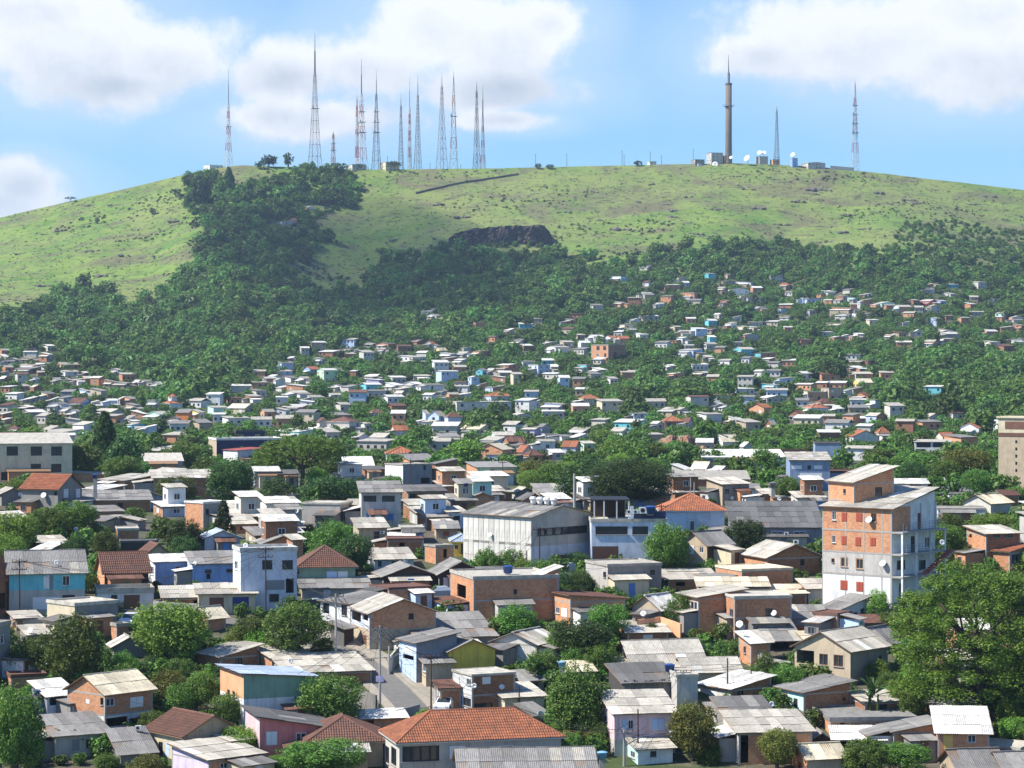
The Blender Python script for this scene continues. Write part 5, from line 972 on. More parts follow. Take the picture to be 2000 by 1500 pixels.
def mass_house(px, D, hg):
    C = gpoint(px, D); rot = Matrix.Rotation(rm_.uniform(-.7, .7), 3, 'Z'); b = MB(); w, dp = rm_.uniform(6, 10), rm_.uniform(5, 8); b.box(-w / 2, 0, -4, w / 2, dp, hg, rm_.randrange(10)); r_ = rm_.uniform(.5, 1.2)
    b.slab([(-w / 2 - .4, -.4, hg + .1), (w / 2 + .4, -.4, hg + .1), (w / 2 + .4, dp + .4, hg + .1 + r_), (-w / 2 - .4, dp + .4, hg + .1 + r_)], .15, rm_.choice((10, 11, 12, 13)))
    for j in range(int(w / 2)): x_ = -w / 2 + (j + .5) * w / int(w / 2); b.box(x_ - .5, -.06, 1, x_ + .5, .02, 2.1, 14)
    i0 = len(mass.v); mass.v += [tuple(C + rot @ Vector(v_)) for v_ in b.v]; mass.f += [tuple(i0 + q for q in f_) for f_ in b.f]; mass.m += b.m
    HOUSES.append(dict(x0=px - w * F / D / 2, x1=px + w * F / D / 2, y0=proj(C)[1] - hg * F / D, y1=proj(C)[1], D=D, short='', px=px, root=None, a=w, b=dp, h=hg, C=C, thw=0.0))
for k in range(190):      # the town goes on beyond both sides of the picture
    D = 245 * (1500 / 245) ** rm_.random(); px = rm_.choice((rm_.uniform(-330, -75), rm_.uniform(2075, 2330)))
    if not any(abs(h['D'] - D) < 9 and abs(h['px'] - px) * D / F < 10 for h in HOUSES): mass_house(px, D, rm_.choice((2.8, 3.0, 5.4)))
mo_ = link('distant_houses', mass.mesh('distant_houses', MM)); mo_['kind'] = 'stuff'; mo_['label'] = 'many more tiny houses crowded between trees on the far hillside'; mo_['category'] = 'houses'
# ---------------------------------------------------------------- foliage
def leafcloud(rs, centers, radii, nl, ls, up=.45, jit=.6, aspect=1.5):
    """quads spread over clumps; returns (n,4,3)"""
    C = np.repeat(centers, nl, 0); R = np.repeat(radii, nl)[:, None]; n = len(C)
    d = rs.normal(size=(n, 3)); d /= np.linalg.norm(d, axis=1, keepdims=True)
    p = C + d * R * rs.uniform(.55, 1.05, (n, 1))
    nr = d + np.array([0, 0, up]) + rs.normal(size=(n, 3)) * jit; nr /= np.linalg.norm(nr, axis=1, keepdims=True)
    t = np.cross(nr, rs.normal(size=(n, 3))); t /= np.linalg.norm(t, axis=1, keepdims=True) + 1e-9; b = np.cross(nr, t)
    s = ls * rs.uniform(.6, 1.35, (n, 1)); t = t * s * aspect * .5; b = b * s * .5
    return np.stack([p - t * .9, p - b * .8 + t * .1, p + t, p + b * .8 + t * .1], 1)
def quads_mesh(name, q, mat):
    n = len(q); me = bpy.data.meshes.new(name); me.vertices.add(n * 4); me.vertices.foreach_set('co', q.reshape(-1).astype(np.float32))
    me.loops.add(n * 4); me.loops.foreach_set('vertex_index', np.arange(n * 4, dtype=np.int32)); me.polygons.add(n)
    me.polygons.foreach_set('loop_start', np.arange(0, n * 4, 4, dtype=np.int32)); me.materials.append(M(mat)); me.update(calc_edges=True); return me
def crown_quads(kind, seed, nclump, nl, ls, jit=.5):
    rs = np.random.RandomState(seed)
    if kind == 'umb':
        n = nclump; a = rs.uniform(0, 2 * np.pi, n); r = np.sqrt(rs.uniform(.0, 1, n)); lay = rs.uniform(0, 1, n)
        z = .62 * np.sqrt(np.maximum(0, 1 - .92 * r * r)) - .12 - .45 * lay * rs.uniform(0, 1, n)
        c = np.stack([r * np.cos(a), r * np.sin(a), z * 1.35], -1); c[:, 2] += rs.normal(size=n) * .05
        return leafcloud(rs, c, rs.uniform(.07, .16, n), nl, ls, .9, .45), c
    if kind == 'dome':
        n = nclump; z = rs.uniform(-.85, .92, n); rm = np.sqrt(np.maximum(.02, 1 - np.where(z > 0, z, z * .55) ** 2)); r = rm * np.sqrt(rs.uniform(.12, 1, n)); a = rs.uniform(0, 2 * np.pi, n)
        lay = np.round(z * 4) / 4; z = z * .45 + lay * .55
        c = np.stack([r * np.cos(a), r * np.sin(a), z], -1); return leafcloud(rs, c, rs.uniform(.06, .13, n), nl, ls, 1.1, .4), c
    if kind == 'conifer':
        n = nclump; z = rs.uniform(-1, 1, n); a = rs.uniform(0, 2 * np.pi, n); r = (1 - (z + 1) / 2) ** .8 * rs.uniform(.5, 1, n) + .06
        c = np.stack([r * np.cos(a), r * np.sin(a), z - .15 * r], -1); return leafcloud(rs, c, rs.uniform(.08, .17, n), nl, ls, .1, .7, 2.2), c
    d = rs.normal(size=(nclump, 3)); d /= np.linalg.norm(d, axis=1, keepdims=True)
    lob = rs.normal(size=(7, 3)); lob /= np.linalg.norm(lob, axis=1, keepdims=True)
    bulge = np.max(np.clip(d @ lob.T, 0, 1) ** 3, 1)
    r = (.55 + .33 * bulge) * rs.uniform(.72, 1.04, nclump); r[: nclump // 5] *= .55
    c = d * r[:, None]; c[:, 2] = np.where(c[:, 2] < 0, c[:, 2] * .95, c[:, 2])
    return leafcloud(rs, c, rs.uniform(.10, .24, nclump), nl, ls, .45, jit), c
CROWNS = {}
def crown(kind, matk, detail):
    key = (kind, matk, detail)
    if key not in CROWNS:
        lst = []
        for v in range(3 if detail else 3):
            nc, nl, ls = {0: (60, 9, .17), 1: (140, 20, .092), 2: (260, 44, .048), 3: (620, 90, .024)}[detail]
            if kind == 'umb': nc = int(nc * 1.15); ls *= .8
            q, c = crown_quads(kind, hash((kind, detail, v)) % 9999 if False else (len(kind) * 131 + detail * 17 + v * 7 + 5), nc, nl, ls)
            lst.append(quads_mesh('crown', q, matk))
        CROWNS[key] = lst
    return CROWNS[key]
def trunk_mesh(kind):
    def fn():
        b = MB(); rs = random.Random(5)
        if kind in ('umb', 'dome'):
            b.tube((0, 0, 0), (.02, 0, .45), .055, .042, 8)
            for k in range(7):
                a = k * .9; e = (.55 * math.cos(a), .55 * math.sin(a), .80 + .1 * (k % 2)); m_ = (.22 * math.cos(a), .22 * math.sin(a), .62)
                b.tube((.02, 0, .43), m_, .034, .024, 6); b.tube(m_, e, .024, .010, 5)
                b.tube(m_, (e[0] * .7 - e[1] * .3, e[1] * .7 + e[0] * .3, .86), .016, .007, 5)
        elif kind == 'conifer': b.tube((0, 0, 0), (0, 0, 1), .05, .012, 7)
        else:
            b.tube((0, 0, 0), (.01, .01, .45), .05, .036, 7)
            for k in range(4): a = k * 1.6; b.tube((.01, .01, .42), (.26 * math.cos(a), .26 * math.sin(a), .8), .028, .010, 5)
        return b.mesh('trunk', 'bark')
    return shared(('trunk', kind), fn)
TREES = []
rt = random.Random(11)
LOOK = {'leaf_dark': 'dark green', 'leaf_mid': 'green', 'leaf_bright': 'bright green', 'leaf_yellow': 'yellowish green', 'leaf_umb': 'fresh green', 'leaf_far': 'green', 'leaf_pink': 'purple-flowering'}
def nearhouse(px, row, D):
    best = None
    for h in HOUSES:
        if not h['short']: continue
        hx = (h['x0'] + h['x1']) / 2; hy = (h['y0'] + h['y1']) / 2; d = math.hypot(px - hx, (row - hy) * 1.3) - .3 * (h['x1'] - h['x0'])
        if best is None or d < best[0]: best = (d, h, hx)
    d, h, hx = best
    if h['x0'] - 5 < px < h['x1'] + 5: rel = 'in front of' if D < h['D'] else 'behind'
    else: rel = 'left of' if px < hx else 'right of'
    return '%s the %s' % (rel, h['short'])
def tree(px, base, hw, top, kind, matk, label=None, D=None, group='trees among the houses', detail=None, hidden_ok=False):
    D = D or dinv(px, base); g = gpoint(px, D); s = D / F; R = hw * s; Ht = max((proj(g)[1] - top) * s, R * .9)
    det = detail if detail is not None else (3 if hw > 95 else 2 if hw > 26 and D < 500 else 1 if hw > 12 else 0)
    r = root('palm' if kind == 'palm' else 'bush' if kind == 'bush' else 'tree', g, label or '?', 'bush' if kind == 'bush' else 'tree', group, rt.uniform(0, 6.28), px=px)
    ck = 'round' if kind == 'bush' else kind
    cz = Ht * (.34 if kind == 'bush' else .49 if kind == 'round' else .62 if kind == 'umb' else .52); rz = Ht - cz if kind != 'umb' else (Ht - cz) * 1.25
    if kind == 'conifer': rz = Ht * .5; cz = Ht * .55
    sl = link('trunk', trunk_mesh(ck), r, None, None, (Ht * .9, Ht * .9, Ht * .9) if kind not in ('umb', 'dome') else (R * 1.1, R * 1.1, Ht * .85))
    cr = link('crown', rt.choice(crown(ck, matk, det)), r, (0, 0, cz), rt.uniform(0, 6.28), (R * 1.12, R * 1.12, max(rz, .3)))
    TREES.append(dict(px=px, base=base, hw=hw, top=top, D=D, root=r, kind=kind, mat=matk, auto=label is None)); return r
NEARTREES = '''30 1530 66 1325 round leaf_mid|145 1350 74 1188 round leaf_mid|338 1300 78 1158 round leaf_bright|55 1315 42 1236 bush leaf_mid|392 1398 44 1308 round leaf_mid|330 1385 46 1300 bush leaf_yellow|240 1335 38 1268 round leaf_mid|300 1330 40 1275 bush leaf_dark|575 1285 70 1168 round leaf_mid|488 1268 44 1196 round leaf_mid|628 1276 26 1240 bush leaf_bright|646 1420 70 1310 round leaf_mid|632 1522 88 1436 round leaf_mid|1010 1252 52 1176 round leaf_mid|1138 1296 68 1198 round leaf_dark|1186 1248 44 1170 round leaf_mid|1062 1330 44 1262 bush leaf_mid|1125 1446 74 1288 umbr leaf_mid|1352 1486 56 1364 round leaf_yellow|1518 1506 46 1410 round leaf_yellow|1690 1512 60 1436 round leaf_mid|1765 1512 60 1442 round leaf_mid|1916 1436 160 1102 dome leaf_umb|1495 1336 28 1268 bush leaf_mid|1366 1258 14 1222 bush leaf_yellow|1392 1262 17 1228 bush leaf_yellow|1408 1296 16 1240 bush leaf_mid|1302 1128 52 1012 round leaf_mid|1235 1112 24 1076 bush leaf_dark|1455 1092 44 1003 round leaf_dark|650 1112 42 1008 round leaf_mid|696 1124 40 1032 round leaf_dark|436 1052 24 984 conifer leaf_dark|150 1052 48 968 round leaf_mid|95 1060 44 985 round leaf_mid|30 1085 52 990 round leaf_bright|20 1112 44 1036 bush leaf_bright|150 1096 30 1040 round leaf_dark|206 1090 30 1030 bush leaf_mid|360 1086 46 1008 round leaf_dark|345 992 44 922 round leaf_mid|262 1022 24 986 bush leaf_mid|452 990 58 888 round leaf_dark|540 985 50 928 bush leaf_dark|640 992 66 918 bush leaf_dark|705 986 50 930 bush leaf_dark|765 966 38 925 bush leaf_mid|590 955 80 848 umb leaf_umb|158 938 42 856 round leaf_mid|205 930 42 812 conifer leaf_dark|242 935 44 838 round leaf_dark|240 950 42 884 round leaf_mid|385 902 30 848 round leaf_dark|350 915 34 862 round leaf_mid|1215 992 104 882 round leaf_dark|1150 985 66 892 round leaf_dark|1290 975 40 908 round leaf_dark|1085 965 48 898 round leaf_mid|1040 948 40 892 bush leaf_yellow|1245 905 42 858 round leaf_bright|1180 880 32 834 round leaf_bright|1890 945 52 866 round leaf_yellow|1720 918 40 870 round leaf_mid|1800 930 54 880 round leaf_mid|1852 1046 50 1000 bush leaf_mid|1838 1100 56 1012 round leaf_mid|1940 1050 44 996 round leaf_bright|1880 1090 34 1040 bush leaf_mid|1540 990 36 924 round leaf_mid|1905 1015 30 985 bush leaf_bright|1270 1240 16 1212 bush leaf_mid|1570 1178 18 1160 bush leaf_yellow|770 1262 18 1222 bush leaf_dark|1340 1392 24 1372 bush leaf_mid|1430 1390 34 1362 bush leaf_mid|1480 1386 34 1360 bush leaf_bright|210 1500 34 1478 bush leaf_mid|290 1520 44 1468 bush leaf_yellow|490 1520 28 1488 bush leaf_bright|830 1412 26 1378 bush leaf_bright|1640 1300 20 1262 bush leaf_mid|668 876 14 866 bush leaf_pink|540 1500 30 1470 bush leaf_mid|230 1190 22 1160 bush leaf_yellow|190 1145 14 1118 bush leaf_mid|1700 1150 20 1112 bush leaf_mid|1290 1150 20 1120 bush leaf_dark|1130 1155 34 1112 bush leaf_mid|1955 920 36 866 round leaf_mid|1985 985 30 945 bush leaf_mid|820 1090 20 1060 bush leaf_mid|930 1010 20 985 bush leaf_mid|600 1048 26 1018 bush leaf_mid|100 1170 18 1150 bush leaf_mid'''
for q in NEARTREES.split('|'):
    p = q.split(); px, base, hw, top = [float(k) for k in p[:4]]; kind = p[4]
    D = None
    if (px, base) == (1916, 1436): D = 262
    tree(px, base, hw, top, 'round' if kind == 'umbr' else kind, p[5], D=D)
# trees on the ridge
for px, base, hw, top, k, m_ in ((563, 326, 11, 291, 'round', 'leaf_dark'), (525, 326, 18, 300, 'round', 'leaf_dark'), (447, 378, 17, 330, 'conifer', 'leaf_dark'), (392, 408, 24, 332, 'round', 'leaf_dark'), (490, 368, 11, 340, 'round', 'leaf_mid'), (508, 330, 12, 312, 'round', 'leaf_dark'), (370, 412, 14, 372, 'round', 'leaf_dark'),
                                 (138, 394, 10, 384, 'umb', 'leaf_dark'), (190, 436, 6, 424, 'round', 'leaf_dark'), (298, 420, 8, 404, 'round', 'leaf_shrub'), (1051, 330, 8, 318, 'round', 'leaf_dark'), (1074, 330, 10, 320, 'round', 'leaf_dark'), (1245, 324, 10, 311, 'round', 'leaf_dark'), (770, 334, 12, 314, 'umb', 'leaf_dark'), (700, 330, 10, 318, 'round', 'leaf_dark')):
    tree(px, base, hw, top, k, m_, group='trees on the ridge', D=min(2148, dinv(px, base)))

# ---- town trees fill the gaps between far houses; the largest are things, the small rest belongs to the wood
rects = [(h['x0'], h['y0'], h['x1'], h['y1'], h['D']) for h in HOUSES]
RB = {}
for q in rects:
    for k in range(int((q[0] - 100) // 60), int((q[2] + 100) // 60) + 1): RB.setdefault(k, []).append(q)
def clash(px, base, hw, top, D, tol=.12):
    A = 4 * hw * (base - top) / 2
    for x0, y0, x1, y1, d in RB.get(int(px // 60), ()):
        ox = min(px + hw * .85, x1) - max(px - hw * .85, x0); oy = min(base, y1) - max(top, y0)
        if ox <= 0 or oy <= 0: continue
        if D < d and ox * oy > tol * (x1 - x0) * (y1 - y0): return True
        if abs(D - d) < 4 * D / F * 2 and x0 < px < x1: return True
    return False
rt2 = random.Random(21); cand = []
wcols = ['leaf_dark', 'leaf_mid', 'leaf_mid', 'leaf_mid', 'leaf_bright', 'leaf_far']
for k in range(19000):
    px = rt2.uniform(-260, 2260); y0_ = tt(px) - 8; base = y0_ + (rt2.random() ** .8) * (1500 - y0_)
    if base > 1000 and rt2.random() < .35: continue
    D = dinv(px, base); rm = rt2.uniform(2.2, 5.6) if D > 420 else rt2.uniform(.8, 2.4); hw = rm * F / D; top = base - hw * rt2.uniform(1.3, 2.0)
    if clash(px, base, hw, top, D, .10 if D < 500 else .34): continue
    if any(abs(px - t_[0]) < (hw + t_[2]) * .34 and abs(base - t_[1]) < (hw + t_[2]) * .22 for t_ in cand): continue
    g = [h for h in HOUSES if abs(h['D'] - D) < 12]
    gx, gy = (px - 1000) / F * D, D; bad = False
    for h in g:
        dx, dy = gx - h['C'].x, gy - h['C'].y; c_, s_ = math.cos(h['thw']), math.sin(h['thw']); lx, ly = dx * c_ - dy * s_, dx * s_ + dy * c_
        if -h['a'] - .8 < lx < .8 and -.8 < ly < h['b'] + .8: bad = True; break
    if bad: continue
    for sp in street:
        if math.hypot(gx - sp.x, gy - sp.y) < 7.5: bad = True
    if bad: continue
    cand.append((px, base, hw, top, D))
cand.sort(key=lambda c: -c[2] * (c[0] > 0 and c[0] < 2000))
NT_ = max(0, 292 - len(TREES))
for px, base, hw, top, D in cand[:NT_]:
    tree(px, base, hw, top, 'bush' if D < 420 else 'round', rt2.choice(wcols), D=D, group='trees among the houses')
rest = cand[NT_:]

# ---- hillside wood as one mass
FOREST = [[(0, 700), (0, 655), (40, 628), (110, 588), (170, 574), (215, 580), (250, 612), (320, 572), (390, 500), (408, 450), (372, 405), (362, 352), (410, 338), (470, 376), (560, 338), (600, 322), (690, 333), (705, 388), (640, 408), (604, 432), (645, 470), (600, 500), (565, 522), (600, 562), (705, 572), (745, 497), (835, 494), (1000, 492), (1090, 489), (1170, 517), (1290, 487), (1400, 482), (1600, 477), (1720, 492), (1850, 505), (2000, 482), (2020, 482), (2020, 590), (1600, 575), (1400, 560), (1250, 580), (1150, 620), (1000, 660), (850, 680), (700, 700), (560, 715), (470, 790), (330, 790), (200, 705), (110, 705)],
          [(1760, 440), (1840, 430), (2020, 455), (2020, 500), (1850, 510), (1720, 492)],
          [(px, float(tt(px)) - 14) for px in range(-320, 2351, 60)] + [(2340, 915), (-320, 915)]]
FOREST[0] = [(-320 if x <= 0 else 2330 if x >= 2000 else x, y) for x, y in FOREST[0]]
def inpoly(x, y, poly):
    c = False; j = len(poly) - 1
    for i in range(len(poly)):
        xi, yi = poly[i]; xj, yj = poly[j]
        if (yi > y) != (yj > y) and x < (xj - xi) * (y - yi) / (yj - yi) + xi: c = not c
        j = i
    return c
fr_ = random.Random(5); pts = []
grid = {}
for k in range(115000):
    D = 2140 - (2140 - 520) * fr_.random() ** 1.25; px = fr_.uniform(-310, 2310); x = (px - 1000) / F * D; z = ztf(x, D) if False else None
    pts.append((px, D, x))
X = np.array([p[2] for p in pts]); Y = np.array([p[1] for p in pts]); Z = zt(X, Y); RW_ = YH - (Z - ZC) / Y * F
PT = []
occ = {}
for t_ in TREES: occ.setdefault((int(t_['root'].location.x // 5), int(t_['D'] // 5)), []).append((t_['root'].location.x, t_['D'], t_['hw'] * t_['D'] / F))
hgrid = {}
for h in HOUSES:
    if h['D'] > 440: hgrid.setdefault((int(h['C'].x // 40), int(h['D'] // 40)), []).append(h)
for (px, D, x), row, z in zip(pts, RW_, Z):
    jr = row - 13 + fr_.gauss(0, 7) if px > 720 else row - 4 + fr_.gauss(0, 5)
    if not (inpoly(px, jr, FOREST[0]) or (inpoly(px, row, FOREST[1]) and fr_.random() < .35) or inpoly(px, row, FOREST[2])): continue
    scrub = inpoly(px, row, FOREST[1]) or (px > 1650 and row < 540 and fr_.random() < .5)
    R = 1.9 + 6.2 * fr_.random() ** 2.0 if not scrub else fr_.uniform(1.2, 2.6)
    gx, gy = int(x // 5), int(D // 5); ok = True
    for i in (-2, -1, 0, 1, 2):
        for j in (-2, -1, 0, 1, 2):
            for (ox, oy, oR) in occ.get((gx + i, gy + j), ()):
                if (ox - x) ** 2 + (oy - D) ** 2 < (.56 * (R + oR)) ** 2: ok = False
    if not ok: continue
    hw = R * F / D; top = row - 1.55 * hw
    for i in (-1, 0, 1):
        for j in (-1, 0, 1, -2):
            for h in hgrid.get((int(x // 40) + i, int(D // 40) - j), ()):
                if D < h['D'] + 3 and h['x0'] - hw * .6 < px < h['x1'] + hw * .6 and top < h['y0'] + .6 * (h['y1'] - h['y0']) and row > h['y0']: ok = False
    if not ok: continue
    if clash(px, row, hw, row - 1.6 * hw, D, .36): continue
    occ.setdefault((gx, gy), []).append((x, D, R)); PT.append((x, D, float(z), R))
for k in range(46): px = fr_.uniform(886, 1082); D = dinv(px, fr_.uniform(474, 484)); PT.append(((px - 1000) / F * D, D, ztf((px - 1000) / F * D, D), fr_.uniform(1.2, 2.6)))
rest = [((px - 1000) / F * D, D, None, hw * D / F) for px, base, hw, top, D in rest]
PT += [(x, D, ztf(x, D), R) for x, D, _, R in rest]
# crowns of the wood are instanced on the trees' points by geometry nodes
pcol = bpy.data.collections.new('forest_crowns')
for v in range(8):
    rs = np.random.RandomState(100 + v); q, c = crown_quads('round', 300 + v, 80, 7, .155, .26)
    core = leafcloud(rs, np.zeros((1, 3)), np.array([.58]), 30, .5, .2, .15, 1.0)
    pcol.objects.link(bpy.data.objects.new('forest_crown', quads_mesh('forest_crown', np.concatenate([q, core]), 'leaf_far')))
rs = np.random.RandomState(9); me = bpy.data.meshes.new('hillside_forest'); n = len(PT)
A = np.array([(x, y, z, R) for x, y, z, R in PT]); hz_ = A[:, 3] * rs.uniform(.72, 1.2, n)
me.from_pydata(np.stack([A[:, 0], A[:, 1], A[:, 2] + hz_ * .72], -1).tolist(), [], [])
at = me.attributes.new('size', 'FLOAT_VECTOR', 'POINT'); at.data.foreach_set('vector', np.stack([A[:, 3] * 1.15, A[:, 3] * 1.15, hz_], -1).reshape(-1))
at = me.attributes.new('turn', 'FLOAT_VECTOR', 'POINT'); at.data.foreach_set('vector', np.stack([np.zeros(n), np.zeros(n), rs.uniform(0, 6.28, n)], -1).reshape(-1))
at = me.attributes.new('pick', 'INT', 'POINT'); at.data.foreach_set('value', rs.randint(0, 8, n))
fo = link('hillside_forest', me); fo['kind'] = 'stuff'; fo['label'] = 'dense dark green wood covering the lower hillside and gully'; fo['category'] = 'forest'
ng = bpy.data.node_groups.new('forest_scatter', 'GeometryNodeTree'); ng.interface.new_socket('Geometry', in_out='INPUT', socket_type='NodeSocketGeometry'); ng.interface.new_socket('Geometry', in_out='OUTPUT', socket_type='NodeSocketGeometry')
gi = ng.nodes.new('NodeGroupInput'); go = ng.nodes.new('NodeGroupOutput'); ci = ng.nodes.new('GeometryNodeCollectionInfo'); ci.inputs['Collection'].default_value = pcol; ci.inputs['Separate Children'].default_value = True; ci.inputs['Reset Children'].default_value = True
ip = ng.nodes.new('GeometryNodeInstanceOnPoints'); ip.inputs['Pick Instance'].default_value = True
def na(nm, ty): a_ = ng.nodes.new('GeometryNodeInputNamedAttribute'); a_.data_type = ty; a_.inputs['Name'].default_value = nm; return a_.outputs[0]
for a_, b_ in ((gi.outputs[0], ip.inputs['Points']), (ci.outputs[0], ip.inputs['Instance']), (na('pick', 'INT'), ip.inputs['Instance Index']), (na('turn', 'FLOAT_VECTOR'), ip.inputs['Rotation']), (na('size', 'FLOAT_VECTOR'), ip.inputs['Scale']), (ip.outputs[0], go.inputs[0])): ng.links.new(a_, b_)
fo.modifiers.new('scatter', 'NODES').node_group = ng
print('forest trees', len(PT), 'tree things', len(TREES))

# ---- scrub and stones on the grassy slope
sh = []; rk_ = MB(); rs2 = random.Random(8); sv = [crown_quads('round', 500 + v, 10, 4, .5)[0] for v in range(4)]
kx = 0
while kx < 6000:
    D = rs2.uniform(1500, 2145); px = rs2.uniform(-10, 2010); x = (px - 1000) / F * D; z = ztf(x, D); row = YH - (z - ZC) / D * F
    if inpoly(px, row, FOREST[0]) or row > 660: continue
    kx += 1
    nse = math.sin(x * .021 + D * .013) + math.sin(D * .05 - x * .017)
    if nse < .2 and rs2.random() < .6: continue
    edge = inpoly(px, row + 26, FOREST[0]) or inpoly(px + 30, row, FOREST[0]) or inpoly(px - 30, row, FOREST[0]); R = rs2.uniform(.35, 1.2) * (1.7 if nse > 1 else 1) * (1.9 if edge else 1); q = sv[rs2.randrange(4)] * np.array([R, R, R * .7]) + np.array([x, D, z + R * .2]); sh.append(q)
so_ = link('hill_shrubs', quads_mesh('hill_shrubs', np.concatenate(sh), 'leaf_shrub')); so_['kind'] = 'stuff'; so_['label'] = 'scattered low scrub on the grassy hillside'; so_['category'] = 'shrubs'
def rock_into(b, c, r, rnd, flat=.6):
    i = len(b.v); ico = [(0, 0, 1)] + [(math.cos(a * 1.047) * .85, math.sin(a * 1.047) * .85, .45) for a in range(6)] + [(math.cos(a * 1.047 + .5), math.sin(a * 1.047 + .5), -.3) for a in range(6)]
    for p in ico: k = rnd.uniform(.7, 1.2); b.v.append((c[0] + p[0] * r * k, c[1] + p[1] * r * k, c[2] + p[2] * r * k * flat))
    for k in range(6):
        b.f.append((i, i + 1 + k, i + 1 + (k + 1) % 6)); b.f.append((i + 1 + k, i + 7 + k, i + 1 + (k + 1) % 6)); b.f.append((i + 1 + (k + 1) % 6, i + 7 + k, i + 7 + (k + 1) % 6)); b.m += [0, 0, 0]
kx = 0
while kx < 700:
    D = rs2.uniform(1600, 2145); px = rs2.uniform(0, 2000); g = gpoint(px, D); row = proj(g)[1]
    if inpoly(px, row, FOREST[0]): continue
    kx += 1; rock_into(rk_, g, rs2.uniform(.4, 1.1), rs2)
ro = link('hill_stones', rk_.mesh('hill_stones', 'rock')); ro['kind'] = 'stuff'; ro['label'] = 'small loose stones scattered on the grassy hillside'; ro['category'] = 'stones'
for px, row, w in ((1305, 400, 30), (1320, 412, 26), (1600, 372, 46), (1590, 380, 24), (1490, 408, 34), (1360, 458, 30), (1380, 462, 36), (1690, 448, 34), (1740, 460, 40), (1640, 455, 40), (1770, 392, 36), (1790, 398, 22), (1830, 372, 24), (1900, 400, 24), (1320, 425, 34), (1215, 450, 50), (1150, 375, 22), (1460, 370, 26), (1010, 402, 18), (1060, 366, 20), (770, 468, 44), (205, 540, 44), (240, 500, 30), (175, 402, 24), (220, 400, 22), (340, 432, 24), (180, 490, 30), (40, 495, 26), (265, 450, 20), (1435, 345, 24), (1180, 430, 26), (1120, 350, 16), (1880, 440, 26), (1950, 430, 30), (1240, 395, 24), (1400, 410, 30), (1530, 440, 36), (1560, 395, 30), (1660, 420, 30), (1710, 378, 30), (1345, 385, 22), (960, 385, 24), (860, 400, 26), (1100, 415, 30), (120, 450, 30), (310, 500, 34), (80, 560, 36), (900, 425, 36), (1270, 360, 20), (1620, 350, 26), (1780, 355, 26), (1930, 385, 30)):
    g = ground(px, row); s = g.y / F; b = MB(); r_ = random.Random(int(px))
    for k in range(9): rock_into(b, (r_.uniform(-.5, .5) * w * s, r_.uniform(-2, 2), r_.uniform(-.3, .5)), r_.uniform(.8, 2.1) * w / 34, r_, .7)
    o = link('rock_outcrop', b.mesh('rock_outcrop', 'rock'), None, g); tag(o, 'dark rock outcrop in the hill grass ' + where(px, row).split(', ')[-1], 'rock', 'rock outcrops on the hill', px)
# ---------------------------------------------------------------- quarry face, soil bank, field wall
def bluff(name, outline, mat, capmat, label, cat, rough, dip=0.0):
    """a rock or soil face: outline = list of (px, base row, top row); real relief, capped back into the slope"""
    b = MB(); rr = random.Random(4); cols = []
    n = len(outline); N = 60; xs = np.linspace(outline[0][0], outline[-1][0], N)
    br = np.interp(xs, [o[0] for o in outline], [o[1] for o in outline]); tr = np.interp(xs, [o[0] for o in outline], [o[2] for o in outline])
    tr = tr + np.array([(rr.uniform(-.8, 1.6) + 1.2 * math.sin(i * .35)) if br[i] - tr[i] > 12 else 0 for i in range(N)])
    Dm = min(dinv(o[0], o[1]) for o in outline[1:-1])
    for i in range(N):
        Db = dinv(xs[i], br[i]) * .35 + Dm * .65; t_ = br[i] - tr[i]; col = []
        for j in range(9):
            f = j / 8; D = Db + (rr.uniform(-1, 1) * rough * (t_ > 6) + math.sin(i * .9 + j * .3) * rough * .8 + math.sin(i * .37) * rough * 1.4) * (1 if 0 < j < 8 else .4) + f * dip
            p = P(xs[i], br[i] + (tr[i] - br[i]) * f, D)
            if j == 0: p.z = min(p.z, ztf(p.x, p.y)) - 1.5
            col.append(p)
        e = col[-1]; q = Vector((e.x, e.y, e.z)); back = None
        for k in range(1, 90):
            D2 = e.y + 1.5 * k; x2 = e.x / e.y * D2
            if ztf(x2, D2) >= e.z + .015 * 1.5 * k: back = Vector((x2, D2, ztf(x2, D2) - .3)); break
        col.append(back or Vector((e.x, e.y + 60, ztf(e.x, e.y + 60) - .5))); cols.append(col)
    for i in range(N - 1):
        for j in range(9): b.quad(cols[i][j], cols[i + 1][j], cols[i + 1][j + 1], cols[i][j + 1], m=0 if j < 8 else 1)
    o = link(name, b.mesh(name, [mat, capmat])); tag(o, label, cat, px=outline[0][0]); return o
bluff('quarry_face', [(876, 469, 466), (890, 470, 455), (910, 471, 449), (935, 473, 446), (958, 476, 441), (985, 477, 443), (1012, 478, 438), (1040, 477, 441), (1062, 476, 440), (1074, 477, 452), (1084, 478, 475)], 'cliff', 'hill', 'dark quarried rock face cut into the grassy hillside', 'cliff', 1.2)
bluff('earth_bank', [(1282, 880, 876), (1290, 884, 856), (1310, 888, 850), (1345, 886, 850), (1375, 880, 858), (1395, 876, 866), (1400, 876, 872)], 'redsoil', 'ground', 'bare red earth bank between trees on the valley floor', 'earth bank', .8, 14)
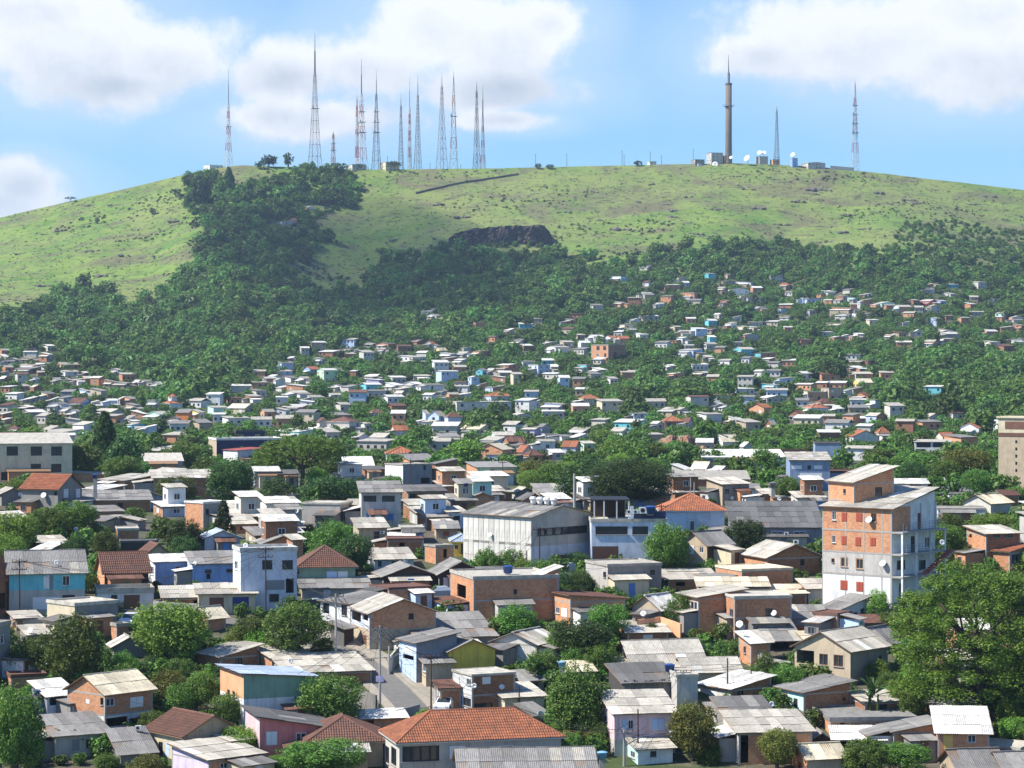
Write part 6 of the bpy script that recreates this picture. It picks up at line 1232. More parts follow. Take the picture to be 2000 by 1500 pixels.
def wallline(pts, h, w, mat, name, label, cat):
    b = MB(); G = [ground(*p) for p in pts]; fine = []
    for a, c in zip(G[:-1], G[1:]):
        for k in range(14): q = a.lerp(c, k / 14); fine.append(Vector((q.x, q.y, ztf(q.x, q.y))))
    fine.append(G[-1])
    for a, c in zip(fine[:-1], fine[1:]):
        d = (c - a).normalized(); n = Vector((-d.y, d.x, 0)).normalized() * w / 2
        for s in (1, -1): b.quad(a + n * s - Vector((0, 0, .5)), c + n * s - Vector((0, 0, .5)), c + n * s + Vector((0, 0, h)), a + n * s + Vector((0, 0, h)))
        b.quad(a - n + Vector((0, 0, h)), c - n + Vector((0, 0, h)), c + n + Vector((0, 0, h)), a + n + Vector((0, 0, h)))
    tag(link(name, b.mesh(name, mat)), label, cat, px=pts[0][0])
wallline([(812, 379), (860, 368), (905, 358), (960, 350), (1012, 342)], 1.6, .7, 'rock', 'field_wall', 'dark diagonal stone wall crossing the grass below the masts', 'wall')
wallline([(1622, 331), (1668, 334)], 3.0, .3, 'Gl', 'enclosure_wall', 'pale fenced enclosure at the foot of the rightmost mast', 'wall')

# ---------------------------------------------------------------- masts on the ridge
def mast(px, base, top, wb, ytap, pole, pal, label, arms=0, square=True):
    """lattice tower: base width wb px, body tapers until row ytap, thin pole above to top"""
    D = 2152.0; g = P(px, base, D); s = D / F; g.z = min(g.z, ztf(g.x, D)) - .3
    Hb = (base - ytap) * s; Ht = (base - top) * s; w0 = wb * s / 2 * .76; w1 = max(.5, w0 * .16)
    r = root('lattice_mast', g, label, 'mast', 'lattice masts on the ridge', rt.uniform(.1, .7), px=px)
    c_ = [(1, 1), (-1, 1), (-1, -1), (1, -1)]; n = max(6, int(Hb / (w0 * 1.5 + 2.6))); prof = lambda f: w0 + (w1 - w0) * f ** .72
    for k, (sx, sy) in enumerate(c_):
        b = MB()
        for j in range(n):
            f0, f1 = j / n, (j + 1) / n; a0, a1 = prof(f0), prof(f1)
            b.tube((sx * a0, sy * a0, Hb * f0), (sx * a1, sy * a1, Hb * f1), (.21 - .08 * f0), n=4, m=(j * 7 // n) % 2, cap=False)
        link('leg', b.mesh('leg', list(pal)), r)
    b = MB()
    for j in range(n):
        f0, f1 = j / n, (j + 1) / n; a0, a1 = prof(f0), prof(f1)
        for k in range(4):
            (x0, y0), (x1, y1) = c_[k], c_[(k + 1) % 4]; m = (j * 7 // n) % 2
            b.tube((x0 * a0, y0 * a0, Hb * f0), (x1 * a1, y1 * a1, Hb * f1), .09, n=3, m=m, cap=False); b.tube((x1 * a0, y1 * a0, Hb * f0), (x0 * a1, y0 * a1, Hb * f1), .09, n=3, m=m, cap=False)
            b.tube((x0 * a1, y0 * a1, Hb * f1), (x1 * a1, y1 * a1, Hb * f1), .13, n=3, m=m, cap=False)
    link('bracing', b.mesh('bracing', list(pal)), r)
    b = MB(); b.tube((0, 0, Hb), (0, 0, Hb + (Ht - Hb) * .55), pole, pole * .8, 6); b.tube((0, 0, Hb + (Ht - Hb) * .55), (0, 0, Ht), pole * .45, pole * .2, 5); link('antenna_pole', b.mesh('antenna_pole', 'mastk' if pole > .5 else 'mastg'), r)
    for k in range(arms):
        f = .35 + .55 * (k + 1) / (arms + 1); a = prof(f); b = MB(); b.box(-a - 1.2, -a - 1.2, Hb * f, a + 1.2, a + 1.2, Hb * f + .25); link('platform', b.mesh('platform', 'mastg'), r)
        b = MB(); b.lathe([(.0, .35), (.7, .15), (1.0, .5)], 8); d_ = link('drum_antenna', b.mesh('drum_antenna', 'dish'), r, (-a - 1.0, -a - .6, Hb * f + 1)); d_.rotation_euler = (1.4, 0, .5)
RW2 = ('mastw', 'mastr'); GG = ('mastg', 'mastg'); KK = ('mastk', 'mastg')
mast(446, 326, 133, 17, 200, .45, RW2, 'leftmost lattice mast, red and white, on the ridge', 1)
mast(615, 320, 57, 29, 135, .8, KK, 'tallest lattice mast with a long thick dark top pole', 1)
mast(651, 318, 243, 11, 250, .3, RW2, 'shortest red and white mast right of the tallest mast', 2)
mast(697, 326, 178, 9, 190, .3, RW2, 'slender pale mast at the left of the mast cluster', 0)
mast(706, 326, 110, 26, 178, .55, RW2, 'broad mast with long pole in the mast cluster', 3)
mast(735, 326, 130, 20, 178, .45, KK, 'dark mast right of the cluster with dish arms', 3)
mast(783, 330, 182, 13, 205, .35, GG, 'grey mast left of the two slim middle masts', 0)
mast(800, 330, 150, 8, 210, .35, RW2, 'very slim middle mast left of its grey twin', 0)
mast(816, 330, 143, 16, 185, .4, GG, 'slim grey middle mast with long needle top', 0)
mast(863, 330, 140, 23, 168, .4, GG, 'left one of the twin broad-footed masts', 0)
mast(886, 330, 138, 22, 165, .5, RW2, 'right one of the twin broad-footed masts, red and white', 1)
mast(931, 331, 157, 15, 178, .5, KK, 'dark leaning-looking mast, left of the last pair before the quarry', 0)
mast(943, 331, 166, 12, 230, .55, RW2, 'red mast with thick pole, right of the last pair', 0)
mast(1517, 318, 201, 13, 212, .35, GG, 'short grey mast standing right of the concrete tower')
mast(1670, 333, 154, 19, 172, .5, RW2, 'rightmost lattice mast, red and white with broad antenna panels', 4)
# thin posts on the bare crest
for px, t_ in ((1046, 300), (1107, 300), (1215, 296), (1219, 305), (1270, 300), (1292, 308), (840, 315), (900, 318), (1354, 296), (757, 300)):
    g = P(px, 331 if px < 1200 else 326, 2150); g.z = ztf(g.x, 2150) - .2; b = MB(); hh = (326 - t_) * 2150 / F; b.tube((0, 0, 0), (0, 0, hh), .22, .14, 6); b.box(-.9, -.08, hh * .9, .9, .08, hh * .9 + .15)
    tag(link('ridge_pole', b.mesh('ridge_pole', 'mastk'), None, g), 'thin dark post on the bare crest %s' % where(px, 650).split(', ')[-1].replace('below', 'beneath'), 'pole', 'thin posts on the crest', px)
# concrete tower
D = 2150.0; g = P(1423, 324, D); g.z = ztf(g.x, D) - .5; s = D / F
ct = root('concrete_tower', g, 'round brown concrete tower with a needle spire on the ridge', 'tower', px=1423)
hT = (324 - 168) * s; b = MB(); b.lathe([(3.0, 0), (2.75, hT * .3), (2.6, hT), (0, hT)], 20); link('shaft', b.mesh('shaft', 'brickshaft', True), ct)
b = MB(); b.lathe([(2.6, hT - 1.2), (2.95, hT - 1.0), (2.95, hT + .4), (0, hT + .4)], 20); link('top_rim', b.mesh('top_rim', 'mastk'), ct)
b = MB(); b.lathe([(1.15, hT + .4), (1.15, hT + (168 - 147) * s), (0, hT + (168 - 147) * s)], 12); link('antenna_drum', b.mesh('antenna_drum', 'sl'), ct)
b = MB(); b.tube((0, 0, hT + (168 - 147) * s), (0, 0, hT + (168 - 112) * s), .5, .12, 6); link('spire', b.mesh('spire', 'mastk'), ct)
zr = (324 - 212) * s; b = MB(); b.lathe([(2.7, zr - .2), (4.2, zr - .2), (4.2, zr + .2), (2.7, zr + .2)], 16); link('balcony_ring', b.mesh('balcony_ring', 'mastk'), ct)
for a in (0, 1.57, 3.14, 4.2):
    b = MB(); b.lathe([(.0, 0), (.6, .1), (.9, .45)], 8); q = link('drum_antenna', shared('twd', lambda: b.mesh('drum_antenna', 'mastg')), ct, (4.3 * math.cos(a), 4.3 * math.sin(a), zr + .8)); q.rotation_euler = (0, 1.4, a)

# ---------------------------------------------------------------- dishes, tanks, air conditioners, poles, cables, cars
def dish_parts(r, big=False):
    def refl():
        b = MB(); pr = [(.5 * k / 5, .16 * (k / 5) ** 2) for k in range(6)]; b.lathe([(max(p[0], .01), p[1]) for p in pr], 14); b.lathe([(.5, .16), (.5, .185), (.25, .07), (.01, .02)], 14); return b.mesh('reflector', 'dish', True)
    def arm(): b = MB(); b.tube((.0, -.42, .13), (0, 0, .42), .015, n=4); b.box(-.04, -.04, .40, .04, .04, .50); return b.mesh('feed_arm', 'steel')
    def post(): b = MB(); b.tube((0, 0, -.75), (0, 0, -.05), .035, n=6); return b.mesh('mount', 'steel')
    q = link('reflector', shared('refl', refl), r); q.rotation_euler = (math.radians(62), 0, 0); link('feed_arm', shared('farm', arm), q); link('mount', shared('dmount', post), r, (0, .06, 0))
def place(px, row, D): return P(px, row, D)
bpy.context.view_layer.update(); DG = bpy.context.evaluated_depsgraph_get()
def seat(px, row, D0, tol=45):
    """distance of the wall or roof seen at this pixel (foliage ignored)"""
    o = Vector((0, 0, ZC)); d = (P(px, row, 100.0) - o).normalized(); s0 = o.copy()
    for _ in range(14):
        ok, loc, nr, ix, ob, mt = SC.ray_cast(DG, s0, d)
        if not ok: return D0
        if ob.name.split('.')[0] in ('crown', 'trunk', 'leaf', 'stem', 'hillside_forest', 'crossarm', 'insulator', 'shaft', 'lamp_arm'): s0 = loc + d * .05; continue
        return loc.y if abs(loc.y - D0) < tol else D0
    return D0
DISHES = [(1698, 1016, 14, 'on the orange wall of the five-storey house', -40, 285.5), (1725, 1101, 14, 'on the grey wall of the five-storey house', -40, 285.5), (1840, 1060, 12, 'at the right end of the five-storey house', 20, 292), (86, 968, 12, 'on the wall of the grey gabled house', -20, 385), (40, 966, 11, 'on the low grey house roof', 20, 384), (640, 1189, 12, 'above the low grey roof row', -30, 308), (1257, 1199, 12, 'on the beige white-roofed house', -10, 291), (1445, 1220, 15, 'top one of three beside the two-storey brick house', -20, 282), (1451, 1226, 13, 'middle one of three beside the two-storey brick house', -40, 281.5), (1453, 1237, 11, 'bottom one of three beside the two-storey brick house', -10, 281), (1512, 1198, 12, 'on the right wall of the two-storey brick house', -30, 286), (60, 1232, 13, 'left of the big dark tree', -30, 289), (980, 1342, 11, 'right of the glass-fronted house', 10, 266), (926, 1340, 11, 'on the glass-fronted house', 10, 267), (567, 1291, 10, 'on the low brick shack', 20, 281), (640, 1187, 8, 'over the pyramid-roofed house row', 20, 309), (830, 1026, 9, 'beside the bare grey-walled house', 30, 345), (580, 999, 9, 'left of the windowless concrete block', -30, 385), (381, 1101, 8, 'on the faded blue house', -20, 327), (480, 1066, 11, 'left of the tall bluish white house', 10, 332), (1055, 1396, 16, 'left of the feathery green tree', 40, 256), (1507, 1376, 12, 'left of the magenta-door house', 20, 262), (958, 1045, 9, 'on the warehouse panel wall', -30, 331), (990, 1075, 10, 'low on the warehouse panel wall', -30, 322), (562, 1187, 12, 'left of the white corner house', -30, 301), (110, 1099, 9, 'on the turquoise house roof', 20, 326), (148, 1034, 9, 'in the leafy hillside left', 20, 368), (1522, 975, 8, 'behind the slate commercial block', 10, 425), (1381, 973, 7, 'beside the lamp-side grey house', 0, 430), (1430, 973, 8, 'in front of the twin-shutter house', 0, 425), (792, 1094, 9, 'on the small white house', 20, 333)]
for px, row, w, ph, az, D in DISHES:
    D = seat(px, row + w * .3, D) - .3
    s = w * D / F; r = root('satellite_dish', P(px, row, D), 'white satellite dish ' + ph, 'satellite dish', 'satellite dishes on the houses', math.radians(az), px=px); r.scale = (s, s, s); dish_parts(r)
for px, row, w, ph, az in ((1428, 308, 7, 'at the foot of the concrete tower', -30), (1460, 310, 14, 'half-tilted right of the concrete tower', -50), (1484, 299, 10, 'left one on the equipment block', -30), (1493, 299, 9, 'right one on the equipment block', -20), (1549, 303, 10, 'on the upright blue box', -40), (1397, 322, 12, 'in front of the control building', 0), (1366, 324, 10, 'left of the control building', 20)):
    D = 2144; s = w * D / F; g = P(px, row, D); r = root('satellite_dish', g, 'big white ridge-top dish ' + ph, 'satellite dish', 'dishes on the ridge', math.radians(az), px=px); r.scale = (s, s, s); dish_parts(r)
def tank(px, row, w, mat, label, D, stand=None):
    D = seat(px, row + (stand or 0) - 1, D); s = D / F; R = w * s / 2; g = P(px, row, D); r = root('water_tank', g, label, 'water tank', 'rooftop water tanks', px=px)
    b = MB(); b.lathe([(.01, 0), (R * .82, 0), (R, R * 1.15), (R * 1.06, R * 1.2), (R * 1.06, R * 1.3)], 16); link('tank_body', b.mesh('tank_body', mat, True), r)
    b = MB(); b.lathe([(R * 1.06, R * 1.3), (R * .5, R * 1.5), (.01, R * 1.55)], 16); link('lid', b.mesh('lid', mat, True), r)
    if stand:
        h = stand * s; b = MB(); b.box(-R * .55, -R * .55, -h, R * .55, R * .55, 0); link('stand', b.mesh('stand', 'concrete'), r)
tank(1308, 1311, 20, 'tankblue', 'dark blue water tank on the plank-walled shack', 264, 8); tank(1098, 1303, 16, 'tanklight', 'light blue water tank behind the feathery green tree', 262, 40); tank(992, 1119, 20, 'tankblue', 'dark blue water tank left of the raised brick room', 303, 4)
tank(1176, 1482, 20, 'tanklight', 'light blue water tub at the bottom right of the ribbed roof', 240, 30); tank(186, 934, 11, 'tankblue', 'dark tank on a slim stand right of the grey gabled house', 392, 40); tank(1270, 1004, 22, 'tankblue', 'navy water tank on the bluish white building', 342, 2); tank(72, 1357, 13, 'tankblue', 'small dark tank on the white-roofed house', 272, 12)
tank(1510, 952, 14, 'steel', 'grey round tank left of the steel blue apartments', 455, 20); tank(915, 705, 7, 'dish', 'small white tank over the halfway slope', 1330, 10) if False else None
tank(910, 950, 9, 'tankblue', 'dark tank right of the blue wedge house', 430, 14)
def ac(px, row, w, label, D, az=0, hang=True):
    D = seat(px, row, D) - .42; s = D / F; W = w * s; r = root('air_conditioner', P(px, row, D), label, 'air conditioner', 'outdoor air conditioners', math.radians(az), px=px)
    b = MB(); b.box(-W / 2, 0, 0, W / 2, W * .4, W * .72); link('casing', b.mesh('casing', 'dish'), r)
    b = MB(); b.lathe([(W * .26, 0), (.01, 0)], 14); f = link('fan_grille', b.mesh('fan_grille', 'paint_black'), r, (-W * .1, -.012, W * .36)); f.rotation_euler = (math.pi / 2, 0, 0)
    b = MB(); b.box(-W * .4, 0, -W * .15, -W * .34, W * .4 + .15, 0); b.box(W * .34, 0, -W * .15, W * .4, W * .4 + .15, 0); link('bracket', b.mesh('bracket', 'steel'), r)
ac(1712, 1304, 15, 'white air conditioner on the shaded right wall of the beige gabled house', 271, 55); ac(1229, 1003, 10, 'leftmost of three rooftop air conditioners', 338.5); ac(1242, 1003, 10, 'middle of three rooftop air conditioners', 338.5); ac(1257, 1003, 17, 'large rightmost of three rooftop air conditioners', 338.5)
ac(1536, 1045, 8, 'upper air conditioner on the slate commercial block', 345); ac(1555, 1062, 10, 'lower air conditioner on the slate commercial block', 342); ac(270, 1426, 12, 'air conditioner under the orange brick house', 270); ac(747, 1043, 8, 'air conditioner on the plain beige house', 340)

POLES = {}
def pole(px, row, top, label, D=None, lamp=0, arm=1, mat='concrete', key=None, r0=.15):
    D = D or dinv(px, row); g = gpoint(px, D); Ht = ZC - (top - YH) / F * D - g.z; r = root('utility_pole', g, label, 'utility pole', 'utility poles', .35, px=px)
    b = MB(); rr_ = r0 if mat == 'concrete' else r0 * .72; b.tube((0, 0, -.5), (0, 0, Ht), rr_, rr_ * .62, 8); link('shaft', b.mesh('shaft', mat if mat == 'concrete' else 'wd'), r)
    if arm:
        for k in range(arm):
            b = MB(); z = Ht - .35 - .9 * k; b.box(-.85, -.05, z, .85, .05, z + .09); c = link('crossarm', b.mesh('crossarm', 'wd' if mat != 'concrete' else 'concrete'), r)
            for x in (-.85, -.3, .3, .85): b = MB(); b.lathe([(.05, z + .12), (.07, z + .2), (.03, z + .3)], 6, c=(x, 0, 0)); link('insulator', b.mesh('insulator', 'paint_brown'), c)
    if lamp:
        b = MB(); z = Ht - 1.6; pts = [(0, 0, z), (lamp * .7, 0, z + .75), (lamp * 1.6, 0, z + 1.1), (lamp * 2.3, 0, z + 1.15)]
        for p0, p1 in zip(pts[:-1], pts[1:]): b.tube(p0, p1, .05, n=6)
        c = link('lamp_arm', b.mesh('lamp_arm', 'steel'), r); b = MB(); b.box(-.32, -.12, -.07, .32, .12, .06); link('lamp_head', b.mesh('lamp_head', 'dish'), c, pts[-1])
    POLES[key or px] = (g, Ht); return r
pole(656, 1292, 1160, 'tall concrete utility pole beside the street corner', lamp=-1, key='a'); pole(742, 1420, 1222, 'dark utility pole in the middle of the sloping street', D=262, key='b', arm=2); pole(760, 1318, 1262, 'short street lamp pole by the white garden wall', lamp=1.4, arm=0, key='c')
pole(519, 1200, 1068, 'pole in front of the tall white house', key='d', mat='wood', arm=2); pole(38, 1212, 1092, 'dark pole before the turquoise house', key='e', mat='wood', arm=2); pole(1122, 1010, 925, 'tall pale lamp pole at the edge of the huge dark tree', lamp=1.6, arm=0, r0=.28, key='f'); pole(1335, 1384, 1308, 'concrete pole before the light concrete wall', key='g', arm=2)
pole(1219, 1484, 1425, 'short concrete pole with lamp before the pale pink house', lamp=2.2, key='h', D=244); pole(1246, 1478, 1385, 'dark pole in front of the pale pink house', arm=0, mat='wood', D=246, key='i'); pole(1421, 1362, 1285, 'thin dark pole before the broad white roof', arm=0, mat='wood', key='j'); pole(1467, 1346, 1308, 'mossy post right of the broad white roof', arm=0, mat='wood', key='k')
pole(842, 1398, 1278, 'dark pole between narrow beige house and street', arm=1, mat='wood', key='l', D=262); pole(1292, 1060, 985, 'dark pole before the sky blue house', arm=1, mat='wood', key='m'); pole(347, 1000, 935, 'grey pole in front of the half-hidden brown house', key='n'); pole(571, 1028, 962, 'grey lamp pole left of the windowless concrete block', key='o', lamp=-1)
pole(802, 960, 895, 'dark pole before the blue-grey box house', arm=0, mat='wood', key='p', D=455); pole(982, 965, 900, 'thick dark pole before the pale green house', arm=1, mat='wood', key='q'); pole(1069, 952, 910, 'pale pole left of the huge dark tree', key='r', arm=0); pole(1349, 985, 933, 'curved street lamp left of the lamp-side house', lamp=-2.4, arm=0, key='s'); pole(1356, 988, 942, 'straight pale pole by the curved street lamp', key='t', arm=0)
pole(1054, 1110, 1030, 'dark pole at the warehouse corner', mat='wood', key='u', D=321); pole(1029, 1130, 1075, 'thin dark pole left of the parked cars', mat='wood', arm=0, key='v'); pole(1243, 1105, 1056, 'thin dark pole before the bluish white building', mat='wood', arm=0, key='w'); pole(1795, 1222, 1160, 'pale concrete pole at the right foot of the five-storey house', key='x', D=288); pole(405, 1432, 1378, 'dark pole above the cracked beige house', mat='wood', arm=1, key='y'); pole(1014, 1402, 1340, 'dark pole left of the feathery tree', mat='wood', arm=0, key='z')
pole(1840, 935, 893, 'pale pole beside the far road', arm=1, key='fa', r0=.25); pole(1862, 930, 895, 'second pale pole right of the far road', arm=1, key='fb', r0=.25); pole(1532, 1258, 1235, 'short leaning post by the dark open shed', arm=0, mat='wood', key='aa')
def cable(p, q, sag, label, rad=.022):
    b = MB(); n = 14; pts = []
    for k in range(n + 1): t_ = k / n; c = p.lerp(q, t_); c = Vector(c); c.z -= sag * 4 * t_ * (1 - t_); pts.append(c)
    o0 = Vector(p)
    for a, c in zip(pts[:-1], pts[1:]): b.tube(a - o0, c - o0, rad, n=3, cap=False)
    tag(link('power_cable', b.mesh('power_cable', 'wire'), None, o0), label, 'cable', 'overhead cables', proj(p)[0])
def ptop(k, dz=0.0, dx=0.0): g, h = POLES[k]; return Vector((g.x + dx, g.y, g.z + h - dz))
PN = {'a': 'street corner pole', 'b': 'mid-street pole', 'd': 'tall white house pole', 'e': 'turquoise house pole', 'g': 'plank shack pole', 'h': 'pink house lamp pole', 'l': 'narrow beige house pole', 'u': 'warehouse corner pole', 'm': 'sky blue house pole', 'x': 'five-storey house pole', 'w': 'bluish building pole', 'v': 'parked cars pole', 'fa': 'far road pole', 'fb': 'second far road pole', 'y': 'cracked house pole', 'o': 'concrete block lamp pole', 'n': 'brown house pole', 'c': 'street lamp pole'}
for a, c, sg in (('a', 'b', 1.0), ('a', 'd', 1.2), ('d', 'e', 2.0), ('b', 'l', .6), ('b', 'y', 1.4), ('l', 'h', 1.6), ('h', 'g', .8), ('u', 'm', 1.2), ('u', 'v', .4), ('w', 'm', .6), ('x', 'g', 2.2), ('n', 'o', 1.2), ('fa', 'fb', .8), ('a', 'c', .5)):
    for k, dx in enumerate((-.8, .0, .8)[: 3 if a in 'abdlh' else 2]):
        cable(ptop(a, .05 + .3 * (k == 2), dx), ptop(c, .05 + .3 * (k == 2), dx), sg * (1 + .15 * k), '%s cable from the %s to the %s' % (('left', 'middle', 'right')[k], PN[a], PN[c]))
done_ = set()
for k_, nm in PN.items():
    pp = ptop(k_, .4); near_ = sorted((h for h in HOUSES if h['short'] and h['D'] < 480), key=lambda h: (Vector((h['C'].x, h['C'].y)) - Vector((pp.x, pp.y))).length)[:4]
    for h in near_:
        if (k_, h['short']) in done_: continue
        done_.add((k_, h['short'])); ev = h['root'].matrix_world @ Vector((-.05, -.05, min(h['h'], h['hz'](0, 0)) - .1))
        if ev.z < pp.z + 2 and (ev - pp).length > 2: cable(pp, ev, .04 * (ev - pp).length, 'thin service cable from %s to %s' % (nm, h['short']), .016)
# street sign on the pole
g, h_ = POLES['b']; b = MB(); b.box(-.42, -.02, -.3, .42, .02, .3); tag(link('pole_placard', b.mesh('pole_placard', 'li'), None, P(742, 1326, 261.6)), 'small faded lilac placard on the mid-street pole', 'placard', px=742)

def car(px, row, mat, label, az, D=None, L=4.1):
    D = D or dinv(px, row); g = gpoint(px, D); g.z += .06; r = root('parked_car', g, label, 'car', 'parked cars', math.radians(az), px=px)
    W = .82; prof = [(-2.0, .32), (-2.02, .62), (-1.85, .80), (-1.05, .90), (-.35, 1.38), (.75, 1.42), (1.55, .98), (1.95, .92), (2.03, .6), (2.0, .32)]
    b = MB(); k = L / 4.1
    for s0, ins in ((-1, 0), (1, 0)): pass
    def ring(y, f): return [(x * k, y * (1 - (.20 if z > 1 else 0)), z) for x, z in prof]
    A, B2 = ring(-W, 0), ring(W, 0)
    b.quad(*A[::-1]); b.quad(*B2)
    for i in range(len(prof)): j = (i + 1) % len(prof); b.quad(A[i], A[j], B2[j], B2[i])
    link('body', b.mesh('body', mat), r)
    def pane(pts, nm): b = MB(); b.quad(*pts); link(nm, b.mesh(nm, 'glass'), r)
    yi = W * .8; e = .012
    pane([(-1.0 * k - e, -W * .86, .95), (-1.0 * k - e, W * .86, .95), (-.40 * k - e, yi * .9, 1.36), (-.40 * k - e, -yi * .9, 1.36)], 'windscreen'); pane([(1.5 * k + e, W * .86, 1.03), (1.5 * k + e, -W * .86, 1.03), (.82 * k + e, -yi * .9, 1.41), (.82 * k + e, yi * .9, 1.41)], 'rear_window')
    for s in (-1, 1): pane([(-.92 * k, s * (W * .93), .98), (1.35 * k, s * (W * .93), 1.02), (.72 * k, s * (yi + .012), 1.34), (-.34 * k, s * (yi + .012), 1.31)], 'side_window')
    for x in (-1.25 * k, 1.25 * k):
        for s in (-1, 1):
            w = link('wheel', shared('tyre', lambda: (lambda b: (b.tube((0, -.1, 0), (0, .1, 0), .31, n=14), b.mesh('wheel', 'tyre'))[1])(MB())), r, (x, s * (W - .06), .31)); link('rim', shared('rim', lambda: (lambda b: (b.tube((0, -.115, 0), (0, .115, 0), .18, n=10), b.mesh('rim', 'steel'))[1])(MB())), w)
    for s in (-1, 1): link('headlight', shared('hl', lambda: (lambda b: (b.box(-.03, -.14, -.07, .02, .14, .07), b.mesh('headlight', 'dish'))[1])(MB())), r, (-2.02 * k, s * .56, .66)); link('tail_light', shared('tl', lambda: (lambda b: (b.box(-.02, -.12, -.08, .03, .12, .08), b.mesh('tail_light', 'paint_red'))[1])(MB())), r, (2.0 * k, s * .6, .72))
car(860, 1172, 'car_silver', 'silver car on the lane left of the veranda brick house', 12, D=309); car(870, 1400, 'car_white', 'white car parked below the glass-fronted house', 78, D=262); car(1105, 1122, 'car_silver', 'silver-blue car parked by the warehouse gate', 60); car(1100, 1142, 'car_silver', 'second silver car nearer the raised brick room', 70); car(60, 1206, 'car_beige', 'beige car in the turquoise house carport', 10, D=293); car(255, 1218, 'car_white', 'white car left of the bright green tree', 80, D=294); car(1381, 1288, 'car_black', 'black car behind the ribbed pale roof', 70, D=281)
for k, (px, row, m_) in enumerate(((1838, 948, 'car_white'), (1852, 955, 'car_silver'), (1844, 978, 'car_white'), (1828, 940, 'car_black'))): car(px, row, m_, ('white car uppermost but one on the far road', 'silver car at the right side of the far road', 'white car lowest on the far road', 'black car uppermost on the far road')[k], 80)
# motorcycle at the kerb
g = ground(679, 1292); mo = root('motorcycle', g + Vector((0, 0, .07)), 'dark motorcycle parked at the street edge by the corner pole', 'motorcycle', rotz=.5, px=679)
for x in (-.62, .62): w = link('wheel', shared('mwheel', lambda: (lambda b: (b.tube((0, -.05, 0), (0, .05, 0), .30, n=14), b.mesh('wheel', 'tyre'))[1])(MB())), mo, (x, 0, .30))
b = MB(); b.box(-.35, -.12, .35, .3, .12, .62); b.box(-.15, -.14, .62, .32, .14, .82); b.tube((-.62, 0, .3), (-.42, 0, .95), .03); b.tube((.62, 0, .3), (.1, 0, .5), .03); link('frame', b.mesh('frame', 'paint_black'), mo)
b = MB(); b.box(-.05, -.13, .80, .70, .13, .88); link('saddle', b.mesh('saddle', 'tyre'), mo); b = MB(); b.tube((-.40, -.35, .98), (-.40, .35, .98), .02); link('handlebar', b.mesh('handlebar', 'steel'), mo)
# banana plants
def banana(px, row, hw, top, label, D=None, n=13):
    D = D or dinv(px, row); g = gpoint(px, D); s = D / F; R = hw * s; Ht = (row - top) * s; r = root('banana_plant', g, label, 'banana plant', 'banana plants', px=px); rr = random.Random(int(px))
    for k in range(3):
        b = MB(); x, y = rr.uniform(-.5, .5) * R * .5, rr.uniform(-.4, .4); b.tube((x, y, -.3), (x * 1.1, y, Ht * .5), .13, .09, 7); link('stem', b.mesh('stem', 'gl' if False else 'leaf_banana'), r)
    for k in range(n):
        a = rr.uniform(0, 6.28); L = rr.uniform(.7, 1.15) * max(R, Ht * .5); el = rr.uniform(.35, 1.35); b = MB(); m_ = 7; w = rr.uniform(.20, .32); o = Vector((rr.uniform(-.3, .3) * R * .6, rr.uniform(-.3, .3), Ht * rr.uniform(.38, .55))); d = Vector((math.cos(a), math.sin(a), 0)); sd = Vector((-d.y, d.x, 0)); pts = []
        for j in range(m_ + 1):
            f = j / m_; c = o + d * (math.cos(el) * L * f + .25 * L * f * f) + Vector((0, 0, math.sin(el) * L * f - .55 * L * f * f * (1.2 - el * .6))); ww = w * math.sin(math.pi * min(1, .08 + f * .92)) ** .6; pts.append((c - sd * ww + Vector((0, 0, .06)), c, c + sd * ww + Vector((0, 0, .06))))
        for j in range(m_): b.quad(pts[j][0], pts[j][1], pts[j + 1][1], pts[j + 1][0]); b.quad(pts[j][1], pts[j][2], pts[j + 1][2], pts[j + 1][1])
        link('leaf', b.mesh('leaf', 'leaf_banana'), r)
banana(1702, 1398, 48, 1312, 'big banana clump left of the great spreading tree', n=20); banana(1045, 1340, 34, 1268, 'banana plant left of the feathery green tree'); banana(128, 1512, 38, 1456, 'banana plant at the bottom left below the bungalow', D=248); banana(132, 1338, 14, 1318, 'small banana shoot left of the orange brick house'); banana(1075, 1318, 22, 1275, 'short banana plant beside the light blue tank', D=268)
# garden walls and fences
wallline([(760, 1318), (772, 1304), (784, 1290)], 1.9, .2, 'O', 'garden_wall', 'stained off-white garden wall on the right of the street', 'wall')
wallline([(1245, 1238), (1290, 1232), (1330, 1246)], 1.6, .2, 'ap', 'garden_wall', 'crumbling orange block wall below the beige white-roofed house', 'wall')
wallline([(820, 1398), (800, 1404), (775, 1410), (748, 1412)], 1.2, .12, 'paint_grey', 'garden_fence', 'low grey fence across the bottom of the street', 'fence')
wallline([(1480, 1300), (1500, 1312), (1545, 1320)], 1.5, .2, 'Gl', 'garden_wall', 'light grey yard wall left of the beige gabled house', 'wall')
wallline([(1100, 1460), (1140, 1462), (1172, 1466)], 1.7, .2, 'Bd', 'garden_wall', 'dark brick yard wall left of the pale pink house', 'wall')
wallline([(650, 1372), (700, 1384), (735, 1396)], 2.0, .2, 'G', 'garden_wall', 'grey retaining wall left of the lower street', 'wall')
wallline([(300, 1200), (340, 1204), (385, 1206)], 1.6, .2, 'Gl', 'garden_wall', 'light grey wall along the lane behind the bright tree', 'wall')

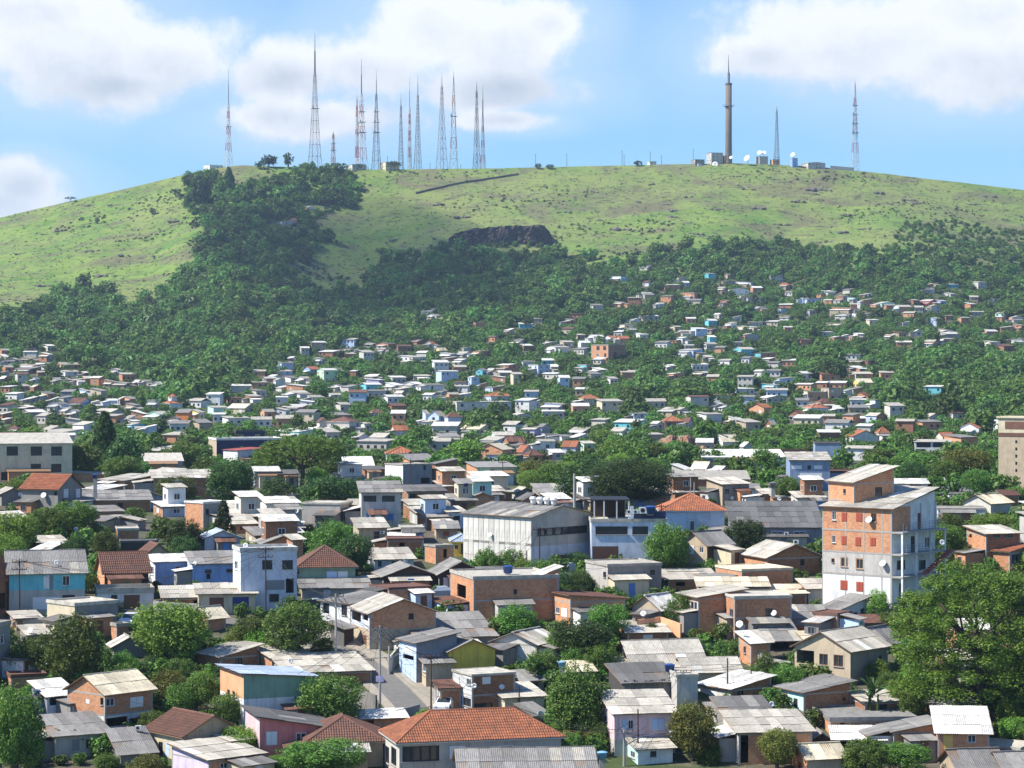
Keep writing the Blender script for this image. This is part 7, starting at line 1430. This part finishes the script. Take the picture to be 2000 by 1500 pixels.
# ---------------------------------------------------------------- labels that single each thing out
for h in MIDREF:
    q = h['spec']; rn = q[5].split(':')[2]; wn = WORDS[q[7]]; r = h['root']
    r['label'] = '%s shack with %s roof %s' % (wn, {'pale': 'pale', 'grey': 'grey', 'white': 'white', 'dark': 'dark', 'cream': 'cream', 'tileold': 'brown'}[rn], nearhouse((q[0] + q[2]) / 2, (q[3] + q[4]) / 2, h['D'])); r['group'] = 'low shacks between the houses'
for t_ in TREES:
    if not t_['auto']: continue
    size = 'huge' if t_['hw'] > 95 else 'large' if t_['hw'] > 55 else 'mid-sized' if t_['hw'] > 24 else 'small'
    form = {'umb': 'spreading tree', 'dome': 'spreading tree', 'conifer': 'pointed tree', 'bush': 'bush', 'round': 'round tree'}[t_['kind']]
    row = (t_['base'] + t_['top']) / 2
    loc = nearhouse(t_['px'], row, t_['D']) if t_['D'] < 620 else where(t_['px'], t_['base']) if t_['D'] < 2000 else 'on the ridge ' + where(t_['px'], 650).split(', ')[-1].replace('below', 'by')
    t_['root']['label'] = '%s %s %s %s' % (size, LOOK.get(t_['mat'], 'green'), form, loc)
ORD = ['leftmost', 'second-from-left', 'third-from-left', 'fourth-from-left', 'fifth-from-left', 'sixth-from-left', 'seventh-from-left', 'eighth-from-left', 'ninth-from-left', 'tenth-from-left', 'eleventh-from-left', 'twelfth-from-left', 'thirteenth-from-left', 'fourteenth-from-left', 'fifteenth-from-left', 'sixteenth-from-left', 'seventeenth-from-left', 'eighteenth-from-left', 'nineteenth-from-left', 'twentieth-from-left']
by = {}
for o, px in THINGS: by.setdefault(o['label'], []).append((px, o))
for lab, lst in by.items():
    if len(lst) < 2: continue
    lst.sort(key=lambda q: q[0])
    for k, (px, o) in enumerate(lst): o['label'] = (ORD[k] if k < len(lst) - 1 or len(lst) > 6 else 'rightmost') + ' ' + lab

# ---------------------------------------------------------------- air
b = MB(); b.box(-13600, -420, -18, 13600, 6200, 420); hz_o = link('haze', b.mesh('haze', 'ground')); hz_o['kind'] = 'stuff'
m = bpy.data.materials.new('haze'); m.use_nodes = True; m.node_tree.nodes.clear(); t = NT(m.node_tree)
pv = t.new('ShaderNodeVolumePrincipled'); pv.inputs['Color'].default_value = (.58, .77, 1.0, 1); pv.inputs['Density'].default_value = 0.00007; pv.inputs['Anisotropy'].default_value = .2
ou = t.new('ShaderNodeOutputMaterial'); t.l.new(pv.outputs[0], ou.inputs['Volume']); hz_o.data.materials.clear(); hz_o.data.materials.append(m)
# unseen cloud added high up to the left, to shade the gully and quarry
def cloud(cx, cyy, cz, rx, ry, rz, seed):
    b = MB(); rr = random.Random(seed); nu, nv = 28, 14; ph = [(rr.uniform(0, 6.28), rr.uniform(0, 6.28)) for _ in range(4)]
    def pt(i, j):
        a = 2 * math.pi * i / nu; e = -math.pi / 2 + math.pi * j / nv; k = 1 + .16 * math.sin(3 * a + ph[0][0]) * math.cos(2 * e + ph[0][1]) + .10 * math.sin(5 * a + ph[1][0]) * math.cos(4 * e + ph[1][1]) + .06 * math.sin(9 * a + ph[2][0]) * math.cos(7 * e)
        if j in (0, nv): k = 1
        return (rx * k * math.cos(e) * math.cos(a), ry * k * math.cos(e) * math.sin(a), rz * k * math.sin(e) * (1 if e > 0 else .5))
    for i in range(nu):
        for j in range(nv): b.quad(pt(i, j), pt(i + 1, j), pt(i + 1, j + 1), pt(i, j + 1))
    me = b.mesh('cloud', 'ground', True); me.materials.clear(); mm = bpy.data.materials.new('cloud'); mm.use_nodes = True; mm.node_tree.nodes.clear(); tt_ = NT(mm.node_tree)
    v_ = tt_.new('ShaderNodeVolumePrincipled'); v_.inputs['Color'].default_value = (.98, .98, 1, 1); v_.inputs['Density'].default_value = .011; oo = tt_.new('ShaderNodeOutputMaterial'); tt_.l.new(v_.outputs[0], oo.inputs['Volume'])
    me.materials.append(mm); o = link('cloud', me, None, (cx, cyy, cz)); o['kind'] = 'stuff'; return o
zs_ = 700.0; gx_, gy_ = -95.0, 1830.0; k_ = (zs_ - 110) / SDIR.z
cloud(gx_ + SDIR.x * k_, gy_ + SDIR.y * k_, zs_, 105, 250, 70, 3)
